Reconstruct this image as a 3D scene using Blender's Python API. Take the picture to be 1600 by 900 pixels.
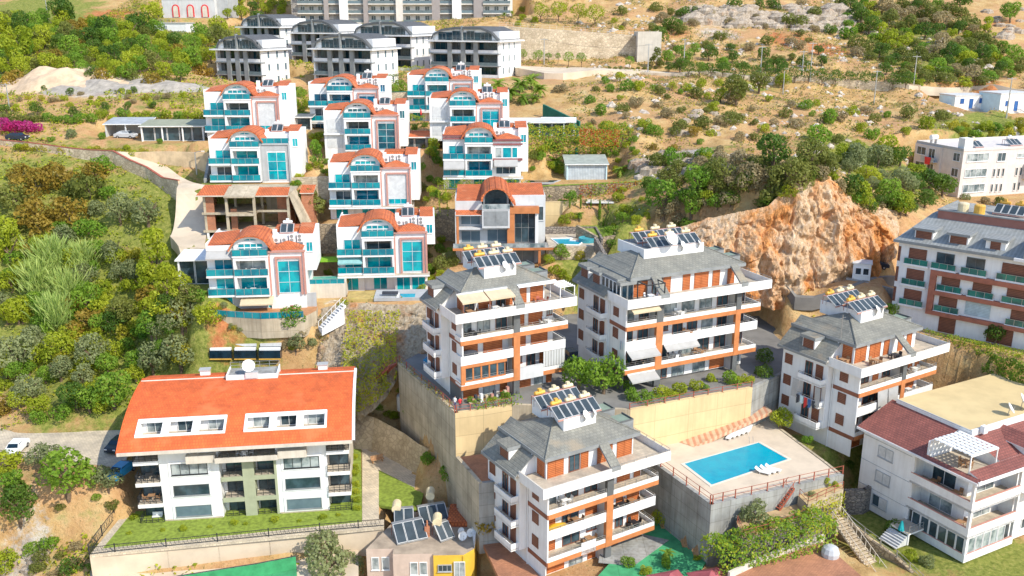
import bpy, math, random
import numpy as np
from mathutils import Vector, Matrix, noise as mnoise
R = math.radians
rnd = random.Random(7)
npr = np.random.default_rng(7)
for o in list(bpy.data.objects): bpy.data.objects.remove(o)
SC = bpy.context.scene
COL = SC.collection
# --- camera, sky, sun, exposure
PITCH, FPX = 16.5, 1450.0
cam_d = bpy.data.cameras.new('camera')
cam_d.sensor_width = 36.0
cam_d.lens = 36.0 * FPX / 1600.0
cam_d.clip_start = 0.5
cam_d.clip_end = 3000
cam = bpy.data.objects.new('camera', cam_d); COL.objects.link(cam)
cam.location = (0, 0, 0)
cam.rotation_euler = (R(90 - PITCH), 0, 0)
SC.camera = cam
SUN_AZ, SUN_EL = 50.0, 43.0            # degrees to the right of straight back towards the camera
w = bpy.data.worlds.new('World'); SC.world = w; w.use_nodes = True
nt = w.node_tree
bg = nt.nodes['Background']
sky = nt.nodes.new('ShaderNodeTexSky'); sky.sky_type = 'NISHITA'; sky.sun_disc = False
sv = Vector((math.sin(R(SUN_AZ)) * math.cos(R(SUN_EL)), -math.cos(R(SUN_AZ)) * math.cos(R(SUN_EL)), math.sin(R(SUN_EL))))
sky.sun_elevation = R(SUN_EL)
sky.sun_rotation = math.atan2(sv.x, sv.y)
sky.altitude = 100; sky.air_density = 1.0; sky.dust_density = 0.6; sky.ozone_density = 2.0
nt.links.new(sky.outputs[0], bg.inputs[0]); bg.inputs[1].default_value = 0.15
sl = bpy.data.lights.new('sun', 'SUN'); sl.energy = 2.8; sl.angle = R(0.5); sl.color = (1.0, 0.94, 0.82)
so = bpy.data.objects.new('sun', sl); COL.objects.link(so)
so.rotation_euler = sv.to_track_quat('Z', 'Y').to_euler()
SC.view_settings.view_transform = 'Standard'; SC.view_settings.look = 'None'
SC.view_settings.exposure = 0.84; SC.view_settings.gamma = 1.0
SC.cycles.max_bounces = 5; SC.cycles.diffuse_bounces = 3; SC.cycles.transparent_max_bounces = 8
SC.cycles.use_denoising = True
# --- where things stand
CP, SP = math.cos(R(PITCH)), math.sin(R(PITCH))
def at(u, v, Y):
 """world point at ground distance Y seen in the direction (u, v) of the 1600x900 photograph"""
 a = (u - 800) / FPX; b = -(v - 450) / FPX
 t = Y / (CP + b * SP)
 return Vector((t * a, Y, t * (b * CP - SP)))
def atz(u, v, z):
 a = (u - 800) / FPX; b = -(v - 450) / FPX
 t = z / (b * CP - SP)
 return Vector((t * a, t * (CP + b * SP), z))
def proj(p):
 d = p[1] * CP - p[2] * SP
 return (800 + FPX * p[0] / d, 450 - FPX * (p[1] * SP + p[2] * CP) / d)
# --- materials
MATS = {}
def _new(name):
 m = bpy.data.materials.new(name); m.use_nodes = True
 MATS[name] = m
 n = m.node_tree.nodes; p = n['Principled BSDF']
 return m, n, m.node_tree.links, p
def _noise(n, l, scale, detail=4, coord=None, rough=0.6):
 t = n.new('ShaderNodeTexNoise'); t.inputs['Scale'].default_value = scale; t.inputs['Detail'].default_value = detail
 t.inputs['Roughness'].default_value = rough
 if coord is None:
  g = n.new('ShaderNodeNewGeometry'); coord = g.outputs['Position']
 l.new(coord, t.inputs['Vector'])
 return t
def _ramp(n, l, src, stops):
 r = n.new('ShaderNodeValToRGB')
 e = r.color_ramp.elements
 while len(e) < len(stops): e.new(0.5)
 for k, (p, c) in enumerate(stops):
  e[k].position = p; e[k].color = (*c, 1)
 l.new(src, r.inputs[0])
 return r
def _mix(n, l, a, b, fac, mode='MIX'):
 m = n.new('ShaderNodeMix'); m.data_type = 'RGBA'; m.blend_type = mode
 for s, x in ((m.inputs['A'], a), (m.inputs['B'], b)):
  if isinstance(x, tuple): s.default_value = (*x, 1)
  else: l.new(x, s)
 if isinstance(fac, (int, float)): m.inputs['Factor'].default_value = fac
 else: l.new(fac, m.inputs['Factor'])
 return m.outputs['Result']
def _bump(n, l, src, p, strength=0.3, dist=0.05):
 b = n.new('ShaderNodeBump'); b.inputs['Strength'].default_value = strength; b.inputs['Distance'].default_value = dist
 l.new(src, b.inputs['Height']); l.new(b.outputs[0], p.inputs['Normal'])
def _uv(n):
 return n.new('ShaderNodeUVMap').outputs[0]
def plain(name, c, rough=0.7, var=0.12, scale=0.9, metal=0.0, spec=0.4, streak=0.0, joint=None):
 """one colour with soft wear"""
 m, n, l, p = _new(name)
 t = _noise(n, l, scale, 5)
 dark = tuple(x * (1 - var * 1.6) for x in c); light = tuple(min(1, x * (1 + var)) for x in c)
 col = _ramp(n, l, t.outputs[0], [(0.3, dark), (0.62, light)]).outputs[0]
 if streak:
  mp = n.new('ShaderNodeMapping'); mp.inputs['Scale'].default_value = (2.2, 2.2, 0.12)
  g = n.new('ShaderNodeNewGeometry'); l.new(g.outputs['Position'], mp.inputs[0])
  t2 = _noise(n, l, 1.0, 5, mp.outputs[0])
  r2 = _ramp(n, l, t2.outputs[0], [(0.42, (1, 1, 1)), (0.72, tuple(1 - streak * k for k in (0.8, 0.9, 1.0)))])
  col = _mix(n, l, col, r2.outputs[0], 1.0, 'MULTIPLY')
 if joint:
  b = n.new('ShaderNodeTexBrick'); b.offset = 0.0
  for k_, v_ in (('Scale', 1.0), ('Brick Width', joint[0]), ('Row Height', joint[1]), ('Mortar Size', .03), ('Mortar Smooth', .3)): b.inputs[k_].default_value = v_
  b.inputs['Color1'].default_value = (1, 1, 1, 1); b.inputs['Color2'].default_value = (.93, .93, .92, 1); b.inputs['Mortar'].default_value = (.62, .6, .58, 1)
  l.new(_uv(n), b.inputs['Vector']); col = _mix(n, l, col, b.outputs[0], 1.0, 'MULTIPLY')
 l.new(col, p.inputs['Base Color'])
 p.inputs['Roughness'].default_value = rough; p.inputs['Metallic'].default_value = metal
 p.inputs['Specular IOR Level'].default_value = spec
 return m
def glass(name, c, rough=0.06, c2=None, spec=0.6):
 m, n, l, p = _new(name)
 t = _noise(n, l, 0.55, 3)
 c2 = c2 or tuple(x * 0.45 for x in c)
 l.new(_ramp(n, l, t.outputs[0], [(0.38, c2), (0.6, c)]).outputs[0], p.inputs['Base Color'])
 p.inputs['Roughness'].default_value = rough; p.inputs['Specular IOR Level'].default_value = spec
 return m
def tiles(name, c, dark, su, sv_, mortar=0.06, patch=None, bump=0.6, rough=0.75):
 """courses of tiles or shingles in the face's own metres"""
 m, n, l, p = _new(name)
 uv = _uv(n)
 b = n.new('ShaderNodeTexBrick')
 b.inputs['Scale'].default_value = 1.0; b.inputs['Brick Width'].default_value = su; b.inputs['Row Height'].default_value = sv_
 b.inputs['Mortar Size'].default_value = mortar; b.inputs['Mortar Smooth'].default_value = 0.6; b.inputs['Bias'].default_value = 0.0
 b.inputs['Color1'].default_value = (*c, 1); b.inputs['Color2'].default_value = (*[x * 0.8 for x in c], 1); b.inputs['Mortar'].default_value = (*dark, 1)
 l.new(uv, b.inputs['Vector'])
 t = _noise(n, l, 0.6, 5)
 r = _ramp(n, l, t.outputs[0], [(0.3, (0.78, 0.78, 0.78)), (0.65, (1.12, 1.1, 1.05))])
 col = _mix(n, l, b.outputs[0], r.outputs[0], 1.0, 'MULTIPLY')
 if patch:
  t3 = _noise(n, l, 0.22, 3)
  r3 = _ramp(n, l, t3.outputs[0], [(0.6, (0, 0, 0)), (0.7, (1, 1, 1))])
  col = _mix(n, l, col, patch, r3.outputs[0])
 l.new(col, p.inputs['Base Color'])
 p.inputs['Roughness'].default_value = rough
 iv = n.new('ShaderNodeMath'); iv.operation = 'SUBTRACT'; iv.inputs[0].default_value = 1.0; l.new(b.outputs['Fac'], iv.inputs[1])
 _bump(n, l, iv.outputs[0], p, bump, 0.05)
 return m
def stones(name, c1, c2, joint, scale, bump=0.8):
 m, n, l, p = _new(name)
 v = n.new('ShaderNodeTexVoronoi'); v.inputs['Scale'].default_value = scale
 ve = n.new('ShaderNodeTexVoronoi'); ve.feature = 'DISTANCE_TO_EDGE'; ve.inputs['Scale'].default_value = scale
 g = n.new('ShaderNodeNewGeometry'); mp = n.new('ShaderNodeMapping'); mp.inputs['Scale'].default_value = (1, 1, 1.5)
 l.new(g.outputs['Position'], mp.inputs[0]); l.new(mp.outputs[0], v.inputs['Vector']); l.new(mp.outputs[0], ve.inputs['Vector'])
 sx = n.new('ShaderNodeSeparateColor'); l.new(v.outputs['Color'], sx.inputs[0])
 base = _ramp(n, l, sx.outputs[0], [(0.0, c1), (1.0, c2)]).outputs[0]
 e = _ramp(n, l, ve.outputs['Distance'], [(0.0, (0, 0, 0)), (0.12, (1, 1, 1))])
 col = _mix(n, l, joint, base, e.outputs[0])
 t = _noise(n, l, 0.35, 4)
 r = _ramp(n, l, t.outputs[0], [(0.3, (0.72, 0.7, 0.66)), (0.62, (1.05, 1.05, 1.05))])
 l.new(_mix(n, l, col, r.outputs[0], 1.0, 'MULTIPLY'), p.inputs['Base Color'])
 p.inputs['Roughness'].default_value = 0.9
 _bump(n, l, e.outputs[0], p, bump, 0.08)
 return m
def slats(name, c, dark, period, vertical=False, duty=0.5, rough=0.6):
 m, n, l, p = _new(name)
 uv = _uv(n); s = n.new('ShaderNodeSeparateXYZ'); l.new(uv, s.inputs[0])
 d = n.new('ShaderNodeMath'); d.operation = 'DIVIDE'; l.new(s.outputs[0 if vertical else 1], d.inputs[0]); d.inputs[1].default_value = period
 f = n.new('ShaderNodeMath'); f.operation = 'FRACT'; l.new(d.outputs[0], f.inputs[0])
 base = _ramp(n, l, f.outputs[0], [(max(0.0, duty - 0.2), c), (duty, dark)]).outputs[0]
 t = _noise(n, l, 1.3, 4)
 r = _ramp(n, l, t.outputs[0], [(0.3, (0.8, 0.8, 0.8)), (0.65, (1.08, 1.08, 1.08))])
 l.new(_mix(n, l, base, r.outputs[0], 1.0, 'MULTIPLY'), p.inputs['Base Color'])
 p.inputs['Roughness'].default_value = rough
 return m
def leafmat(name, dark, light, hue_var=0.5):
 m, n, l, p = _new(name)
 a = n.new('ShaderNodeAttribute'); a.attribute_name = 'tint'
 oi = n.new('ShaderNodeObjectInfo')
 ad = n.new('ShaderNodeMath'); ad.operation = 'MULTIPLY_ADD'; l.new(oi.outputs['Random'], ad.inputs[0]); ad.inputs[1].default_value = hue_var;
 l.new(a.outputs['Fac'], ad.inputs[2])
 d = n.new('ShaderNodeMath'); d.operation = 'DIVIDE'; l.new(ad.outputs[0], d.inputs[0]); d.inputs[1].default_value = 1.0 + hue_var
 col = _ramp(n, l, d.outputs[0], [(0.12, dark), (0.9, light)]).outputs[0]
 l.new(col, p.inputs['Base Color']); p.inputs['Roughness'].default_value = 0.55
 p.inputs['Specular IOR Level'].default_value = 0.25
 tr = n.new('ShaderNodeBsdfTranslucent'); l.new(col, tr.inputs[0])
 mx = n.new('ShaderNodeMixShader'); mx.inputs[0].default_value = 0.48
 l.new(p.outputs[0], mx.inputs[1]); l.new(tr.outputs[0], mx.inputs[2])
 l.new(mx.outputs[0], n['Material Output'].inputs[0])
 return m
WHITE = plain('white_plaster', (0.80, 0.79, 0.77), 0.75, 0.04, 0.5, streak=0.12)
CREAM = plain('cream_plaster', (0.62, 0.56, 0.47), 0.8, 0.08, 0.5, streak=0.15)
GREYP = plain('grey_plaster', (0.42, 0.43, 0.43), 0.8, 0.08, 0.5, streak=0.15)
PALEGREY = plain('pale_grey_plaster', (0.58, 0.58, 0.57), 0.8, 0.06, 0.6, streak=0.12)
SAGE = plain('sage_plaster', (0.36, 0.38, 0.25), 0.8, 0.06)
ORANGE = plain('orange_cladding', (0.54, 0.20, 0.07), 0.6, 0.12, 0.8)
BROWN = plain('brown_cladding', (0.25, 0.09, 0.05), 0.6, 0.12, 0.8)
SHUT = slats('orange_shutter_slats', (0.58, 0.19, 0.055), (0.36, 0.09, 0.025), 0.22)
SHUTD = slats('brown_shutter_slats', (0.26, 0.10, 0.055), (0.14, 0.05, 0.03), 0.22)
PINKB = plain('pink_brown_trim', (0.50, 0.25, 0.20), 0.7, 0.08)
DGREY = plain('dark_grey_cladding', (0.12, 0.125, 0.125), 0.6, 0.15, 0.7)
MGREY = plain('mid_grey_cladding', (0.25, 0.26, 0.255), 0.65, 0.12, 0.7)
BLACKM = plain('black_metal', (0.03, 0.032, 0.035), 0.45, 0.15)
METAL = plain('rail_metal', (0.45, 0.45, 0.44), 0.35, 0.1, 1.5, metal=0.6)
RUST = plain('rust_red_steel', (0.36, 0.10, 0.06), 0.6, 0.2, 1.5)
GLASSD = glass('dark_window_glass', (0.06, 0.10, 0.12))
GLASSL = glass('curtained_window_glass', (0.42, 0.46, 0.45), 0.12, (0.10, 0.14, 0.15))
TEAL = glass('turquoise_window_glass', (0.0, 0.38, 0.42), 0.08, (0.0, 0.20, 0.27))
TEALR = glass('turquoise_rail_glass', (0.0, 0.27, 0.31), 0.12, (0.0, 0.15, 0.21))
GREENR = glass('green_rail_glass', (0.02, 0.20, 0.15), 0.12, (0.02, 0.10, 0.09))
NAVY = glass('navy_window_glass', (0.012, 0.035, 0.055), 0.08)
OTILE = tiles('orange_roof_tiles', (0.66, 0.18, 0.055), (0.36, 0.08, 0.03), 0.42, 0.45, 0.07, patch=(0.58, 0.22, 0.10))
RTILE = tiles('vermilion_roof_tiles', (0.74, 0.15, 0.035), (0.60, 0.105, 0.028), 0.34, 0.42, 0.05, patch=(0.70, 0.165, 0.05), bump=0.45)
GTILE = tiles('grey_roof_shingles', (0.255, 0.25, 0.215), (0.195, 0.19, 0.165), 0.5, 0.42, 0.06, patch=(0.30, 0.25, 0.18))
DTILE = tiles('dark_roof_shingles', (0.13, 0.135, 0.14), (0.06, 0.06, 0.065), 0.5, 0.42, 0.06)
MTILE = tiles('maroon_roof_shingles', (0.30, 0.10, 0.08), (0.17, 0.06, 0.05), 0.4, 0.35, 0.05)
FLOORT = tiles('terrace_floor_tiles', (0.55, 0.47, 0.37), (0.38, 0.32, 0.25), 0.45, 0.45, 0.02, bump=0.15)
PAVER = tiles('sand_pavers', (0.66, 0.56, 0.42), (0.42, 0.35, 0.26), 0.42, 0.30, 0.035, bump=0.3)
RPAVER = tiles('brick_red_pavers', (0.48, 0.22, 0.12), (0.32, 0.14, 0.08), 0.35, 0.22, 0.03, bump=0.3)
CONC = plain('concrete', (0.50, 0.42, 0.30), 0.9, 0.16, 0.35, streak=0.3, joint=(2.4, 2.0))
YCONC = plain('yellow_concrete', (0.66, 0.50, 0.27), 0.9, 0.12, 0.14, streak=0.1, joint=(3.6, 2.4))
GCONC = plain('grey_concrete', (0.33, 0.33, 0.31), 0.9, 0.18, 0.35, streak=0.35, joint=(2.6, 1.6))
ASPH = plain('asphalt', (0.20, 0.19, 0.175), 0.95, 0.15, 0.3)
ROADC = plain('pale_road_concrete', (0.60, 0.49, 0.36), 0.95, 0.12, 0.22)
STONE = stones('rubble_stone', (0.50, 0.38, 0.24), (0.30, 0.24, 0.17), (0.22, 0.17, 0.11), 1.6)
PSTONE = stones('pale_rubble_stone', (0.74, 0.61, 0.43), (0.56, 0.44, 0.30), (0.46, 0.36, 0.25), 1.3, 0.4)
DSTONE = stones('dark_rubble_stone', (0.34, 0.29, 0.24), (0.20, 0.17, 0.15), (0.10, 0.09, 0.08), 1.8)
BRICK = tiles('hollow_clay_brick', (0.52, 0.19, 0.09), (0.36, 0.24, 0.17), 0.4, 0.22, 0.025, bump=0.4)
LAWN = plain('lawn_green', (0.20, 0.26, 0.035), 0.95, 0.25, 2.2)
TURF = plain('artificial_turf', (0.06, 0.32, 0.14), 0.95, 0.16, 0.7, joint=(4.0, 4.0))
POOLW = glass('pool_water', (0.0, 0.34, 0.46), 0.12, (0.0, 0.29, 0.42), 0.25)
POOLT = tiles('pool_tiles', (0.05, 0.35, 0.42), (0.15, 0.45, 0.5), 0.3, 0.3, 0.02)
_pw = MATS['pool_water']; _n = _pw.node_tree.nodes; _l = _pw.node_tree.links; _bump(_n, _l, _noise(_n, _l, 2.2, 3).outputs[0], _n['Principled BSDF'], .25, .1)
PANEL = glass('solar_panel_glass', (0.055, 0.075, 0.09), 0.35, (0.035, 0.05, 0.06), 0.25)
TANKY = plain('yellow_tank', (0.70, 0.40, 0.07), 0.5, 0.12)
TANKC = plain('cream_tank', (0.72, 0.60, 0.38), 0.5, 0.1)
AWN = plain('beige_awning_cloth', (0.58, 0.47, 0.31), 0.85, 0.06)
AWNG = plain('grey_awning_cloth', (0.40, 0.39, 0.37), 0.85, 0.06)
GREEN = plain('dark_green_mesh', (0.02, 0.14, 0.09), 0.8, 0.2)
COURT = plain('green_windscreen', (0.05, 0.30, 0.12), 0.8, 0.15)
PINK = plain('pink_plaster', (0.56, 0.44, 0.36), 0.8, 0.06, streak=0.1)
YELLOW = plain('yellow_plaster', (0.72, 0.45, 0.05), 0.8, 0.06)
FLATR = plain('flat_roof_screed', (0.38, 0.30, 0.22), 0.95, 0.2, 0.5)
SANDR = plain('sand_roof_membrane', (0.62, 0.48, 0.25), 0.9, 0.06, 0.4)
WOODW = plain('weathered_wood', (0.36, 0.20, 0.10), 0.8, 0.2)
BLUEP = plain('blue_paint', (0.03, 0.12, 0.35), 0.5, 0.1)
LBLUE = plain('pale_blue_plaster', (0.55, 0.72, 0.76), 0.75, 0.06)
BARK = plain('bark', (0.16, 0.11, 0.07), 0.9, 0.25, 3.0)
WHITEP = plain('white_plastic', (0.80, 0.80, 0.78), 0.4, 0.03)
REDP = plain('red_cloth', (0.62, 0.04, 0.04), 0.7, 0.1)
SKIN = plain('skin', (0.50, 0.30, 0.21), 0.6, 0.05)
DARKC = plain('dark_cloth', (0.05, 0.055, 0.07), 0.8, 0.15)
CARW = plain('white_car_paint', (0.78, 0.78, 0.77), 0.25, 0.03)
CARB = plain('dark_car_paint', (0.03, 0.04, 0.055), 0.2, 0.1)
CARBL = plain('blue_car_paint', (0.03, 0.22, 0.42), 0.2, 0.1)
CARS = plain('silver_car_paint', (0.50, 0.51, 0.52), 0.25, 0.05)
RUBBER = plain('black_rubber', (0.02, 0.02, 0.02), 0.8, 0.1)
# --- mesh building
class MB:
 def __init__(self):
  self.v, self.f, self.m, self.mats, self.idx = [], [], [], [], {}
 def mi(self, mat):
  k = mat.name
  if k not in self.idx:
   self.idx[k] = len(self.mats); self.mats.append(mat)
  return self.idx[k]
 def poly(self, pts, mat):
  b = len(self.v); self.v.extend([tuple(p) for p in pts])
  self.f.append(tuple(range(b, b + len(pts)))); self.m.append(self.mi(mat))
 def box(self, x0, y0, z0, x1, y1, z1, mat, top=None, skip=''):
  if x1 < x0: x0, x1 = x1, x0
  if y1 < y0: y0, y1 = y1, y0
  if z1 < z0: z0, z1 = z1, z0
  b = len(self.v)
  self.v += [(x0, y0, z0), (x1, y0, z0), (x1, y1, z0), (x0, y1, z0), (x0, y0, z1), (x1, y0, z1), (x1, y1, z1), (x0, y1, z1)]
  for k, q in (('d', (3, 2, 1, 0)), ('t', (4, 5, 6, 7)), ('f', (0, 1, 5, 4)), ('r', (1, 2, 6, 5)), ('b', (2, 3, 7, 6)), ('l', (3, 0, 4, 7))):
   if k in skip: continue
   self.f.append(tuple(b + i for i in q)); self.m.append(self.mi(top if (k == 't' and top) else mat))
  return self
 def prism(self, pts, z0, z1, mat, top=None):
  n = len(pts)
  a = sum(pts[i][0] * pts[(i + 1) % n][1] - pts[(i + 1) % n][0] * pts[i][1] for i in range(n))
  if a < 0: pts = pts[::-1]
  self.poly([(p[0], p[1], z1) for p in pts], top or mat)
  self.poly([(p[0], p[1], z0) for p in pts[::-1]], mat)
  for i in range(n):
   p, q = pts[i], pts[(i + 1) % n]
   self.poly([(p[0], p[1], z0), (q[0], q[1], z0), (q[0], q[1], z1), (p[0], p[1], z1)], mat)
  return self
 def slab(self, quad, th, mat, side=None):
  """a sheet of four (or more) points given thickness th downwards"""
  low = [(p[0], p[1], p[2] - th) for p in quad]
  self.poly(quad, mat); self.poly(low[::-1], side or mat)
  n = len(quad)
  for i in range(n):
   j = (i + 1) % n
   self.poly([quad[j], quad[i], low[i], low[j]], side or mat)
  return self
 def xprism(self, prof, x0, x1, mat, cap=None):
  """profile in (y, z) run along x"""
  n = len(prof)
  a = sum(prof[i][0] * prof[(i + 1) % n][1] - prof[(i + 1) % n][0] * prof[i][1] for i in range(n))
  if a < 0: prof = prof[::-1]
  self.poly([(x1, p[0], p[1]) for p in prof], cap or mat)
  self.poly([(x0, p[0], p[1]) for p in prof[::-1]], cap or mat)
  for i in range(n):
   p, q = prof[i], prof[(i + 1) % n]
   self.poly([(x0, p[0], p[1]), (x0, q[0], q[1]), (x1, q[0], q[1]), (x1, p[0], p[1])][::-1], mat)
  return self
 def yprism(self, prof, y0, y1, mat, cap=None):
  """profile in (x, z) run along y"""
  n = len(prof)
  a = sum(prof[i][0] * prof[(i + 1) % n][1] - prof[(i + 1) % n][0] * prof[i][1] for i in range(n))
  if a < 0: prof = prof[::-1]
  self.poly([(p[0], y0, p[1]) for p in prof], cap or mat)
  self.poly([(p[0], y1, p[1]) for p in prof[::-1]], cap or mat)
  for i in range(n):
   p, q = prof[i], prof[(i + 1) % n]
   self.poly([(p[0], y0, p[1]), (p[0], y1, p[1]), (q[0], y1, q[1]), (q[0], y0, q[1])], mat)
  return self
 def tube(self, p0, p1, r0, r1=None, n=6, mat=None, caps=True):
  r1 = r0 if r1 is None else r1
  p0, p1 = Vector(p0), Vector(p1); d = (p1 - p0).normalized()
  a = d.orthogonal().normalized(); c = d.cross(a)
  A = [p0 + (a * math.cos(2 * math.pi * k / n) + c * math.sin(2 * math.pi * k / n)) * r0 for k in range(n)]
  B = [p1 + (a * math.cos(2 * math.pi * k / n) + c * math.sin(2 * math.pi * k / n)) * r1 for k in range(n)]
  for k in range(n):
   j = (k + 1) % n
   self.poly([A[k], A[j], B[j], B[k]], mat)
  if caps:
   self.poly(A[::-1], mat); self.poly(B, mat)
  return self
 def lathe(self, prof, n, mat, c=(0, 0, 0)):
  for i in range(len(prof) - 1):
   (r0, z0), (r1, z1) = prof[i], prof[i + 1]
   for k in range(n):
    a, b = 2 * math.pi * k / n, 2 * math.pi * (k + 1) / n
    q = [(c[0] + r0 * math.cos(a), c[1] + r0 * math.sin(a), c[2] + z0), (c[0] + r0 * math.cos(b), c[1] + r0 * math.sin(b), c[2] + z0),
                     (c[0] + r1 * math.cos(b), c[1] + r1 * math.sin(b), c[2] + z1), (c[0] + r1 * math.cos(a), c[1] + r1 * math.sin(a), c[2] + z1)]
    if r0 < 1e-5: q = [q[0], q[2], q[3]]
    elif r1 < 1e-5: q = q[:3]
    self.poly(q, mat)
  return self
 def mesh(self, name='mesh'):
  me = bpy.data.meshes.new(name)
  me.from_pydata(self.v, [], self.f)
  for mm in self.mats: me.materials.append(mm)
  me.polygons.foreach_set('material_index', self.m)
  nl = len(me.loops)
  uv = np.zeros((nl, 2)); V = np.array(self.v)
  k = 0
  for f in self.f:
   P = V[list(f)]
   nrm = np.cross(P[1] - P[0], P[2] - P[0]); ln = np.linalg.norm(nrm)
   nrm = nrm / ln if ln > 1e-9 else np.array((0, 0, 1.0))
   if abs(nrm[2]) > 0.97: t = np.array((1.0, 0, 0)); b = np.array((0, 1.0, 0))
   else:
    t = np.cross((0, 0, 1.0), nrm); t /= np.linalg.norm(t); b = np.cross(nrm, t)
   uv[k:k + len(f), 0] = P @ t; uv[k:k + len(f), 1] = P @ b
   k += len(f)
  l = me.uv_layers.new(name='UVMap'); l.data.foreach_set('uv', uv.ravel())
  me.update()
  return me
def obj(name, mb, parent=None, loc=(0, 0, 0), rz=0.0, kind=None):
 me = mb.mesh(name) if isinstance(mb, MB) else mb
 o = bpy.data.objects.new(name, me); COL.objects.link(o)
 o.location = loc; o.rotation_euler = (0, 0, rz)
 if parent is not None: o.parent = parent
 if kind: o['kind'] = kind
 return o
def tag(o, label, cat, group=None):
 o['label'] = label; o['category'] = cat; o['kind'] = 'thing'
 if group: o['group'] = group
 return o
def thing(name, label, cat, loc, rz=0.0, group=None):
 o = bpy.data.objects.new(name, None); COL.objects.link(o)
 o.location = loc; o.rotation_euler = (0, 0, rz); o.empty_display_size = 0.5
 return tag(o, label, cat, group)
CACHE = {}
def cached(key, fn):
 if key not in CACHE: CACHE[key] = fn().mesh(str(key[0]))
 return CACHE[key]
FACE = {'f': 0.0, 'l': -math.pi / 2, 'r': math.pi / 2, 'b': math.pi}
def window(parent, x, y, z, w_, h, face='f', frame=None, pane=None, mull=1, bars=0, sub=True, name='window', wfr=0.07):
 frame = frame or WHITE; pane = pane or GLASSD
 def fr():
  m = MB(); t = wfr; d = 0.09
  m.box(-w_ / 2, -d, 0, -w_ / 2 + t, 0.02, h, frame); m.box(w_ / 2 - t, -d, 0, w_ / 2, 0.02, h, frame)
  m.box(-w_ / 2 + t, -d, 0, w_ / 2 - t, 0.02, t, frame); m.box(-w_ / 2 + t, -d, h - t, w_ / 2 - t, 0.02, h, frame)
  for k in range(mull):
   xx = -w_ / 2 + w_ * (k + 1) / (mull + 1)
   m.box(xx - t * .4, -d + .01, t, xx + t * .4, 0.02, h - t, frame)
  for k in range(bars):
   zz = h * (k + 1) / (bars + 1)
   m.box(-w_ / 2 + t, -d + .016, zz - t * .35, w_ / 2 - t, 0.02, zz + t * .35, frame)
  if name == 'window': m.box(-w_ / 2 - .06, -d - .06, -.07, w_ / 2 + .06, 0.02, 0.0, frame)
  if not sub: m.box(-w_ / 2 + t, -.03, t, w_ / 2 - t, 0.015, h - t, pane)
  return m
 o = obj(name, cached((name, w_, h, frame.name, mull, bars, wfr, None if sub else pane.name), fr), parent, (x, y, z), FACE[face])
 if sub:
  obj('pane', cached(('pane', w_, h, pane.name, wfr), lambda: MB().box(-w_ / 2 + wfr, -.03, wfr, w_ / 2 - wfr, 0.012, h - wfr, pane)), o)
 return o
def shutter(parent, x, y, z, w_, h, face='f', mat=None, split=0):
 mat = mat or SHUT
 def f():
  m = MB()
  m.box(-w_ / 2, -.05, 0, w_ / 2, 0.02, h, mat)
  for k in range(split + 2):
   xx = -w_ / 2 + w_ * k / (split + 1)
   m.box(xx - .035, -.08, 0, xx + .035, -.05, h, mat)
  return m
 return obj('shutter', cached(('shutter', w_, h, mat.name, split), f), parent, (x, y, z), FACE[face])
def rail(parent, p0, p1, h=0.9, mat=None, step=1.3, bars=2, name='railing'):
 """a metal railing from p0 to p1 in the thing's own frame"""
 mat = mat or METAL
 p0, p1 = Vector(p0), Vector(p1); d = p1 - p0; L = d.length
 n = max(1, round(L / step)); m = MB()
 for k in range(n + 1):
  q = p0 + d * (k / n); m.box(q.x - .03, q.y - .03, q.z, q.x + .03, q.y + .03, q.z + h, mat)
 for b in range(bars):
  zz = h * (b + 1) / bars
  m.tube(p0 + Vector((0, 0, zz)), p1 + Vector((0, 0, zz)), 0.03, n=4, mat=mat)
 return obj(name, m, parent)
def group_ord(i, n):
 W = ['first', 'second', 'third', 'fourth', 'fifth', 'sixth', 'seventh', 'eighth', 'ninth', 'tenth', 'eleventh', 'twelfth',
         'thirteenth', 'fourteenth', 'fifteenth', 'sixteenth', 'seventeenth', 'eighteenth', 'nineteenth', 'twentieth']
 T = ['twenty', 'thirty', 'forty', 'fifty', 'sixty', 'seventy', 'eighty', 'ninety']
 if n == 1: return 'only'
 if i == 0: return 'leftmost'
 if i == n - 1: return 'rightmost'
 if i < 20: return W[i]
 t, u = divmod(i, 10)
 if u == 9: return {2: 'thirtieth', 3: 'fortieth', 4: 'fiftieth', 5: 'sixtieth'}.get(t + 1, T[t - 1] + '-tenth')
 return T[t - 2] + '-' + W[u]
# --- building plots (front-left corner, turn)
def plot(u, v, Y, dz, yaw):
 p = at(u, v, Y); p.z -= dz
 return p, R(yaw)
BLK = {'D': plot(849, 777, 88, 11.8, 31.5), 'C': plot(712, 503, 106, 11.8, 27), 'B': plot(981, 480, 110, 11.8, 25), 'E': plot(1345.5, 587, 106, 11.8, 32)}
BLKW = {'D': 17.6, 'C': 17.0, 'B': 22.6, 'E': 17.8}
def loc2w(pl, x, y, z=0.0):
 p, r = pl
 return Vector((p.x + x * math.cos(r) - y * math.sin(r), p.y + x * math.sin(r) + y * math.cos(r), p.z + z))
def rectpoly(pl, x0, y0, x1, y1):
 return [tuple(loc2w(pl, *q)[:2]) for q in ((x0, y0), (x1, y0), (x1, y1), (x0, y1))]
PA = (at(222, 820, 101), R(7.5))                 # long red-roofed block
PF = (at(1505, 880, 92), R(28))                  # white house, lower right
PG = (at(1395, 462, 131), R(-42))                # long block at right
PG[0].z = -44
PH = (at(1470, 303, 180), R(-12))
VIL = {}
def villa_plot(k, u, v, Y, yaw, below):
 VIL[k] = (at(u, v, Y), R(yaw), below)
villa_plot('low', 529, 424, 142, 5, 3.3)
villa_plot('mid', 516, 318, 159, 3, 2.8)
villa_plot('unf', 322, 368, 151, 2, 0.6)
villa_plot('left', 328, 458, 131, 6, 2.7)
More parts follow.
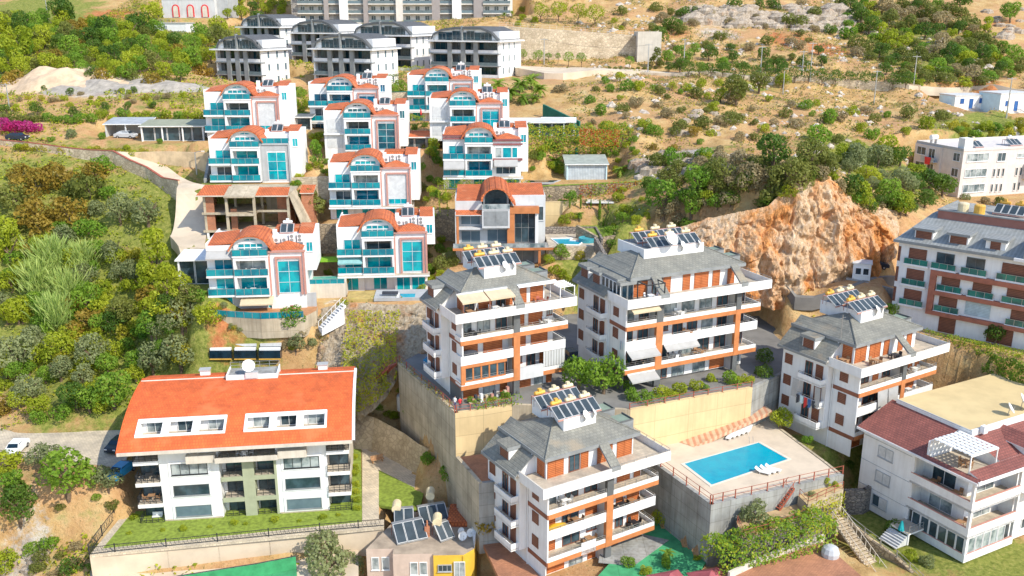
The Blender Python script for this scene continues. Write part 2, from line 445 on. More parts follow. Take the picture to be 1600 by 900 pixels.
villa_plot('lup', 331, 280, 163, 3, 0.6)
villa_plot('ltop', 323, 203, 178, 2, 1.5)
villa_plot('c3', 508, 232, 176, 2, 2.0)
villa_plot('c4', 485, 187, 190, 0, 2.7)
villa_plot('r4', 638, 170, 203, -1, 2.6)
villa_plot('r3', 672, 212, 181, 1, 1.0)
villa_plot('r2', 693, 272, 167, 1, 2.8)
villa_plot('grey', 712, 381, 149, 2, 3.4)
# --- terrain heights
CLB = [(1052, 405, 140), (1100, 430, 138), (1150, 452, 136.5), (1210, 470, 135.5), (1270, 460, 137), (1330, 440, 139), (1375, 418, 141.5), (1402, 392, 145)]
CLT = [(1046, 362, 144), (1105, 345, 143), (1150, 336, 142), (1200, 328, 141.5), (1246, 286, 142.5), (1296, 281, 143.5), (1338, 318, 146), (1402, 332, 150)]
CL2B = [(480, 575, 128), (520, 612, 125), (560, 640, 122.5), (600, 612, 122.5), (630, 572, 124.5), (680, 540, 126.5), (720, 520, 129)]
CL2T = [(470, 500, 132.5), (505, 486, 132.5), (545, 478, 132.8), (590, 480, 133), (640, 480, 133.2), (685, 470, 134.5), (730, 455, 137)]
CTL = [(260, 268, 171), (318, 284, 169), (1250, 152, 233), (1320, 166, 230), (1400, 168, 229), (1200, 140, 236), (0, 890, 98), (0, 800, 107), (20, 700, 113), (0, 660, 119), (0, 600, 130), (0, 500, 142), (0, 400, 153), (0, 300, 166), (0, 235, 178), (0, 190, 195),
       (0, 130, 225), (0, 60, 270), (0, 0, 330), (100, 870, 98), (120, 770, 105), (170, 690, 112), (330, 560, 133), (200, 450, 148), (200, 330, 160),
       (300, 370, 153), (300, 300, 165), (270, 215, 182), (150, 140, 215), (200, 60, 270), (200, 0, 330), (400, 34, 320), (330, 485, 139),
       (1080, 240, 172), (1200, 220, 180), (1000, 200, 187), (950, 130, 217), (1300, 180, 202), (1480, 220, 192), (1500, 170, 217), (1590, 200, 203),
       (880, 108, 250), (1250, 122, 240), (1400, 134, 234), (1570, 142, 232), (1100, 60, 285), (1100, 0, 320), (1350, 60, 290), (1350, 0, 340), (1590, 90, 275),
       (1590, 0, 330), (600, 50, 296), (600, -40, 360), (1100, -60, 370), (1400, -60, 390), (100, -60, 380), (800, 108, 252), (560, 137, 226), (735, 124, 240), (560, 95, 262),
       (1500, 320, 178), (1350, 290, 167), (1590, 320, 178), (1400, 260, 176), (900, 290, 168), (940, 250, 176), (960, 350, 155), (930, 405, 139), (1010, 430, 136), (840, 215, 186), (760, 130, 215),
       (850, 330, 156)]
PTS = [at(*c) for c in CTL + CLB + CLT + CL2B + CL2T]
PTS += [atz(u, v, z) for u, v, z in ((300, 892, -63.2), (450, 890, -63.2), (560, 905, -66), (690, 905, -68), (150, 905, -63.4), (950, 905, -62.5), (1060, 895, -62))]
PTS += [Vector(p) for p in ((-70, 70, -74), (0, 70, -68), (60, 70, -68), (-140, 100, -64), (-140, 200, -24), (-200, 320, 0), (150, 110, -50), (170, 200, -30), (220, 320, -4), (-300, 100, -66), (300, 100, -48),
                           (0, 30, -80), (0, 450, 45), (-300, 450, 30), (300, 450, 45))]
for k, (p, yw, bl) in VIL.items():
 for x in (1, 13):
  q = loc2w((p, yw), x, 4); q.z -= bl; PTS.append(q)
PTS += [Vector((PA[0].x + 5, PA[0].y, -60)), Vector((PA[0].x + 22, PA[0].y + 3, -60)), loc2w(PF, 3, 3), loc2w(BLK['D'], 8, 5), loc2w(BLK['E'], 8, 6), loc2w(BLK['C'], 8, 6), loc2w(BLK['B'], 10, 6),
  loc2w(PG, 8, 6), loc2w(PH, 8, 4)]
PTS = np.array([tuple(p) for p in PTS])
def rbf_fit(P):
 n = len(P); d = np.linalg.norm(P[:, None, :2] - P[None, :, :2], axis=2)
 A = np.zeros((n + 3, n + 3)); A[:n, :n] = d + np.eye(n) * -0.8; A[:n, n] = 1; A[:n, n + 1:] = P[:, :2] / 100; A[n, :n] = 1; A[n + 1:, :n] = P[:, :2].T / 100
 return np.linalg.solve(A, np.concatenate([P[:, 2], np.zeros(3)]))
RBW = rbf_fit(PTS)
def rbf(xy):
 out = np.zeros(len(xy))
 for a in range(0, len(xy), 20000):
  q = xy[a:a + 20000]
  d = np.linalg.norm(q[:, None] - PTS[None, :, :2], axis=2)
  out[a:a + 20000] = d @ RBW[:-3] + RBW[-3] + q @ RBW[-2:] / 100
 return out
core_x = np.arange(-135, 150.01, 1.0); core_y = np.arange(62, 345.01, 1.0)
GX = np.concatenate([[-1500, -900, -600, -420, -300, -230, -190, -160, -145], core_x, [160, 175, 200, 240, 300, 420, 600, 900, 1500]])
GY = np.concatenate([[-400, -150, -40, 10, 30, 42, 50, 56], core_y, [355, 370, 390, 420, 470, 560, 700, 1000, 1600]])
XX, YY = np.meshgrid(GX, GY)
XY = np.stack([XX.ravel(), YY.ravel()], 1)
HH = rbf(np.clip(XY, (-320, 20), (320, 460)))
def sdist(poly, xy):
 """signed distance to a polygon, negative inside"""
 P = np.array(poly, float); n = len(P)
 best = np.full(len(xy), 1e9); inside = np.zeros(len(xy), bool)
 for i in range(n):
  a, b = P[i], P[(i + 1) % n]; e = b - a; w_ = xy - a
  t = np.clip((w_ @ e) / (e @ e), 0, 1)
  best = np.minimum(best, np.linalg.norm(w_ - t[:, None] * e, axis=1))
  c1 = a[1] > xy[:, 1]; c2 = b[1] > xy[:, 1]
  with np.errstate(divide='ignore', invalid='ignore'):
   inside ^= (c1 != c2) & (xy[:, 0] < (b[0] - a[0]) * (xy[:, 1] - a[1]) / (b[1] - a[1]) + a[0])
 return np.where(inside, -best, best)
BUMPY = np.ones(len(XY))
def pad(poly, z, margin=2.5, shrink=0.0):
 global HH
 s = sdist(poly, XY)
 t = np.clip((s + shrink) / margin, 0, 1); t = t * t * (3 - 2 * t)
 HH = z * (1 - t) + HH * t
 BUMPY[s < margin] = 0
def pz(pts, z): return [tuple(atz(u, v, z)[:2]) for u, v in pts]
PLAT = pz([(624, 568), (711, 645), (800, 632), (985, 640), (1175, 606), (1262, 560), (1200, 492), (1010, 470), (800, 500), (690, 535)], -47.2)
DECK = pz([(1110, 790), (1318, 744), (1196, 652), (985, 700)], -53)
LOWR = pz([(712, 716), (770, 708), (850, 700), (850, 752), (748, 757)], -52.5)
for (p, yw, bl), k in ((VIL[k], k) for k in VIL):
 pad(rectpoly((p, yw), -1.5, -3.5, 16.5, 11), p.z - bl, 3.0)
pad(rectpoly(PA, -2, -3, 29, 17), -60, 2.0)
pad(rectpoly(PA, -42, 3, -4.5, 17), -55.3, 3.0)
pad(rectpoly(PA, 25, 2, 33.5, 20), -60, 2.0)
pad(rectpoly(BLK['D'], -5, -12, 28, 14), -61.0, 2.0)
pad(rectpoly(BLK['E'], -5, -5, 22, 14), BLK['E'][0].z, 3.0)
pad(rectpoly(PF, -17, -6, 20, 18), -60, 3.0)
pad(rectpoly(PG, -3, -4, 40, 18), -44, 3.0)
pad(rectpoly(PH, -4, -2, 26, 12), PH[0].z, 3.0)
pad(pz([(1105, 905), (1300, 850), (1380, 900), (1300, 990)], -57.6), -57.6, 2.0)
pad(pz([(940, 910), (1010, 832), (1100, 868), (1085, 910)], -60.4), -60.4, 1.5)
pad([tuple(atz(u, v, -68)[:2]) for u, v in ((560, 960), (770, 960), (770, 1010), (560, 1010))] + [], -68, 2.0)
GV = (VIL['grey'][0], VIL['grey'][1]); pad(rectpoly(GV, 15.5, -7, 25, 7.5), GV[0].z - 2.2, 2.0)
YH = atz(572, 858, -60)
pad([(YH.x - 2, YH.y - 4), (YH.x + 15, YH.y - 4), (YH.x + 14, YH.y + 11), (YH.x + 3, YH.y + 11)], -67.6, 2.0)
for u, v, Y, yw_, x1_, y1_ in ((378, 92, 276, -24, 15, 14), (456, 103, 266, -24, 17, 15), (553, 108, 258, -24, 19, 15), (672, 119, 246, -24, 21, 15), (340, 134, 238, -24, 15, 12), (491, 135, 230, -24, 18, 13), (455, 50, 312, 3, 74, 18),
                               (255, 28, 315, -4, 22, 12), (241, 61, 296, -6, 11, 7), (1490, 174, 228, 12, 10, 7), (1560, 178, 224, 16, 11, 8), (1496, 309, 178, 17, 35, 14),
                               (766, 216, 182, 2, 15, 6), (846, 212, 184, -4, 7, 6), (885, 281, 172, 2, 8, 6), (629, 233, 182, 2, 7, 6), (440, 203, 186, 2, 6, 5), (166, 214, 186, 2, 9, 6), (222, 221, 181, 2, 13, 7), (281, 446, 134, 4, 5, 6), (1331, 437, 138, -20, 3, 3)):
 q_ = (at(u, v, Y), R(yw_)); pad(rectpoly(q_, -1.5, -10 if u > 1480 and v < 200 else -3.5, x1_ + 1, y1_), q_[0].z, 4.0)
pad(LOWR, -52.5, 1.2, 1.3)
pad(DECK, -53.0, 1.2, 1.3)
pad(PLAT, -47.2, 1.2, 1.3)
def fnoise(xy, s, seed, H=0.9, oc=5):
 return np.array([mnoise.fractal(Vector((x / s, y / s, seed)), H, 2.1, oc) for x, y in xy])
core = (XY[:, 0] > -140) & (XY[:, 0] < 155) & (XY[:, 1] > 60) & (XY[:, 1] < 350)
nz = np.zeros(len(XY)); nz[core] = fnoise(XY[core], 14.0, 3.3)
wild = np.clip((XY[:, 0] - 5) / 20, 0, 1) * np.clip((XY[:, 1] - 150) / 20, 0, 1)
HH = HH + nz * BUMPY * (0.35 + 0.9 * wild)
def dip(bot, top, d):
 B_, T_ = [at(*c) for c in bot], [at(*c) for c in top]
 poly = [(p.x, p.y) for p in B_] + [(p.x, p.y) for p in T_[::-1]]
 s = sdist(poly, XY); return d * np.clip((-s + .6) / 2.0, 0, 1)
HH = HH - dip(CLB, CLT, 2.6) - dip(CL2B, CL2T, 2.2)
NX, NY = len(GX), len(GY)
HG = HH.reshape(NY, NX)
def hz(x, y):
 i = min(max(int(np.searchsorted(GX, x)) - 1, 0), NX - 2); j = min(max(int(np.searchsorted(GY, y)) - 1, 0), NY - 2)
 a = (x - GX[i]) / (GX[i + 1] - GX[i]); b = (y - GY[j]) / (GY[j + 1] - GY[j])
 return (HG[j, i] * (1 - a) + HG[j, i + 1] * a) * (1 - b) + (HG[j + 1, i] * (1 - a) + HG[j + 1, i + 1] * a) * b
def ground(u, v, y0=62.0):
 """where the line of sight meets the ground"""
 Y = y0; step = 0.7; prev = None
 while Y < 420:
  p = at(u, v, Y)
  if p.z < hz(p.x, p.y): return Vector((p.x, p.y, hz(p.x, p.y)))
  Y += step
 p = at(u, v, 340); p.z = hz(p.x, p.y)
 return p
ZON = np.zeros((len(XY), 3))
def zone(u, v, rad, ch, amt=1.0, sq=1.0):
 c = ground(u, v); d = np.hypot((XY[:, 0] - c.x), (XY[:, 1] - c.y) / sq)
 ZON[:, ch] = np.maximum(ZON[:, ch], amt * np.clip(1.4 - d / rad, 0, 1))
for z in ((80, 60, 40, 0, .75, 1.5), (30, 20, 30, 0, .8), (150, 420, 30, 0, .75), (60, 300, 22, 0, .6), (250, 520, 20, 0, .8), (340, 60, 22, 0, .9), (120, 480, 20, 0, .8), (230, 560, 18, 0, .9), (60, 380, 16, 0, .7), (1450, 60, 30, 0, .55), (1340, 20, 20, 0, .5), (1560, 210, 16, 0, .8),
          (1180, 130, 12, 0, .5), (1350, 260, 14, 0, .8), (280, 150, 16, 0, .5), (60, 180, 12, 0, .25), (1000, 270, 10, 0, .5), (1130, 250, 12, 0, .5), (30, 880, 12, 0, .3), (900, 400, 6, 0, 1), (960, 355, 6, 0, 1),
          (180, 25, 14, 1, .9), (340, 500, 3, 1, .9), (370, 508, 3, 1, .8), (1230, 60, 12, 1, .8), (1300, 80, 10, 1, .9), (1060, 55, 10, 1, .7), (1520, 140, 14, 1, .8), (1570, 40, 12, 1, .7), (1050, 190, 16, 1, .5), (990, 190, 12, 1, .5),
          (200, 415, 6, 1, .5), (190, 660, 6, 1, .3), (1400, 130, 12, 1, .6), (620, 630, 6, 1, .3), (230, 300, 5, 1, .5),
          (1110, 25, 16, 2, .9), (1250, 30, 12, 2, .8), (1120, 55, 12, 2, .7), (1270, 290, 10, 2, .8), (1050, 250, 9, 2, .8), (90, 118, 14, 1, .55), (180, 135, 16, 2, .8), (110, 135, 14, 2, .7), (1420, 850, 9, 0, .8), (1380, 770, 7, 0, .7), (1560, 885, 9, 0, .8), (1270, 700, 6, 0, .7), (1450, 90, 24, 0, .6), (1380, 50, 6, 2, .6), (40, 880, 5, 2, .8), (1110, 210, 8, 2, .5)):
 zone(*z)
def ground_material():
 m, n, l, p = _new('hillside_ground')
 a = n.new('ShaderNodeAttribute'); a.attribute_name = 'zone'
 s = n.new('ShaderNodeSeparateColor'); l.new(a.outputs['Color'], s.inputs[0])
 big = _noise(n, l, 0.09, 5); big2 = _noise(n, l, 0.16, 4); mid = _noise(n, l, 0.35, 6, rough=0.7); fine = _noise(n, l, 1.6, 6, rough=0.75)
 dry = _ramp(n, l, mid.outputs[0], [(0.32, (0.36, 0.21, 0.08)), (0.5, (0.53, 0.34, 0.145)), (0.68, (0.58, 0.44, 0.22))]).outputs[0]
 soil = _ramp(n, l, fine.outputs[0], [(0.3, (0.40, 0.20, 0.085)), (0.65, (0.57, 0.35, 0.18))]).outputs[0]
 bs = _ramp(n, l, big.outputs[0], [(0.45, (0, 0, 0)), (0.6, (1, 1, 1))]).outputs[0]
 col = _mix(n, l, dry, soil, bs)
 def mask(ch, thr, nz_, k=0.9):
  a1 = n.new('ShaderNodeMath'); a1.operation = 'MULTIPLY_ADD'; l.new(big2.outputs[0], a1.inputs[0]); a1.inputs[1].default_value = .9; l.new(s.outputs[ch], a1.inputs[2])
  ad = n.new('ShaderNodeMath'); ad.operation = 'MULTIPLY_ADD'; l.new(nz_, ad.inputs[0]); ad.inputs[1].default_value = 1.0; l.new(a1.outputs[0], ad.inputs[2])
  hf = n.new('ShaderNodeMath'); hf.operation = 'MULTIPLY'; l.new(ad.outputs[0], hf.inputs[0]); hf.inputs[1].default_value = 0.5
  return _ramp(n, l, hf.outputs[0], [(thr, (0, 0, 0)), (thr + .12, (1, 1, 1))]).outputs[0]
 grn = _ramp(n, l, fine.outputs[0], [(0.3, (0.09, 0.12, 0.02)), (0.5, (0.22, 0.24, 0.05)), (0.7, (0.38, 0.34, 0.10))]).outputs[0]
 red = _ramp(n, l, fine.outputs[0], [(0.3, (0.34, 0.11, 0.04)), (0.65, (0.58, 0.24, 0.10))]).outputs[0]
 rock = _ramp(n, l, mid.outputs[0], [(0.35, (0.36, 0.30, 0.25)), (0.6, (0.60, 0.53, 0.45))]).outputs[0]
 col = _mix(n, l, col, grn, mask(0, 0.64, mid.outputs[0]))
 col = _mix(n, l, col, rock, mask(2, 0.76, fine.outputs[0]))
 col = _mix(n, l, col, red, mask(1, 0.78, mid.outputs[0]))
 v = n.new('ShaderNodeTexNoise'); v.inputs['Scale'].default_value = 2.6; v.inputs['Detail'].default_value = 3; v.inputs['Roughness'].default_value = .8
 g = n.new('ShaderNodeNewGeometry'); l.new(g.outputs['Position'], v.inputs['Vector'])
 tf = _ramp(n, l, v.outputs[0], [(0.60, (0, 0, 0)), (0.68, (1, 1, 1))]).outputs[0]
 col = _mix(n, l, col, (0.20, 0.17, 0.07), tf)
 l.new(col, p.inputs['Base Color']); p.inputs['Roughness'].default_value = 0.95; p.inputs['Specular IOR Level'].default_value = 0.1
 _bump(n, l, fine.outputs[0], p, 1.0, 0.25)
 return m
GROUND = ground_material()
def build_terrain():
 me = bpy.data.meshes.new('hillside')
 verts = np.column_stack([XY, HH])
 j, i = np.meshgrid(np.arange(NY - 1), np.arange(NX - 1), indexing='ij')
 a = (j * NX + i).ravel()
 q = np.stack([a, a + 1, a + NX + 1, a + NX], 1)
 me.vertices.add(len(verts)); me.vertices.foreach_set('co', verts.ravel())
 me.loops.add(q.size); me.loops.foreach_set('vertex_index', q.ravel())
 me.polygons.add(len(q)); me.polygons.foreach_set('loop_start', np.arange(len(q)) * 4); me.polygons.foreach_set('loop_total', np.full(len(q), 4))
 me.polygons.foreach_set('use_smooth', np.ones(len(q), bool))
 me.materials.append(GROUND)
 at_ = me.attributes.new('zone', 'FLOAT_COLOR', 'POINT')
 at_.data.foreach_set('color', np.column_stack([ZON, np.ones(len(ZON))]).ravel())
 me.update(calc_edges=True); me.validate()
 obj('hillside_terrain', me, kind='structure')
build_terrain()
def rock_material(name, pale, mid_, red, redness):
 m, n, l, p = _new(name)
 g = n.new('ShaderNodeNewGeometry'); mp = n.new('ShaderNodeMapping'); mp.inputs['Scale'].default_value = (1, 1, .42); l.new(g.outputs['Position'], mp.inputs[0])
 a = _noise(n, l, .30, 6, mp.outputs[0], .65); b = _noise(n, l, 1.4, 8, mp.outputs[0], .75); c = _noise(n, l, .13, 4, mp.outputs[0])
 base = _ramp(n, l, b.outputs[0], [(.30, tuple(x * .35 for x in mid_)), (.43, mid_), (.62, pale)]).outputs[0]
 rd = _ramp(n, l, b.outputs[0], [(.30, tuple(x * .4 for x in red)), (.5, red), (.7, tuple(min(1, x * 1.5) for x in red))]).outputs[0]
 ad = n.new('ShaderNodeMath'); ad.operation = 'ADD'; l.new(a.outputs[0], ad.inputs[0]); l.new(c.outputs[0], ad.inputs[1])
 hf = n.new('ShaderNodeMath'); hf.operation = 'MULTIPLY'; l.new(ad.outputs[0], hf.inputs[0]); hf.inputs[1].default_value = .5; mk = _ramp(n, l, hf.outputs[0], [(redness, (0, 0, 0)), (redness + .09, (1, 1, 1))]).outputs[0]
 l.new(_mix(n, l, base, rd, mk), p.inputs['Base Color']); p.inputs['Roughness'].default_value = .95; p.inputs['Specular IOR Level'].default_value = .1
 _bump(n, l, b.outputs[0], p, 1.0, .5)
 return m
def rock_face(name, bot, top, mat, amp, seed, ns=200, nt=70, lean=1.6):
 B_, T_ = [at(*c) for c in bot], [at(*c) for c in top]
 def along(P, s):
  k = min(int(s * (len(P) - 1)), len(P) - 2); f = s * (len(P) - 1) - k; f = f * f * (3 - 2 * f); return P[k].lerp(P[k + 1], f)
 V = []; F = []
 for i in range(ns):
  s = i / (ns - 1); b, t = along(B_, s), along(T_, s)
  for j in range(nt):
   u = -.12 + 1.16 * j / (nt - 1); q = b.lerp(t, u); q.y = b.y + (t.y - b.y) * (max(u, 0) ** lean if u <= 1 else u);
   w = Vector((q.x, q.y, q.z * .8 + seed))
   cr = mnoise.fractal(w * .16, .9, 2.1, 3) * 1.2; rd_ = 1 - abs(mnoise.noise(Vector((w.x * .42, w.y * .42, w.z * .16)))) * 2.2; fi = mnoise.fractal(w * .9, .8, 2.2, 4) * .4
   ed = min(1, s * 12, (1 - s) * 12)
   vd = mnoise.voronoi(Vector((w.x * .34, w.y * .34, w.z * .2)))[0]; ck = min(1, (vd[1] - vd[0]) * 5); rb = abs(mnoise.noise(Vector((w.x * .22, w.y * .22, w.z * .05 + 4)))) * 2.4; st = abs(mnoise.noise(Vector((w.x * .05, w.y * .05, w.z * .45)))) * 1.0; dd = (cr * .7 - rb + rd_ * .4 + st + fi * 1.0 + ck * .45) * amp * ed * (1 if u < 1 else .3) * min(1, max(.15, (1.04 - u) * 6))
   V.append((q.x + fi * .3 * amp, q.y - dd, q.z + fi * .5 * amp * ed))
 for i in range(ns - 1):
  for j in range(nt - 1):
   a = i * nt + j; F.append((a, a + nt, a + nt + 1, a + 1))
 me = bpy.data.meshes.new(name); me.from_pydata(V, [], F); me.materials.append(mat)
 o = obj(name, me, kind='structure'); return o
rock_material('pale_limestone', (.54, .46, .37), (.38, .30, .22), (.50, .30, .17), .56)
rock_face('rock_cliff', CLB, CLT, rock_material('orange_limestone', (.74, .57, .40), (.58, .37, .20), (.62, .27, .09), .485), 1.35, 3.0, 240, 90)
rock_face('rock_bank', CL2B, CL2T, rock_material('tan_limestone', (.52, .44, .33), (.36, .28, .19), (.44, .22, .10), .50), .9, 9.0, 150, 60)
def flat(name, poly, z, mat, th=0.25):
 m = MB(); m.prism([tuple(p) for p in poly], z - th, z, mat)
 return obj(name, m, kind='structure')
def mound(name, u, v, Y, rx, ry, h, mat, seed):
 p = at(u, v, Y); m = MB(); N = 26; V = []
 for j in range(N):
  for i in range(N):
   a, b = 2 * i / (N - 1) - 1, 2 * j / (N - 1) - 1; x, y = p.x + a * rx, p.y + b * ry; f = max(0, 1 - (a * a + b * b)) ** .7
   V.append((x, y, hz(x, y) - .4 + f * h * (.7 + .7 * mnoise.noise(Vector((x * .15, y * .2, seed)))) + .25 * mnoise.noise(Vector((x * .6, y * .6, seed)))))
 for j in range(N - 1):
  for i in range(N - 1): k = j * N + i; m.poly([V[k], V[k + 1], V[k + N + 1], V[k + N]], mat)
 obj(name, m, kind='structure')
mound('sand_mound', 92, 132, 222, 17, 8, 4.2, plain('pale_sand', (.58, .43, .29), .95, .14, .5), 1); mound('sand_mound', 150, 138, 220, 12, 7, 2.4, MATS['pale_sand'], 5)
mound('gravel_mound', 190, 146, 217, 22, 6, 2.6, plain('grey_gravel', (.36, .32, .27), .95, .18, .8), 2); mound('gravel_mound', 250, 143, 218, 12, 5, 1.8, MATS['grey_gravel'], 3)
flat('car_park', PLAT, -47.2 + .1, ASPH, 0.5)
flat('pool_terrace', DECK, -53 + .1, plain('beige_deck_tiles', (0.60, 0.50, 0.38), 0.85, 0.07, 0.5), 0.5)
flat('lower_yard', LOWR, -52.5 + .1, RPAVER, 0.5)
# --- small things that stand on roofs, balconies and terraces
def chair_mesh(mat):
 def f():
  m = MB()
  for x in (-.2, .2):
   for y in (-.2, .2): m.box(x - .025, y - .025, 0, x + .025, y + .025, .42, mat)
  m.box(-.25, -.25, .42, .25, .25, .47, mat); m.slab([(-.24, .2, .47), (.24, .2, .47), (.24, .3, .9), (-.24, .3, .9)], .04, mat)
  return m
 return cached(('chair', mat.name), f)
def table_mesh(mat, w_=.8, d=.8):
 def f():
  m = MB(); m.box(-w_ / 2, -d / 2, .68, w_ / 2, d / 2, .73, mat)
  for x in (-1, 1):
   for y in (-1, 1): m.box(x * w_ * .42 - .03, y * d * .42 - .03, 0, x * w_ * .42 + .03, y * d * .42 + .03, .68, mat)
  return m
 return cached(('table', mat.name, w_, d), f)
def put(pl, name, mesh, label, cat, x, y, z, rz=0.0, group=None):
 o = obj(name, mesh, None, loc2w(pl, x, y, z), pl[1] + rz)
 return tag(o, label, cat, group)
def sitting(pl, x, y, z, where, mat, n=3, tmat=None):
 cn = 'white' if mat is WHITEP else 'dark' if mat in (BLACKM, DARKC) else 'brown'
 put(pl, 'table', table_mesh(tmat or mat), f'small {cn} table on {where}', 'table', x, y, z, group='tables on balconies and terraces')
 for k in range(n):
  a = k * 2 * math.pi / n
  sd = {2: ('right-hand', 'left-hand'), 3: ('right-hand', 'back', 'front'), 4: ('right-hand', 'back', 'left-hand', 'front')}[n][k]
  put(pl, 'chair', chair_mesh(mat), f'{sd} {cn} chair at the table on {where}', 'chair',
   x + .75 * math.cos(a), y + .55 * math.sin(a), z, a - math.pi / 2, 'chairs on balconies and terraces')
def dish_thing(pl, x, y, z, rz, size, label, tilt=35):
 t = thing('satellite_dish', label, 'satellite dish', loc2w(pl, x, y, z), pl[1] + rz, 'satellite dishes on the roofs')
 def bowl():
  m = MB(); prof = [(0.0001, 0.0), (.35, .03), (.7, .12), (1.0, .26)]
  m.lathe([(r * size, z_ * size) for r, z_ in prof], 14, WHITEP); m.lathe([(r * size, z_ * size - .02) for r, z_ in prof[::-1]], 14, WHITEP)
  m.tube((0, -size * .9, .25 * size), (0, 0, .75 * size), .02, n=4, mat=METAL); m.box(-.06, -.06, .7 * size, .06, .06, .82 * size, METAL)
  return m
 b = obj('reflector', cached(('reflector', size), bowl), t, (0, 0, .5 + size * .55)); b.rotation_euler = (R(90 - tilt), 0, 0)
 obj('mount', cached(('mount', size), lambda: MB().tube((0, .1, 0), (0, .05, .5 + size * .5), .05, n=6, mat=METAL).tube((-.3, .1, .03), (.3, .1, .03), .03, n=4, mat=METAL)), t)
 return t
def tank_mesh(L, r, mat):
 def f():
  m = MB(); m.tube((-L / 2, 0, r), (L / 2, 0, r), r, n=12, mat=mat)
  for s in (-1, 1): m.tube((s * L / 2, 0, r), (s * (L / 2 + .06), 0, r), r * .7, n=10, mat=mat)
  m.box(-L * .35, -.2, -.05, -L * .3, .2, r * .5, METAL); m.box(L * .3, -.2, -.05, L * .35, .2, r * .5, METAL)
  m.box(-.2, -.2, 2 * r - .04, .2, .2, 2 * r + .28, mat)
  return m
 return cached(('tank', L, r, mat.name), f)
def solar_row(pl, x, y, z, n, label, tanks=3, tmat=None, pw=1.0, ph=1.9, tilt=31, rz=0.0, lift=.25, fm=None):
 fm = fm or PINKB
 """a row of collectors that lean back, front edge at (x, y), with tanks behind the top edge"""
 p = loc2w(pl, x, y, z); t = thing('solar_water_heater', label, 'solar heater', p, pl[1] + rz, 'solar water heaters on the roofs')
 cy, cz = math.cos(R(tilt)) * ph, math.sin(R(tilt)) * ph
 def pan():
  m = MB(); m.box(-pw / 2 + .03, 0, -.06, pw / 2 - .03, ph, .02, PALEGREY); m.box(-pw / 2 + .09, .06, .02, pw / 2 - .09, ph - .06, .035, PANEL); return m
 for k in range(n):
  o = obj('panel', cached(('panel', pw, ph), pan), t, (pw * (k + .5), 0, lift)); o.rotation_euler = (R(tilt), 0, 0)
 def fr():
  m = MB(); L = n * pw
  for xx in [i * L / max(1, n // 2) for i in range(n // 2 + 1)]:
   m.tube((xx, cy, 0), (xx, cy, lift + cz), .035, n=4, mat=METAL); m.tube((xx, 0, lift * .5), (xx, cy, lift + cz - .08), .03, n=4, mat=METAL)
   m.tube((xx, 0, 0), (xx, 0, lift), .035, n=4, mat=fm)
  m.box(0, -.06, lift * .5 - .06, L, .06, lift * .5 + .06, fm); m.box(0, cy + .1, lift + cz - .1, L, cy + .6, lift + cz - .04, fm)
  for xx in [i * L / max(1, n // 2) for i in range(n // 2 + 1)]: m.tube((xx, cy + .55, 0), (xx, cy + .55, lift + cz - .04), .035, n=4, mat=RUST)
  return m
 obj('support_frame', cached(('support_frame', n, pw, ph, tilt, lift, fm.name), fr), t)
 for k in range(tanks):
  xx = n * pw * (k + .5) / tanks
  mt = tmat or (TANKY, TANKC, TANKC)[k % 3]
  obj('tank', tank_mesh(min(1.3, n * pw / tanks * .72), .24, mt), t, (xx, cy + .36, lift + cz - .02))
 return t
def awning(parent, x0, x1, y, z, out=1.5, drop=.55, mat=None, name='awning'):
 mat = mat or AWN
 m = MB(); m.slab([(x0, y, z), (x1, y, z), (x1, y - out, z - drop), (x0, y - out, z - drop)][::-1], .05, mat)
 m.box(x0, y - out - .04, z - drop - .2, x1, y - out, z - drop, mat); m.box(x0, y - .12, z - .02, x1, y, z + .12, WHITE)
 return obj(name, m, parent)
# --- the four grey-hipped apartment blocks
FH = 2.95
def wall_run(parent, pattern, x0, x1, y, z, glass_=None, seed=0, face='f', hh=2.2):
 """doors, shutters and plain wall pieces along a wall: S shutter, D double shutter, G glass, L curtained glass, W wall"""
 rr = random.Random(seed); wd = {'S': 1.2, 'D': 2.3, 'G': 1.7, 'L': 1.9, 'W': .6, 'N': 1.0}
 tot = sum(wd[c] for c in pattern); k = (x1 - x0) / tot; x = x0
 for c in pattern:
  ww = wd[c] * k; xm = x + ww / 2; w2 = round(ww - .12, 1)
  if c == 'S': shutter(parent, xm, y, z + .05, w2, hh)
  elif c == 'D': shutter(parent, xm, y, z + .05, w2, hh, split=1)
  elif c == 'G': window(parent, xm, y, z + .05, w2, hh, frame=BROWN, pane=GLASSD, name='glass_door')
  elif c == 'L': window(parent, xm, y, z + .05, w2, hh, frame=MGREY, pane=GLASSL, name='glass_door')
  elif c == 'N': window(parent, xm, y, z + .9, w2, hh - .9, frame=BROWN, pane=GLASSL)
  x += ww
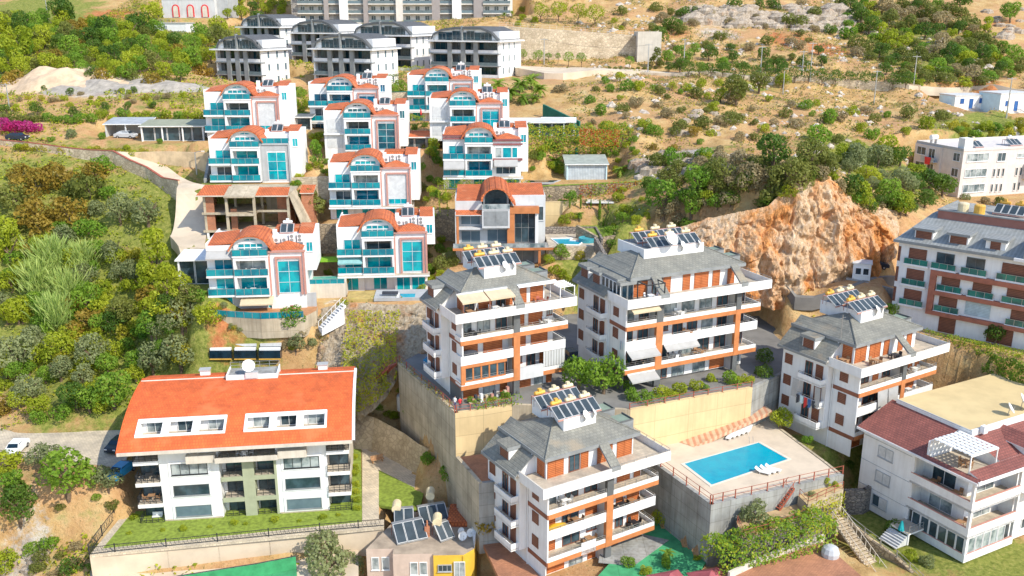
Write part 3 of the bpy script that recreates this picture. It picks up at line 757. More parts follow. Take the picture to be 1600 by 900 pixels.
def block(key, label, nick, cols, strips, left_x=1.2, depth=12.0, pats=None, gpat='WDWLWS', tpat='DWGSWDWS', boxn=6, solar_n=6, dark_ground=True, enclosed=None, gable=True, dormers=(7.6,), left_balc=True, box_dx=0.0, extra=None, box_w=None):
 pl = BLK[key]; W = BLKW[key]; z4 = 4 * FH
 B = thing('apartment_block', label, 'apartment block', pl[0], pl[1], 'grey-roofed apartment blocks')
 yb, yw = 0.9, 2.7                     # balcony front, recessed wall
 xr = cols[-1][1]
 m = MB()
 m.box(left_x, yw, 0, xr - .9, depth, z4 - .3, WHITE)
 m.box(0.15, 5.0, FH * .9, left_x + .1, depth - .02, z4 - .3, WHITE)
 m.box(left_x, yb + .05, FH * .95, left_x + .18, yw, z4 - .3, WHITE)              # front end of the side wall
 for a, b, *_ in strips: m.box(a + .1, yb + .1, 0, a + .28, yw, z4 - .3, PALEGREY)   # blades beside the balconies
 obj('wall', m, B)
 m = MB(); m.box(left_x - .03, yb + .3, 0, left_x + .05, depth * .5, FH * .93, DGREY if dark_ground else WHITE); obj('plinth', m, B)
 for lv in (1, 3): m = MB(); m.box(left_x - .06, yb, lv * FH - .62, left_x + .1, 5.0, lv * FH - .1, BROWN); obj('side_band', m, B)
 for s in strips:
  a, b, kind = s
  m = MB(); m.box(a, yb - .08, FH - .66, b, yb + .4, 3 * FH - .05, ORANGE); m.box(a, yb - .06, 3 * FH - .05, b, yb + .4, z4 - .2, DGREY); m.box(a + .03, yb, 0, b - .03, yb + .4, FH - .66, DGREY)
  obj('facade_strip', m, B)
 for ci, (x0, x1, ext) in enumerate(cols):
  for lv in (1, 2, 3):
   z = lv * FH; last = ci == len(cols) - 1
   xe = x1 + (.0 if lv != 3 else .3) if last else x1
   m = MB(); m.box(x0, yb + .1, z - .24, xe - .02, yw + .02, z - .02, WHITE, top=FLOORT);
   if last: m.box(xr - 1.4, yw, z - .236, xe - .02, yw + 3.2, z - .024, WHITE, top=FLOORT)
   obj('balcony_slab', m, B)
   m = MB(); hi = lv == 2
   z0, z1 = (z - .32, z + .85) if hi else (z - .08, z + .42)
   m.box(x0, yb, z0, xe, yb + .13, z1, WHITE)
   if ci == 0: m.box(x0, yb + .13, z0, x0 + .13, yw, z1, WHITE)
   if last: m.box(xe - .13, yb + .13, z0, xe, yw + 3.2, z1, WHITE)
   p = obj('parapet', m, B)
   if not hi:
    m = MB(); m.box(x0 - .02, yb - .05, z - .64, xe + .02, yb + .2, z - .081, ORANGE)
    if last: m.box(xe - .2, yb + .2, z - .64, xe + .02, yw + 3.2, z - .081, ORANGE)
    obj('orange_band', m, B)
   rail(B, (x0 + .1, yb + .06, z1 - .02), (xe - .06, yb + .06, z1 - .02), .26 if hi else .5, METAL, 1.6, 1 if hi else 2)
   if last: rail(B, (xe - .06, yb + .1, z1 - .02), (xe - .06, yw + 3.1, z1 - .02), .26 if hi else .5, METAL, 1.6, 1 if hi else 2)
   if enclosed == (ci, lv):
    m = MB(); m.box(x0 - .02, yb - .1, z + .1, x0 + .5, yb + .1, z + 2.6, ORANGE); m.box(x0 + .5, yb - .1, z + 2.25, xe - 1.0, yb + .1, z + 2.6, ORANGE)
    m.box(x0 - .02, yb + .1, z + .1, x0 + .1, yw, z + .2, ORANGE); obj('bay_surround', m, B)
    for k in range(5): window(B, x0 + 1.1 + k * (xe - x0 - 1.7) / 5, yb + .12, z + .43, round((xe - x0 - 1.9) / 5, 1), 1.8, frame=ORANGE, pane=GLASSD, mull=0, wfr=.09)
   pat = (pats or {}).get((ci, lv)) or rnd.choice(['LWGWS', 'SWGWL', 'DWSWG', 'GWLWS']) if x1 - x0 < 9 else ((pats or {}).get((ci, lv)) or 'LWLWGWLWG')
   xa = x0 + (.4 if ci == 0 else .45)
   wall_run(B, pat, xa, min(x1, xr - 1.0), yw, z, seed=lv)
  wall_run(B, gpat if x1 - x0 < 9 else gpat + 'WLWD', x0 + .4, min(x1, xr - 1.0), yw, 0.05, seed=9)
 for lv in (1, 2, 3):
  z = lv * FH
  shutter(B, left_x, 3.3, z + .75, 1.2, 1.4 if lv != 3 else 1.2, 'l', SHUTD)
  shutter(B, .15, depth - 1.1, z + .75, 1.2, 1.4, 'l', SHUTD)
  if left_balc:
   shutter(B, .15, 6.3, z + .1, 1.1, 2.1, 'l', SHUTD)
   window(B, .15, 8.0, z + .1, 1.2, 2.1, 'l', BROWN, GLASSD, name='glass_door')
   m = MB(); m.box(-.85, 5.2, z - .2, .15, 8.9, z - .02, WHITE, top=FLOORT); m.box(-.85, 5.2, z - .32, -.73, 8.9, z + .6, WHITE); m.box(-.73, 5.2, z - .31, .15, 5.32, z + .6, WHITE); m.box(-.73, 8.78, z - .31, .15, 8.9, z + .6, WHITE)
   obj('side_balcony', m, B); rail(B, (-.79, 5.26, z + .58), (-.79, 8.84, z + .58), .3, METAL, 1.2, 1)
  else: shutter(B, .15, 7.2, z + .75, 1.2, 1.4, 'l', SHUTD)
 obj('drain_pipe', MB().tube((left_x - .1, 4.85, 0), (left_x - .1, 4.85, z4 - .3), .06, n=6, mat=WHITEP), B)
 yt = 3.1; ex0, ex1, ey0, ey1 = 1.9, W - 2.6, 2.55, depth + .5
 m = MB(); m.box(.02, .02, z4 - .3, W - .02, depth, z4, WHITE, top=FLOORT); obj('terrace_slab', m, B)
 m = MB(); t = .16
 m.box(0, 0, z4 - .36, W, t, z4 + .85, WHITE, top=CREAM); m.box(0, t, z4 - .36, t, 5.0, z4 + .85, WHITE, top=CREAM); m.box(W - t, t, z4 - .36, W, depth - 2, z4 + .85, WHITE, top=CREAM)
 obj('terrace_parapet', m, B)
 rail(B, (W - .08, .1, z4 + .83), (W - .08, depth - 2.1, z4 + .83), .3, METAL, 1.5, 1); rail(B, (W * .5, .08, z4 + .83), (W - .1, .08, z4 + .83), .22, METAL, 1.8, 1)
 m = MB(); m.box(ex0 + .5, yt, z4, ex1 - .5, depth, z4 + 2.45, WHITE); obj('penthouse_wall', m, B)
 wall_run(B, tpat, ex0 + .6, ex1 - .7, yt, z4, seed=3, hh=2.3)
 shutter(B, ex0 + .5, yt + 1.0, z4 + .05, 1.4, 2.2, 'l', SHUT, 1)
 ze = z4 + 2.4; run = (ey1 - ey0) / 2; h = run * .42; cx0, cx1, cy = ex0 + run * .9, ex1 - run * .9, (ey0 + ey1) / 2
 m = MB()
 a, b, c, d = (ex0, ey0, ze + .38), (ex1, ey0, ze + .38), (ex1, ey1, ze + .38), (ex0, ey1, ze + .38)
 r0, r1 = (cx0, cy, ze + .38 + h), (cx1, cy, ze + .38 + h)
 m.poly([a, b, r1, r0], GTILE); m.poly([c, d, r0, r1], GTILE); m.poly([d, a, r0], GTILE); m.poly([b, c, r1], GTILE)
 m.poly([(ex0 + .02, ey0 + .02, ze + .03), (ex0 + .02, ey1, ze + .03), (ex1, ey1, ze + .03), (ex1, ey0 + .02, ze + .03)], PALEGREY)
 rf = obj('roof', m, B)
 m = MB(); m.box(ex0 - .05, ey0 - .05, ze, ex1 + .05, ey0 + .05, ze + .40, MGREY); m.box(ex1 - .05, ey0 + .05, ze, ex1 + .05, ey1 + .05, ze + .40, MGREY); m.box(ex0 - .05, ey0 + .05, ze, ex0 + .05, ey1 + .05, ze + .40, MGREY)
 obj('fascia', m, rf)
 m = MB()
 for p, q in ((a, r0), (b, r1), (r0, r1)): m.tube((p[0], p[1], p[2] + .02), (q[0], q[1], q[2] + .02), .11, n=6, mat=GTILE)
 obj('ridge_tiles', m, rf)
 sl = h / (run * .9)
 if gable:
  yg = 5.2; xt = 3.6; zt = ze + .38 + (xt - ex0) * sl + .12
  m = MB(); m.slab([(-.45, yg - .25, z4 + .25), (xt, yg - .25, zt), (xt, depth + .5, zt), (-.45, depth + .5, z4 + .25)], .16, GTILE, MGREY)
  m.box(-.52, yg - .25, z4 - .1, -.4, depth + .5, z4 + .27, MGREY)
  sr = obj('side_roof', m, B)
  m = MB(); m.yprism([(.05, z4), (ex0 + .55, z4), (ex0 + .55, zt - .9), (.05, z4 + .42)], yg, yg + .16, WHITE); obj('gable_wall', m, B)
  for dy in dormers:
   m = MB(); zd = z4 + .75
   m.box(.35, dy, zd - .3, 3.2, dy + 2.0, zd + 1.45, WHITE); d_ = obj('dormer', m, B)
   m = MB(); m.box(.0, dy - .25, zd + 1.45, 3.9, dy + 2.25, zd + 1.85, MGREY, top=GTILE); obj('dormer_roof', m, d_)
   shutter(d_, .35, dy + 1.0, zd + .05, 1.6, 1.25, 'l', SHUTD)
 for s in strips:
  a_, b_, kind = s
  if kind == 'buttress':
   m = MB(); m.slab([(a_ - .1, .1, z4 + .9), (b_ + .25, .1, z4 + .9), (b_ + .25, ey0 + .02, ze + .44), (a_ - .1, ey0 + .02, ze + .44)], .3, GTILE, MGREY)
   m.box(a_ - .1, -.03, z4 + .45, b_ + .25, .1, z4 + .9, MGREY); obj('roof_strip', m, B)
 for dy in (5.0, 8.6):
  m = MB(); m.box(ex1 - 2.4, dy, ze - .3, ex1 + 1.0, dy + 2.2, ze + .75, MGREY, top=plain('green_felt', (0.22, 0.28, 0.22), 0.9, 0.1) if 'green_felt' not in MATS else MATS['green_felt'])
  m.box(ex1 + .9, dy, ze + .751, ex1 + 1.0, dy + 2.2, ze + .95, DGREY); m.box(ex1 - 2.4, dy, ze + .751, ex1 + .9, dy + .1, ze + .95, DGREY)
  o_ = obj('side_dormer', m, B); shutter(o_, ex1 + .6, dy + 1.1, z4 + .3, 1.4, 1.7, 'r', SHUT)
 bw = box_w or boxn * .75; bx0 = (cx0 + cx1) / 2 - bw * .5 + box_dx; by0 = cy - 2.2; bz0 = ze + .38 + h * .45; bz1 = ze + .38 + h + (.3 if box_w is None else .15)
 m = MB(); m.box(bx0, by0, bz0, bx0 + bw, by0 + 6.6, bz1, WHITE, top=GCONC)
 m.box(bx0, by0, bz1, bx0 + .12, by0 + 6.6, bz1 + .2, WHITE); m.box(bx0 + .12, by0, bz1, bx0 + bw, by0 + .12, bz1 + .2, WHITE)
 obj('rooftop_box', m, B)
 sx = bx0 - (.7 if box_w is None else -1.2)
 nm = nick
 solar_row(pl, sx, by0 + .1, bz1 + .02, solar_n, f'front row of solar panels on the {nm}', 3, None)
 solar_row(pl, sx, by0 + 3.5, bz1 + .02, solar_n, f'back row of solar panels on the {nm}', 3, None)
 dish_thing(pl, bx0 + bw * .62, by0 - .25, bz1 - .55, .5, .55, f'white satellite dish in front of the panels on the {nm}')
 dish_thing(pl, bx0 + bw * .9, by0 - .2, bz1 - .45, .9, .4, f'small white dish right of the panels on the {nm}')
 return B, dict(z4=z4, yb=yb, yw=yw, W=W, ex0=ex0, ex1=ex1, ey0=ey0, ze=ze, yt=yt, depth=depth)
D_, d = block('D', 'white apartment block with orange bands and grey hip roof left of the swimming pool', 'block left of the pool',
              [(1.3, 9.2, 0), (10.1, 16.4, 0)], [(9.2, 10.1, 'buttress')],
              pats={(0, 3): 'LWGWG', (0, 2): 'SWGWS', (0, 1): 'SWGWN', (1, 3): 'NWDWS', (1, 2): 'NWSWD', (1, 1): 'NWGWD'}, tpat='DWGSWWDWD', dark_ground=False)
pl = BLK['D']
m = MB(); m.lathe([(1.0, 0), (1.08, .25), (.95, .45), (.6, .55), (.0001, .6)], 14, plain('yellow_vinyl', (0.75, 0.48, 0.04), 0.5, 0.1));
for v in range(len(m.v)): m.v[v] = (m.v[v][0] * 1.3, m.v[v][1] * .7, m.v[v][2] * 1.3)
put(pl, 'inflatable_boat', m.mesh('boat'), 'yellow covered inflatable boat lying on a balcony of the block left of the pool', 'boat', 3.0, 1.75, 2 * FH)
sitting(pl, 5.6, 1.8, 2 * FH, 'the balcony with the yellow boat', WOODW, 3)
sitting(pl, 13.6, 1.8, 2 * FH, 'second floor right balcony, block left of the pool', WOODW, 3)
sitting(pl, 12.0, 1.8, 2 * FH, 'the balcony opposite the yellow boat', BLACKM, 2)
sitting(pl, 4.0, 1.8, 3 * FH, 'third floor left balcony, block left of the pool', WHITEP, 3)
sitting(pl, 14, 1.8, 1 * FH, 'first floor right balcony, block left of the pool', BLACKM, 4)
sitting(pl, 7.5, 1.8, FH, 'first floor left balcony, block left of the pool', WOODW, 2)
m = MB(); m.box(5.8, d['yb'] - .05, FH - .6, 7.8, d['yb'] + .02, FH + .9, WHITE); obj('parapet_panel', m, D_)
C_, c = block('C', 'white apartment block with orange bands and beige terrace awnings below the grey villa', 'block with beige terrace awnings',
              [(1.0, 8.3, 0), (9.2, 15.9, 0)], [(8.3, 9.2, 'buttress')], depth=10.0, enclosed=(0, 1),
              pats={(0, 3): 'LWLWG', (0, 2): 'DWDW', (0, 1): 'WGWG', (1, 3): 'SWDWN', (1, 2): 'SWDW', (1, 1): 'NWGWD'}, tpat='GWDWGSWWSWD')
pl = BLK['C']
awning(C_, 1.2, 4.8, 2.5, 4 * FH + 2.55, 1.9, .55); awning(C_, 4.95, 8.4, 2.5, 4 * FH + 2.55, 1.9, .55)
for xx in (1.3, 4.9, 8.3): obj('awning_post', MB().box(xx - .06, .62, 4 * FH, xx + .06, .74, 4 * FH + 2.0, BROWN), C_)
m = MB(); m.slab([(9.6, 2.55, 4 * FH + 2.72), (15.2, 2.55, 4 * FH + 2.72), (15.2, 1.9, 4 * FH + 2.5), (9.6, 1.9, 4 * FH + 2.5)][::-1], .06, WHITE); obj('roof_lip', m, C_)
m = MB()
for xx in (14.7, 16.8):
 for yy in (.4, 3.0): m.box(xx - .05, yy - .05, 4 * FH, xx + .05, yy + .05, 4 * FH + 2.2, WHITE)
for k in range(6): m.box(14.65, .35 + k * .53, 4 * FH + 2.2, 16.85, .43 + k * .53, 4 * FH + 2.3, WHITE)
for xx in (14.7, 16.75): m.box(xx - .05, .3, 4 * FH + 2.1, xx + .05, 3.1, 4 * FH + 2.199, WHITE)
obj('pergola', m, C_)
m = MB(); m.lathe([(1.0, 0), (1.02, .5), (.9, .8), (.5, .95), (.0001, 1.0)], 12, DARKC)
for v in range(len(m.v)): m.v[v] = (m.v[v][0] * 1.25, m.v[v][1] * .75, m.v[v][2] * 1.25)
put(pl, 'covered_hot_tub', m.mesh('tub'), 'dark covered round tub on the left balcony of the beige-awning block', 'hot tub', 2.5, 1.75, 2 * FH)
m = MB()
for k in range(16):
 x0 = 12.6 + k * .2; m.box(x0, d['yb'] - .1 + (.04 if k % 2 else 0), FH + .5, x0 + .2, d['yb'] - .04 + (.04 if k % 2 else 0), 2 * FH - .35, AWNG if k % 2 else PALEGREY)
obj('balcony_curtain', m, C_)
m = MB(); m.box(9.2, d['yb'] - .08, FH - .7, 12.6, d['yb'] + .3, FH + .95, PALEGREY); obj('parapet_panel', m, C_)
sitting(pl, 2.4, 1.3, 4 * FH, 'the roof terrace under the beige awnings', WOODW, 4)
sitting(pl, 6.0, 1.3, 4 * FH, 'the terrace under the right beige awning', WHITEP, 3)
sitting(pl, 12.5, 1.5, 4 * FH, 'the terrace right of the beige awnings', RUST, 4)
sitting(pl, 13.5, 1.7, 3 * FH, 'the third floor right balcony of the beige-awning block', WHITEP, 4)
sitting(pl, 3.0, 1.7, 3 * FH, 'the third floor left balcony of the beige-awning block', BLACKM, 4)
m = MB()
for k in range(14): m.box(1.0 + k * .5, .2 + (k % 3) * .3, 0, 1.35 + k * .5, .6 + (k % 3) * .3, .5 + .3 * (k % 4), (AWN, PINKB, DARKC, WHITEP, RUST)[k % 5])
put(pl, 'stored_goods', m.mesh('goods'), 'clutter of boxes and cloths under the ground floor overhang of the beige-awning block', 'clutter', 1, .4, .05)
B_, b = block('B', 'widest white apartment block with orange bands and grey hip roof below the rock face', 'wide block by the cliff',
              [(.5, 5.0, 0), (6.0, 17.6, 0), (18.4, 21.4, 0)], [(5.0, 6.0, 'buttress'), (17.6, 18.4, 'buttress')], left_x=.4, depth=13.0, left_balc=True, dormers=(7.4, 10.6), box_w=9.5, box_dx=-.3, solar_n=8,
              pats={(0, 3): 'LWG', (0, 2): 'GWG', (0, 1): 'GWG', (1, 3): 'WLWLWLWG', (1, 2): 'WNWGWGWLWG', (1, 1): 'WGWLWGWG', (2, 3): 'SG', (2, 2): 'SG', (2, 1): 'GG'}, tpat='DWGSWWWSWDWSWWSW', gpat='GWLW')
pl = BLK['B']; z4 = 4 * FH
awning(B_, .8, 4.9, .85, z4 - .4, 1.0, .45, AWN); awning(B_, .6, 5.0, .85, 2 * FH - .35, 1.3, .6, AWNG); awning(B_, .8, 5.0, .85, FH - .66, 1.3, .6, AWNG); awning(B_, 6.2, 11.4, .85, 2 * FH - .35, .8, .5, AWNG)
m = MB()
m.box(.5, 3.4, z4 + 2.3, 3.4, 7.6, z4 + 2.62, MGREY, top=GTILE); m.box(.3, 2.4, z4 + 2.0, 3.4, 3.39, z4 + 2.4, MGREY, top=GTILE); obj('winter_garden_roof', m, B_)
for k in range(5): window(B_, .5, 3.0 + k * .95, z4 + .5, .9, 1.75, 'l', WHITE, NAVY, 0)
for k in range(2): window(B_, .95 + k * .9, 2.5, z4 + .05, .85, 2.1, 'f', MGREY, NAVY, 0, name='glass_door')
m = MB()
for xx in (2.9, 5.6):
 for yy in (.3, 2.4): m.box(xx - .06, yy - .06, z4, xx + .06, yy + .06, z4 + 2.3, BLACKM)
m.box(2.84, .24, z4 + 2.3, 5.66, .36, z4 + 2.42, BLACKM); m.box(2.84, 2.34, z4 + 2.3, 5.66, 2.46, z4 + 2.42, BLACKM); m.box(2.84, .36, z4 + 2.3, 2.96, 2.34, z4 + 2.42, BLACKM); m.box(5.54, .36, z4 + 2.3, 5.66, 2.34, z4 + 2.42, BLACKM)
obj('pergola', m, B_)
sitting(pl, 4.2, 1.3, z4, 'the roof terrace under the black pergola', WHITEP, 3)
sitting(pl, 9, 1.7, 3 * FH, 'the third floor long balcony of the wide block', WHITEP, 4)
sitting(pl, 10.5, 1.7, 2 * FH, 'the second floor long balcony of the wide block', WOODW, 4)
sitting(pl, 8.5, 1.7, FH, 'the first floor balcony of the wide block', WHITEP, 4)
sitting(pl, 12.5, 1.7, FH, 'first floor mid balcony, wide block', WOODW, 4)
sitting(pl, 2.8, 1.7, FH, 'the first floor corner balcony of the wide block', BLACKM, 4)
sitting(pl, 20, 1.8, 2 * FH, 'second floor right end, wide block', BLACKM, 3)
dish_thing(pl, 9.6, 5.2, z4 + 5.6, .3, 1.0, 'largest white satellite dish on the roof of the wide block')
m = MB()
for k in range(5): m.slab([(0.1, 1.0 + k * .2, 2 * FH + .9), (.15, 1.2 + k * .2, 2 * FH + .9), (.12, 1.2 + k * .2, 2 * FH - .2 - .3 * (k % 2)), (.05, 1.0 + k * .2, 2 * FH - .2)], .03, (LBLUE, WHITEP, BLUEP)[k % 3])
put(pl, 'laundry', m.mesh('laundry'), 'pale blue towels hung over the corner balcony of the wide block', 'laundry', 0, 0, 0)
E_, e = block('E', 'white apartment block with brown shutters and laundry on its side right of the swimming pool', 'block right of the pool',
              [(1.3, 9.6, 0), (10.4, 16.6, 0)], [(9.6, 10.4, 'buttress')], dark_ground=False,
              pats={(0, 3): 'SWGWSWG', (0, 2): 'SWGG', (0, 1): 'GWGG', (1, 3): 'SWDWS', (1, 2): 'NWDW', (1, 1): 'NWGW'}, tpat='DWDWSWWWSWSW', depth=12.5)
pl = BLK['E']
for k in range(2): m = MB(); m.slab([(4.9 + k * 2.1, d['yb'] - .06, 3 * FH - .6), (6.9 + k * 2.1, d['yb'] - .06, 3 * FH - .6), (6.8 + k * 2.1, d['yb'] - .3, 2 * FH + .2), (5.1 + k * 2.1, d['yb'] - .2, 2 * FH + .1)][::-1], .04, AWNG); obj('balcony_curtain', m, E_)
sitting(pl, 4.5, 1.4, z4, 'the front terrace, block right of the pool', WOODW, 4)
sitting(pl, 8.4, 1.4, z4, 'the terrace by the roof strip, pool-right block', BLACKM, 3)
sitting(pl, 1.2, 3.8, z4, 'the side terrace, block right of the pool', WOODW, 4)
sitting(pl, 12.8, 1.8, 2 * FH, 'second floor right balcony, block right of the pool', WHITEP, 4)
sitting(pl, 13.2, 1.8, 3 * FH, 'third floor right balcony, block right of the pool', WHITEP, 3)
sitting(pl, 3.2, 1.8, FH, 'first floor balcony, block right of the pool', WHITEP, 4)
for k, (mt, nmc) in enumerate(((DARKC, 'dark'), (BLUEP, 'blue'), (REDP, 'red'), (LBLUE, 'pale blue'), (DARKC, 'black'))):
 m = MB(); yy = 5.5 + k * .65; m.slab([(-1.15, yy, 2 * FH + .7), (-1.15, yy + .5, 2 * FH + .7), (-1.1, yy + .48, 2 * FH - .35 - .25 * (k % 3)), (-1.1, yy + .02, 2 * FH - .3)], .05, mt)
 put(pl, 'laundry', m.mesh('cloth'), f'{nmc} garment drying on the side balcony of the block right of the pool', 'laundry', 0, 0, 0, group='washing on the side balcony')
for s, yy in ((0, 5.0), (1, 8.6)):
 m = MB(); m.slab([(-.95, yy, 3 * FH - .35), (-.95, yy + .9, 3 * FH - .35), (-1.15, yy + (.2 if s else .9) - .3, 2 * FH + .3), (-1.15, yy + (-.2 if s == 0 else .9), 2 * FH + .2)], .05, AWNG); obj('side_curtain', m, E_)
obj('roof_antenna', MB().tube((2.2, 5.2, z4 + 2.8), (2.2, 5.2, z4 + 6.0), .04, n=5, mat=METAL).tube((1.6, 5.2, z4 + 5.6), (2.8, 5.2, z4 + 5.6), .025, n=4, mat=METAL), E_)
# --- the terraced villas
def arch_prof(x0, x1, zs, zt, n=12, flare=0.0):
 """points of an arched roof line from (x0, zs) over zt to (x1, zs)"""
 c = (x0 + x1) / 2; rx = (x1 - x0) / 2
 return [(c - rx * math.cos(math.pi * k / n), zs + (zt - zs) * math.sin(math.pi * k / n)) for k in range(n + 1)]
def ac_unit(pl, x, y, z, label, two=False):
 h = 1.25 if two else .75
 def f():
  m = MB(); m.box(-.45, -.18, .08, .45, .18, .08 + h, WHITEP); m.box(-.4, -.14, 0, -.3, .14, .08, METAL); m.box(.3, -.14, 0, .4, .14, .08, METAL)
  for k in range(2 if two else 1):
   cz = .08 + h * (.5 if not two else .27 + .46 * k); m.tube((-.08, -.2, cz), (-.08, -.181, cz), .27, n=10, mat=MGREY)
  return m
 return put(pl, 'air_conditioner', cached(('air_conditioner', two), f), label, 'air conditioner', x, y, z, group='air conditioners on the villa roofs')
def glassrail(parent, pts, h=.95, mat=None):
 mat = mat or TEALR
 m = MB()
 for (x0, y0, z), (x1, y1, _) in zip(pts, pts[1:]):
  d = Vector((x1 - x0, y1 - y0, 0)); L = d.length; d /= L; n_ = Vector((-d.y, d.x, 0)) * .025
  q = [(x0 + n_.x, y0 + n_.y), (x1 + n_.x, y1 + n_.y), (x1 - n_.x, y1 - n_.y), (x0 - n_.x, y0 - n_.y)]
  m.prism(q, z, z + h, mat)
 o = obj('glass_railing', m, parent)
 m = MB()
 for (x0, y0, z), (x1, y1, _) in zip(pts, pts[1:]):
  m.tube((x0, y0, z + h + .02), (x1, y1, z + h + .02), .03, n=4, mat=METAL)
  k = max(1, round(math.hypot(x1 - x0, y1 - y0) / 1.2))
  for i in range(k + 1): m.box(x0 + (x1 - x0) * i / k - .025, y0 + (y1 - y0) * i / k - .05, z, x0 + (x1 - x0) * i / k + .025, y0 + (y1 - y0) * i / k + .05, z + h, METAL)
 obj('handrail', m, o)
 return o
def hip(m, x0, y0, x1, y1, z, h, mat, back=True):
 """low roof that rises from three sides to the back wall"""
 r = min((x1 - x0) / 2, y1 - y0) * .9
 a, b, c, d = (x0, y0, z), (x1, y0, z), (x1, y1, z), (x0, y1, z)
 e, f = (x0 + r, y1, z + h), (x1 - r, y1, z + h)
 m.poly([a, b, f, e], mat); m.poly([d, a, e], mat); m.poly([b, c, f], mat); m.poly([c, d, e, f], mat)
TEALB = glass('blue_teal_window_glass', (0.0, 0.20, 0.30), 0.06, (0.0, 0.09, 0.16))
def hash_name(k): return sum(ord(c) * (i + 7) for i, c in enumerate(k))
def villa(key, label, nick, below=None, wing=(0, 4.0), bay=(4.0, 8.9), por=(8.9, 14.0), rw=15.4, glassm=None, portal='teal', wingm='balcony', archtop=8.8, depth=10.0, rwz=0.0, trim=None, wallm=None,
          wing_awning=None, ground='glass', ac=2, porticogrey=False, bars=(1, 2), bayp=1.5, attic='arch', rightwin=True, roofterrace=False):
 p, yw, bl = VIL[key]; pl = (p, yw); bl = below if below is not None else bl
 wallm = wallm or WHITE; trim = trim or PINKB; g = glassm or TEAL; vr = random.Random(hash_name(key)); G = lambda: vr.choice((g, g, TEALB, GLASSD, GLASSL, g))
 V = thing('villa', label, 'villa', p, yw, 'terraced villas with orange roofs')
 f1, f2, f3 = 0.0, 2.95, 5.9; zs = 6.95; ad = 5.8
 x0, x1 = wing; b0, b1 = bay; p0, p1 = por; yb = -bayp
 m = MB()
 m.box(x0, 0, -bl, x1, depth, 7.1, wallm)                                         # left wing
 m.box(x1, .3, -bl, b1, depth, f3 + .1, wallm)                                    # body behind the bay
 m.box(p0, -.6, -bl, p1 - .0, depth, 6.3, wallm)                                  # portal mass
 m.box(p1 - .4, 2.6, rwz if rightwin else -bl, rw, depth, 8.0, wallm)               # right rear wing
 m.box(p0 + .2, 3.2, 6.3, p1 - .4, depth, 7.7, wallm)
 obj('wall', m, V)
 m = MB(); m.slab([(x0 + .25, .3, 7.15), (x1 + .1, .3, 7.5), (x1 + .1, ad, 8.2), (x0 + .25, ad, 7.8)], .12, OTILE); m.box(x0, 0, 7.1, x0 + .22, depth, 7.5, wallm);
 obj('wing_roof', m, V)
 if trim is not None and wingm == 'trim':
  obj('trim_band', MB().box(x0, -.35, 6.3, x1 + .1, 0, 6.62, trim), V); obj('trim_band', MB().box(x0, -.45, 6.8, x1 + .1, 0, 7.1, trim), V)
  m = MB(); hip(m, x0 - .1, -.5, x1, 2.0, 7.11, .7, OTILE); obj('wing_front_roof', m, V)
 m = MB(); m.box(b0, yb, f1 - .35, b0 + .35, .3, f3 - .25, wallm); m.box(b1 - .3, yb, f1 - .35, b1, .3, f3 - .25, wallm); m.box(b0 + .35, yb, f3 - .75, b1 - .3, .3, f3 - .25, wallm)
 for z in (f1, f2): m.box(b0 + .35, yb, z - .35, b1 - .3, .3, z - .02, wallm, top=FLOORT)
 m.box(b0 - .1, yb - .12, f3 - .25, b1 + .1, .3, f3 - .02, wallm, top=FLOORT)
 obj('bay_frame', m, V)
 if attic == 'arch':
  ay = -.35
  prof = [(b0, f3)] + arch_prof(b0, b1, zs, archtop - .25) + [(b1, f3)]
  m = MB(); m.yprism(prof, ay, ad, wallm); av = obj('arched_room', m, V)
  outer = arch_prof(b0 - .35, b1 + .35, zs - .05, archtop); inner = arch_prof(b0 - .02, b1 + .02, zs, archtop - .22)
  outer = [(b0 - .75, zs - .4)] + outer[1:-1] + [(b1 + .75, zs - .4)]
  inner = [(b0 - .6, zs - .5)] + inner[1:-1] + [(b1 + .6, zs - .5)]
  m = MB()
  for k in range(len(outer) - 1):
   (ax, az), (bx, bz) = outer[k], outer[k + 1]; (cx, cz), (dx, dz) = inner[k], inner[k + 1]
   y0_, y1_ = ay - .75, ad + .2
   m.poly([(ax, y0_, az), (bx, y0_, bz), (bx, y1_, bz), (ax, y1_, az)], OTILE)
   m.poly([(cx, y0_, cz), (dx, y0_, dz), (bx, y0_, bz), (ax, y0_, az)], OTILE if wallm is WHITE and trim is PINKB else OTILE)
   m.poly([(dx, y0_, dz), (cx, y0_, cz), (cx, y1_, cz), (dx, y1_, dz)], wallm)
   m.poly([(bx, y1_, bz), (dx, y1_, dz), (cx, y1_, cz), (ax, y1_, az)], wallm)
  m.poly([(outer[0][0], ay - .75, outer[0][1]), (outer[0][0], ad + .2, outer[0][1]), (inner[0][0], ad + .2, inner[0][1]), (inner[0][0], ay - .75, inner[0][1])], OTILE)
  m.poly([(outer[-1][0], ay - .75, outer[-1][1]), (inner[-1][0], ay - .75, inner[-1][1]), (inner[-1][0], ad + .2, inner[-1][1]), (outer[-1][0], ad + .2, outer[-1][1])], OTILE)
  ro = obj('arched_roof', m, V)
  ws = b1 - b0
  ga = arch_prof(b0 + .7, b1 - .7, zs - .05, archtop - .65)
  m = MB(); m.yprism([(b0 + .7, f3 + .05)] + ga + [(b1 - .7, f3 + .05)], ay - .03, ay + .06, g); aw = obj('arched_window', m, V)
  m = MB()
  for k in range(5):
   xx = b0 + .7 + (ws - 1.4) * k / 4; zz = zs - .05 + (archtop - .6 - zs) * math.sin(math.acos(max(-1, min(1, 1 - 2 * k / 4))))
   m.box(xx - .05, ay - .08, f3 + .05, xx + .05, ay - .03, zz, wallm)
  m.box(b0 + .7, ay - .09, f3 + 1.5, b1 - .7, ay - .031, f3 + 2.0, wallm); m.box(b0 + .7, ay - .085, f3 + .85, b1 - .7, ay - .031, f3 + 1.02, wallm)
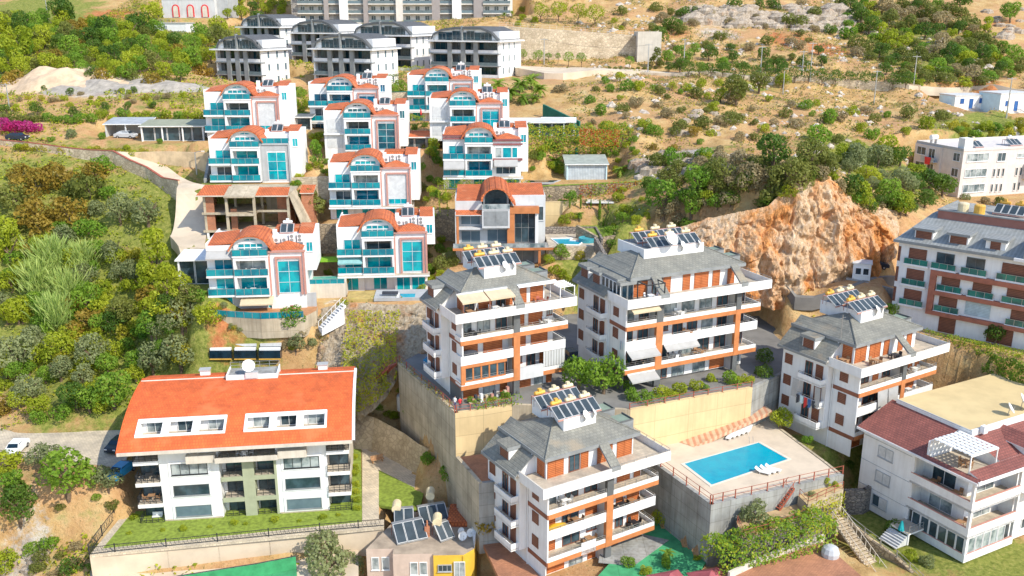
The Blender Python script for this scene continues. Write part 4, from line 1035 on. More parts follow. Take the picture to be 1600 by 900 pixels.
  obj('mullions', m, aw)
  glassrail(V, [(b0 - .05, .2, f3), (b0 - .05, yb - .06, f3), (b1 + .05, yb - .06, f3), (b1 + .05, -.5, f3)], .9)
 for z in (f1, f2):
  glassrail(V, [(b0 + .05, yb - .05, z - .02), (b1 - .05, yb - .05, z - .02)], .95)
  window(V, (b0 + b1) / 2, .3, z + .02, round(b1 - b0 - 1.1, 1), 2.25, frame=wallm, pane=G(), mull=1, name='glass_door')
 if wingm in ('balcony', 'trim', 'awning'):
  for z in (f1, f2):
   window(V, (x0 + x1) / 2 + .35, 0, z + .02, 2.6, 2.2, frame=wallm, pane=G(), name='glass_door')
   m = MB(); m.box(x0, yb + .2, z - .34, b0 - .01, -.0, z - .03, wallm, top=FLOORT); obj('balcony_slab', m, V)
   glassrail(V, [(x0 + .05, -.05, z - .03), (x0 + .05, yb + .24, z - .03), (b0 - .03, yb + .24, z - .03)], .95)
 elif wingm == 'shutter':
  shutter(V, (x0 + x1) / 2, 0, f2 + .1, 2.8, 2.6, mat=WHITE_SLAT, split=0)
  shutter(V, (x0 + x1) / 2, 0, f1 + .1, 2.8, 2.4, mat=WHITE_SLAT, split=0)
  obj('balcony_slab', MB().box(x0, -.6, f2 - .34, b0 - .01, 0, f2 - .03, wallm), V)
  rail(V, (x0 + .1, -.55, f2 - .03), (b0 - .1, -.55, f2 - .03), .8, METAL)
 if wing_awning == 1: awning(V, x0 + .1, b0 - .1, -.02, f2 - .36, 1.5, .9, plain('teal_grey_awning', (0.22, 0.42, 0.42), 0.8) if 'teal_grey_awning' not in MATS else MATS['teal_grey_awning'])
 if wing_awning == 2: awning(V, x0 + .1, b0 - .1, -.02, f3 + .55, 1.3, .9, AWNG)
 if wing_awning == 3:
  awning(V, x0 + .2, b0 - .1, yb + .15, f2 - .36, 1.2, 1.2, AWNG); awning(V, p0 + .3, p1 - .6, -.62, f2 - .1, 1.3, 1.1, AWNG)
 ym = -.62
 def ring(a0, a1, zb, zt, t, d, mat, nm):
  m = MB(); m.box(a0, ym - d, zb, a0 + t, ym, zt, mat); m.box(a1 - t, ym - d, zb, a1, ym, zt, mat); m.box(a0 + t, ym - d, zt - t, a1 - t, ym, zt, mat); return obj(nm, m, V)
 if portal == 'banded':
  obj('trim_band', MB().box(p0 + .1, -.9, 6.0, p1 + .3, -.6, 6.35, trim), V); obj('trim_band', MB().box(p0 + .1, -.8, 5.3, p1 + .3, -.6, 5.6, trim), V); obj('trim_band', MB().box(p0 + .1, -.8, 2.5, p1 + .3, -.6, 2.95, trim), V)
  window(V, p0 + 2.6, -.62, 3.0, 1.6, 1.9, frame=wallm, pane=g, mull=0); window(V, p0 + 1.1, -.62, 3.0, 1.1, 1.9, frame=wallm, pane=GLASSL, mull=0); window(V, p0 + 4.0, -.62, 3.0, 1.0, 1.9, frame=wallm, pane=g, mull=0)
  window(V, p0 + 2.4, -.62, .1, 3.6, 2.0, frame=wallm, pane=GLASSD, mull=2, name='glass_door')
 else:
  zt = 6.3
  ring(p0 - .05, p1 + .12, f1 - .35, zt + .05, .28, .22, trim if not porticogrey else GREYP, 'portal_trim')
  if not porticogrey: ring(p0 + .95, p1 - .35, f1 - .35, zt - .85, .28, .3, trim, 'window_trim')
  ww, hh = round(p1 - p0 - 1.9, 1), 4.9
  if portal == 'shuttered':
   shutter(V, (p0 + p1) / 2 + .3, ym - .05, f1 + .9, ww, 4.0, mat=WHITE_SLAT); window(V, (p0 + p1) / 2 + .3, ym, f1 - .1, ww, 1.0, frame=wallm, pane=g, mull=2, name='glass_door')
  else:
   window(V, (p0 + p1) / 2 + .3, ym, f1 - .1, ww, hh, frame=wallm, pane=g, mull=1 if bars[0] else 0, bars=bars[1], name='tall_window', wfr=.06)
 m = MB()
 if roofterrace:
  glassrail(V, [(b1 + .1, -.7, 6.32), (p1, -.7, 6.32)], .9)
 else:
  hip(m, p0 + .2, -.5, p1 - .1, 2.4, 6.34, .75, OTILE); obj('portal_roof', m, V)
  obj('roof_ledge', MB().box(p0 - .05, -.95, 6.1, p1 + .25, -.5, 6.36, trim), V)
 m = MB(); m.slab([(p1 - 1.0, 2.85, 8.06), (rw - .25, 2.85, 8.06), (rw - .25, 7.5, 8.7), (p1 - 1.0, 7.5, 8.7)], .12, OTILE); obj('rear_roof', m, V)
 m = MB(); m.box(p0 + .3, 5.6, 7.7, p1 - 1.1, 8.6, 8.25, OTILE); m.box(b1 + .1, 5.5, 7.1, p0 + .3, 8.4, 7.7, wallm); obj('low_roof', m, V)
 if rightwin: window(V, rw - .85, 2.6, 5.3, 1.0, 1.5, frame=wallm, pane=g, mull=1)
 if bl > 2.4 and ground:
  obj('terrace_slab', MB().box(x0, yb - .5, -.62, p1 + .4, 0, -.36, wallm, top=FLOORT), V)
  for k, xx in enumerate((2.0, 6.5, 10.2, 12.6)):
   window(V, xx, .3 if 4 < xx < 8.9 else 0 if xx < 4 else -.6, -bl + .1, 2.2, 2.2, frame=wallm, pane=g if ground == 'glass' else GLASSD, name='glass_door')
 for k in range(ac):
  ac_unit(pl, p0 + .9 + k * 1.15, 2.75, 6.7, f'{group_ord(k, ac)} air conditioner on the roof of the {nick}', k >= ac - 2 and ac > 2)
 for z, xx in ((f1, (b0 + b1) / 2), (f2, (b0 + b1) / 2), (f1, 1.6)):
  if wingm != 'shutter' or xx > 3: sitting(pl, xx + vr.uniform(-.6, .6), -.7, z, ('the ' + ('lower' if z == f1 else 'upper') + (' bay' if xx > 3 else ' wing') + ' balcony of the ' + nick)[:90], vr.choice((WHITEP, WOODW, BLACKM)), 2)
 if vr.random() < .8: solar_row(pl, p0 + 1.2, 4.3, 7.75, 2, f'pair of solar panels on the {nick}', 1, WHITEP, lift=.15)
 obj('chimney', MB().box(b1 + .15, 4.2, 7.0, b1 + .75, 4.8, 9.0 - vr.random(), wallm), V)
 return V, pl
WHITE_SLAT = slats('white_roller_slats', (0.72, 0.72, 0.70), (0.55, 0.55, 0.54), 0.14)
villa('low', 'white villa with turquoise windows and pink-brown portal, lowest of the middle column', 'lowest middle villa', wing_awning=1, ac=4, bars=(1, 2), rwz=3.5)
villa('mid', 'white villa with white roller blind in its portal, above the lowest middle villa', 'roller blind villa', portal='shuttered', ac=3)
villa('c3', 'white villa with closed white wing shutters behind the roller blind villa', 'shuttered villa', wingm='shutter', glassm=glass('petrol_glass', (0.02, 0.16, 0.19), 0.08, (0.01, 0.07, 0.10)), ac=2, bars=(1, 3))
villa('c4', 'white villa with blue windows below the black-roofed apartments, top of the middle column', 'top middle villa', glassm=glass('blue_window_glass', (0.0, 0.14, 0.24), 0.06, (0.0, 0.06, 0.12)), ac=4, bars=(1, 2))
villa('r4', 'white villa with turquoise portal window beside the palm grove', 'palm villa', ac=4)
villa('r3', 'white villa with white shutters and glazed annexe below the palm grove', 'annexe villa', wingm='shutter', ac=3, bars=(1, 2))
villa('r2', 'white villa with maroon bands and grey awnings above the yellow-green hedge', 'maroon banded villa', portal='banded', wingm='trim', wing_awning=3, trim=plain('maroon_trim', (0.26, 0.09, 0.09), 0.7), ac=2, archtop=8.7)
V, pl = villa('lup', 'white villa with grey portal and turquoise roof railing above the unfinished brick house', 'grey portal villa', porticogrey=True, roofterrace=True, ac=0, bars=(1, 2))
for q in ((9.15, -.3, 10.05, 6.2), (13.35, -.3, 13.9, 6.2), (10.05, 4.95, 13.35, 6.2)): obj('portal_panel', MB().box(q[0], -.66, q[1], q[2], -.6, q[3], GREYP), V)
villa('ltop', 'white villa beside the carports, topmost of the left column', 'top left villa', portal='shuttered', wingm='balcony', ac=2)
V, pl = villa('left', 'white villa with wide timber terrace and beige awning, lowest of the left column', 'lowest left villa', ac=4, wing_awning=2, ground=None, bars=(1, 2), rwz=2.4)
# --- long block with the curved vermilion roof
def red_block():
 pl = PA; A = thing('apartment_block', 'long white apartment block under a curved vermilion roof with two strips of roof windows', 'apartment block', pl[0], pl[1])
 W = 25.6; H = 2.85; top = 10.9
 m = MB(); m.box(2.8, 0, 0, 9.8, 15, top - .6, WHITE); m.box(16.6, 0, 0, 22.7, 15, top - .6, WHITE); m.box(9.8, 1.6, 0, 16.6, 15, top - .6, PALEGREY)
 m.box(.5, 1.7, 0, 2.8, 15, top - .6, DGREY); m.box(22.7, 1.7, 0, 25.2, 15, top - .6, CREAM); obj('wall', m, A)
 m = MB(); m.box(2.9, -.12, 0, 9.7, 0, .5, FLOORT); obj('plinth', m, A); m = MB(); m.box(16.7, -.12, 0, 22.6, 0, .5, FLOORT); obj('plinth', m, A)
 for x0, x1 in ((2.8, 9.8), (16.6, 22.7)):
  c = (x0 + x1) / 2
  for k in range(4):
   z = k * H + .75
   pn = GLASSL if k == 2 else GLASSD
   if k < 3:
    ring = MB()
    w2 = 4.3; ring.box(c - w2 / 2 - .3, -.1, z - .25, c - w2 / 2, .0, z + 1.75, WHITEP); ring.box(c + w2 / 2, -.1, z - .25, c + w2 / 2 + .3, 0, z + 1.75, WHITEP); ring.box(c - w2 / 2, -.1, z + 1.5, c + w2 / 2, 0, z + 1.75, WHITEP); ring.box(c - w2 / 2, -.1, z - .25, c + w2 / 2, 0, z, WHITEP)
    obj('window_surround', ring, A)
    window(A, c, -.02, z, 4.3, 1.5, frame=BLACKM if k == 2 else MGREY, pane=pn if k else SLATE, mull=3 if k == 2 else 0)
   else:
    window(A, c - 1.2, -.02, z + .1, 3.0, 1.1, frame=WHITE, pane=NAVY, mull=0); window(A, c + 2.0, -.02, z + .1, 1.6, 1.1, frame=WHITE, pane=NAVY, mull=1)
 def bal(x0, x1, z, yb, slab, back=.4):
  m = MB(); m.box(x0, yb, z - .5, x1, 1.8, z, slab, top=FLOORT); obj('balcony_slab', m, A)
  rail(A, (x0 + .05, yb + .06, z), (x1 - .05, yb + .06, z), .95, BLACKM, .7, 3)
  if x0 < 3: rail(A, (x0 + .05, yb + .06, z), (x0 + .05, 1.7, z), .95, BLACKM, .7, 3)
  if x1 > 24: rail(A, (x1 - .05, yb + .06, z), (x1 - .05, 1.7, z), .95, BLACKM, .7, 3)
  window(A, (x0 + x1) / 2, 1.7 if x0 < 5 or x0 > 20 else 1.6, z + .02, round(min(2.4, x1 - x0 - .4), 1), 2.1, frame=BLACKM, pane=GLASSD, name='glass_door')
 for k in range(4):
  bal(-.1, 2.8, k * H + .05, -.3, WHITE); bal(22.7, 25.5, k * H + .05, -.3, WHITE)
 for k in range(3):
  bal(10.1, 12.5, k * H + .05, .1, SAGE); bal(13.9, 16.4, k * H + .05, .1, SAGE)
 m = MB(); m.box(12.5, -.1, 0, 13.9, 1.6, 8.3, SAGE); obj('sage_pier', m, A)
 for k in (1, 2, 3):
  m = MB(); m.box(9.9, -.08, k * H - .5, 12.5, .12, k * H + .05, SAGE); obj('sage_band', m, A); m = MB(); m.box(13.9, -.08, k * H - .5, 16.6, .12, k * H + .05, SAGE); obj('sage_band', m, A)
 obj('sage_pier', MB().box(16.3, -.09, 0, 16.6, 1.6, 8.3, SAGE), A)
 m = MB(); m.box(9.6, -1.3, 3 * H - .25, 17.0, 1.6, 3 * H, CREAM, top=FLOORT); m.box(9.6, -1.3, 3 * H, 17.0, -1.15, 3 * H + .4, CREAM); obj('top_balcony', m, A)
 for x0, x1 in ((6.2, 9.6), (17.0, 20.4)): m = MB(); m.box(x0, -1.0, 3 * H - .25, x1, 0, 3 * H + .75, CREAM); obj('planter_box', m, A)
 rail(A, (9.7, -1.2, 3 * H + .38), (16.9, -1.2, 3 * H + .38), .6, BLACKM, .8, 3)
 window(A, 12, 1.6, 3 * H + .1, 2.6, 2.1, frame=BLACKM, pane=NAVY, name='glass_door'); window(A, 14.8, 1.6, 3 * H + .1, 1.4, 2.1, frame=BLACKM, pane=NAVY, name='glass_door')
 y0, L, z0, hh = -1.6, 14.6, 10.45, 3.7
 def P(s): return (y0 + L * s, z0 + hh * (1 - (1 - s) ** 2.5))
 S = [0, .06, .13, .21, .30, .42, .56, .70, .85, 1.0]; X = [-1.4, .3, 10.8, 13.0, 22.9, 26.0]; sa, sb = 2, 4
 m = MB()
 for i in range(len(X) - 1):
  for k in range(len(S) - 1):
   if i in (1, 3) and sa <= k < sb: continue
   (ya, za), (yb, zb) = P(S[k]), P(S[k + 1])
   m.poly([(X[i], ya, za), (X[i + 1], ya, za), (X[i + 1], yb, zb), (X[i], yb, zb)], RTILE)
 yr, zr = P(1.0)
 m.slab([(X[0], yr, zr), (X[-1], yr, zr), (X[-1], yr + 3.2, zr - .9), (X[0], yr + 3.2, zr - .9)], .2, RTILE)
 rf = obj('roof', m, A)
 for xa, xb, mt in ((X[-1], X[-1] + .35, WHITE), (X[0] - .1, X[0], RTILE)):
  m = MB()
  for k in range(len(S) - 1):
   (ya, za), (yb, zb) = P(S[k]), P(S[k + 1])
   m.poly([(xa, ya, za + .08), (xb, ya, za + .08), (xb, yb, zb + .08), (xa, yb, zb + .08)], mt)
   m.poly([(xb, ya, za - .3), (xb, yb, zb - .3), (xb, yb, zb + .08), (xb, ya, za + .08)], mt); m.poly([(xa, ya, za - .3), (xa, ya, za + .08), (xa, yb, zb + .08), (xa, yb, zb - .3)], mt)
  obj('verge', m, rf)
 m = MB(); m.box(X[0], y0 - .06, z0 - .35, X[-1], y0 + .1, z0 + .05, CREAM); m.box(X[0], y0 + .1, z0 - .35, X[-1], 0, z0 - .2, CREAM); obj('eaves_board', m, rf)
 m = MB(); yy, zz = P(.93); m.tube((X[0], yy, zz + .03), (9.4, yy, zz + .03), .1, n=5, mat=CREAM); obj('ridge_line', m, rf); m = MB(); m.tube((16.2, yy, zz + .03), (X[-1], yy, zz + .03), .1, n=5, mat=CREAM); obj('ridge_line', m, rf)
 prof = [P(s) for s in S]
 m = MB()
 for xa in (.5, 25.2): m.xprism([(0.4, top - .7)] + [(y, z - .12) for y, z in prof if y > .4] + [(14.9, top - .7)], xa - .1, xa + .1, WHITE)
 obj('gable_wall', MB().xprism([(0.4, top - .7)] + [(y, z - .12) for y, z in prof if y > .4] + [(14.9, top - .7)], .4, .6, WHITE), A)
 obj('gable_wall', MB().xprism([(0.4, top - .7)] + [(y, z - .12) for y, z in prof if y > .4] + [(14.9, top - .7)], 25.1, 25.3, WHITE), A)
 for x0, x1, nn in ((.3, 10.8, 0), (13.0, 22.9, 1)):
  (ya, za), (yb, zb) = P(S[sa]), P(S[sb]); t = .28
  m = MB()
  m.slab([(x0, ya - .05, za + .1), (x1, ya - .05, za + .1), (x1, ya + t, za + .2), (x0, ya + t, za + .2)], .3, WHITE)
  m.slab([(x0, yb - t, zb + .03), (x1, yb - t, zb + .03), (x1, yb + .1, zb + .16), (x0, yb + .1, zb + .16)], .3, WHITE)
  for xa in (x0 - .02, x1 - t + .02): m.slab([(xa, ya, za + .12), (xa + t, ya, za + .12), (xa + t, yb, zb + .14), (xa, yb, zb + .14)], .5, WHITE)
  m.box(x0, ya, za - .9, x1, yb + 1.0, za - .7, FLOORT); m.box(x0, yb + .3, za - .7, x1, yb + .5, zb - .1, WHITE)
  m.box(x0, ya, za - .7, x0 + .1, yb + .3, za + .3, WHITE); m.box(x1 - .1, ya, za - .7, x1, yb + .3, za + .3, WHITE)
  d_ = obj('roof_window_strip', m, A)
  for k in range(3):
   xc = x0 + 1.8 + k * (x1 - x0 - 3.2) / 2
   window(d_, xc, yb + .28, za - .65, 2.0, round(zb - za + .5, 1), frame=WHITE, pane=GLASSD if k % 2 else GLASSL, mull=1, name='glass_door', sub=False)
  for k in range(2):
   xc = x0 + 3.4 + k * (x1 - x0 - 3.4) / 2
   m = MB(); m.slab([(xc - .45, ya + .1, za + .12), (xc + .45, ya + .1, za + .12), (xc + .45, yb, zb + .1), (xc - .45, yb, zb + .1)], .2, WHITE); obj('pier', m, d_)
 yy, zz = P(.86)
 m = MB(); m.box(9.5, yy, zz - .5, 16.1, yy + 3.4, zz + .35, WHITE, top=GCONC); m.box(9.5, yy, zz + .35, 16.1, yy + .15, zz + .65, WHITE); m.box(9.5, yy + .15, zz + .35, 9.65, yy + 3.4, zz + .65, WHITE); m.box(15.95, yy + .15, zz + .35, 16.1, yy + 3.4, zz + .65, WHITE); obj('roof_platform', m, A)
 m = MB(); m.box(12, yy - .2, zz + .2, 13.6, yy + .4, zz + 1.0, PALEGREY, top=GREYP); obj('vent_box', m, A)
 rail(A, (9.6, yy + 3.3, zz + .35), (16, yy + 3.3, zz + .35), .9, METAL)
 dish_thing(pl, 12.4, yy + .5, zz + .7, .2, .85, 'large round white dish on top of the vermilion roof')
 for k, xx in enumerate((5.8, 21.2)):
  yy2, zz2 = P(1.0); m = MB(); m.box(xx, yy2 + .2, zz2 - .5, xx + 1.2, yy2 + 1.0, zz2 + .6, WHITE); m.box(xx - .12, yy2 + .08, zz2 + .6, xx + 1.32, yy2 + 1.12, zz2 + .75, GREYP); obj('chimney', m, A)
 sitting(pl, 1.3, .7, 2 * H + .05, 'second floor left balcony of the red-roofed block', BLACKM, 2)
 sitting(pl, 1.3, .7, H + .05, 'first floor left balcony of the red-roofed block', WOODW, 2)
 sitting(pl, 13, 0, 3 * H, 'top middle balcony of the red-roofed block', WHITEP, 4)
 m = MB(); m.box(-.6, -.2, 0, .6, .4, .42, WHITEP); m.box(-.6, .25, .42, .6, .4, .8, WHITEP)
 put(pl, 'garden_sofa', m.mesh('sofa'), 'white sofa on the ground floor left balcony of the red-roofed block', 'sofa', 1.6, 1.1, .08)
SLATE = glass('slate_blind_glass', (0.13, 0.19, 0.22), 0.2, (0.10, 0.15, 0.18))
red_block()
# --- white house with maroon roof, lower right
def maroon_house():
 pl = PF; F = thing('house', 'white house with maroon roof, sand coloured flat top and white lattice pergola', 'house', pl[0], pl[1])
 W, D, H = 20, 15.5, 3.3; E = 3 * H + .3
 m = MB(); m.box(2.4, 2.4, 0, W, D, E, WHITE); m.box(0, 8.3, 0, 2.4, D, E, WHITE); m.box(8.5, .6, 0, W, 2.4, E, WHITE); obj('wall', m, F)
 for k in range(3):
  z = k * H
  if k: m = MB(); m.box(0, 0, z - .3, 8.5, 8.3, z, WHITE, top=FLOORT); obj('loggia_slab', m, F)
  m = MB(); h = 1.0
  m.box(0, 0, z - (.3 if k else 0), .15, 8.3, z + h, WHITE); m.box(.15, 0, z - (.3 if k else 0), 8.5, .15, z + h, WHITE); obj('loggia_parapet', m, F)
  m = MB(); m.box(-.02, .3, z + h + .001, .17, 8.2, z + h + .1, PINKB); m.box(.3, -.02, z + h + .0012, 8.4, .17, z + h + .1, PINKB); obj('parapet_cap', m, F)
  window(F, 2.4, 5.5, z + .05, 3.2, 2.4, 'l', WHITE, GLASSD if k != 1 else GLASSL, 1, name='glass_door'); window(F, 5.5, 2.4, z + .05, 3.0, 2.4, 'f', WHITE, GLASSL, 1, name='glass_door')
  ww = 1.5
  for yy in (12.0,):
   window(F, 0, yy, z + 1.0, 2.2, 1.5, 'l', GREYP, GLASSD if k == 0 else WHITE_SLAT, 1)
   if k == 0: shutter(F, -.08, yy - .55, z + 1.05, 1.1, 1.4, 'l', WHITE_SLAT)
  m = MB(); m.box(-.04, 8.3, z + 2.95, 0, D, z + 3.0, GREYP); obj('string_course', m, F)
  window(F, 12.5, .6, z + 1.0, 3.6, 1.4, 'f', WHITE, GLASSD if k == 0 else WHITE_SLAT, 2 if k == 0 else 0)
  if k == 2: m = MB(); m.box(9, -1.0, z - .2, W, .6, z, WHITE); m.box(9, -1.0, z, W, -.88, z + .8, PINKB); obj('front_balcony', m, F)
 for x, y in ((0, 0), (8.3, 0)): obj('column', MB().box(x + .01, y + .01, 0, x + .34, y + .34, E, WHITE), F)
 obj('column', MB().box(.01, 7.9, 0, .34, 8.29, E, WHITE), F)
 for k in range(6): window(F, .1, .75 + k * 1.2, 1.0, 1.15, 2.0, 'l', WHITE, GLASSD, 0)
 for k in range(5): window(F, 1.0 + k * 1.3, .1, 1.0, 1.2, 2.0, 'f', WHITE, GLASSL, 0)
 e0 = -.7; zt = E + 2.7; r = 5.2
 tx0, tx1, ty0, ty1 = e0 + .6, r - .2, .9, 6.4
 m = MB()
 def zr(x): return E + .3 + (x - e0) / (r - e0) * (zt - E - .3)
 m.slab([(e0, ty1, zr(e0)), (r, ty1, zr(r)), (r, D + .6, zr(r)), (e0, D + .6, zr(e0))], .2, MTILE, WHITE)
 m.slab([(e0, e0, zr(e0)), (tx0, e0, zr(tx0)), (tx0, ty1, zr(tx0)), (e0, ty1, zr(e0))], .2, MTILE, WHITE)
 m.slab([(tx0, e0, E + .42), (W + 2, e0, E + .42), (W + 2, ty0, E + .9), (tx0, ty0, E + .9)], .2, MTILE, WHITE)
 m.slab([(tx1, ty0 + .01, E + .9), (W + 2, ty0 + .01, E + .9), (W + 2, 5.2, zt), (tx1, 5.2, zt)], .2, MTILE, WHITE)
 m.box(e0 - .08, e0, E, e0 + .1, D + .6, E + .28, WHITE); m.box(e0 + .1, e0 - .08, E, W + 2, e0 + .1, E + .4, WHITE)
 m.poly([(tx1 + .05, ty0, E), (tx1 + .05, ty1, E), (tx1 + .05, ty1, zr(tx1)), (tx1 + .05, ty0, E + 1)], WHITE)
 obj('roof', m, F)
 m = MB(); m.box(tx0, ty0, E - .1, tx1, ty1, E + .05, FLOORT); m.box(tx0, ty1 - .1, E + .05, tx1, ty1, E + 2.3, WHITE); obj('roof_terrace', m, F)
 m = MB(); m.box(r - .25, 4.6, zt - 1.2, W + 4, D - .2, zt + .35, WHITE, top=SANDR); m.box(r - .2, 4.6, zt + .351, W + 4, 4.85, zt + .5, WHITE); m.box(r - .25, 4.85, zt + .351, r - .1, D - .2, zt + .42, GREYP); obj('flat_roof', m, F)
 m = MB(); m.box(W - 6, D - 5, zt + .351, W - 2, D - 2.6, zt + .36, GCONC);
 m = MB()
 for x in (tx0 + .3, tx1 - .3):
  for y in (ty0 + .2, ty1 - .5): m.box(x - .06, y - .06, E + .05, x + .06, y + .06, E + 2.5, WHITEP)
 m.box(tx0 + .2, ty0 + .1, E + 2.5, tx1 - .2, ty0 + .2, E + 2.62, WHITEP); m.box(tx0 + .2, ty1 - .5, E + 2.5, tx1 - .2, ty1 - .4, E + 2.62, WHITEP)
 for k in range(8): m.box(tx0 + .2, ty0 + .2 + k * .62, E + 2.63, tx1 - .2, ty0 + .55 + k * .62, E + 2.67, WHITEP)
 for k in range(7): m.box(tx0 + .3 + k * .68, ty0 + .15, E + 2.68, tx0 + .72 + k * .68, ty1 - .45, E + 2.72, WHITEP)
 obj('pergola', m, F)
 m = MB(); m.box(9.2, 0.5, E + .5, 12.0, 5.0, E + 1.9, WHITE); d_ = obj('dormer', m, F)
 m = MB(); m.slab([(8.9, .2, E + 1.8), (10.6, .2, E + 2.8), (10.6, 6, E + 2.8), (8.9, 6, E + 1.8)], .12, MTILE, WHITE); m.slab([(10.6, .2, E + 2.8), (12.3, .2, E + 1.8), (12.3, 6, E + 1.8), (10.6, 6, E + 2.8)], .12, MTILE, WHITE)
 m.yprism([(9.2, E + 1.9), (12.0, E + 1.9), (10.6, E + 2.7)], .5, .6, WHITE); obj('dormer_roof', m, d_)
 window(d_, 10.6, .5, E + .7, 2.2, 1.1, frame=WHITE, pane=GLASSL, mull=3)
 obj('chimney', MB().box(r + 1, 4.0, zt, r + 1.7, 4.55, zt + .9, WHITE), F)
 dish_thing(pl, 13.0, 5.6, zt + .35, .6, .7, 'smaller white satellite dish on the sand coloured flat roof'); dish_thing(pl, 16.0, 6.0, zt + .35, .6, 1.0, 'bigger white satellite dish on the sand coloured flat roof')
 sitting(pl, 2.2, 3.0, E + .05, 'the sunken roof terrace under the lattice pergola', WOODW, 4)
 for k, (yy, kk) in enumerate(((3, 2), (6, 2), (2, 1))): sitting(pl, 1.2, yy, kk * H, ('the upper loggia of the maroon-roofed house', 'back of the upper loggia, maroon-roofed house', 'the middle loggia of the maroon-roofed house')[k], WOODW, 2)
 m = MB(); m.box(-2.6, 5.5, 1.3, 0, 8.2, 1.5, WHITE, top=FLOORT); m.box(-2.6, 5.5, 0, -2.4, 5.7, 1.3, WHITE); m.box(-2.6, 8.0, 0, -2.4, 8.2, 1.3, WHITE)
 for k in range(6): m.box(-2.6 - .3 * (k + 1), 5.6, 0, -2.6 - .3 * k, 8.1, 1.3 - .2 * (k + 1), PALEGREY)
 o = obj('entrance_steps', m, F); rail(F, (-2.5, 5.55, 1.5), (-.1, 5.55, 1.5), .9, METAL, .8)
maroon_house()
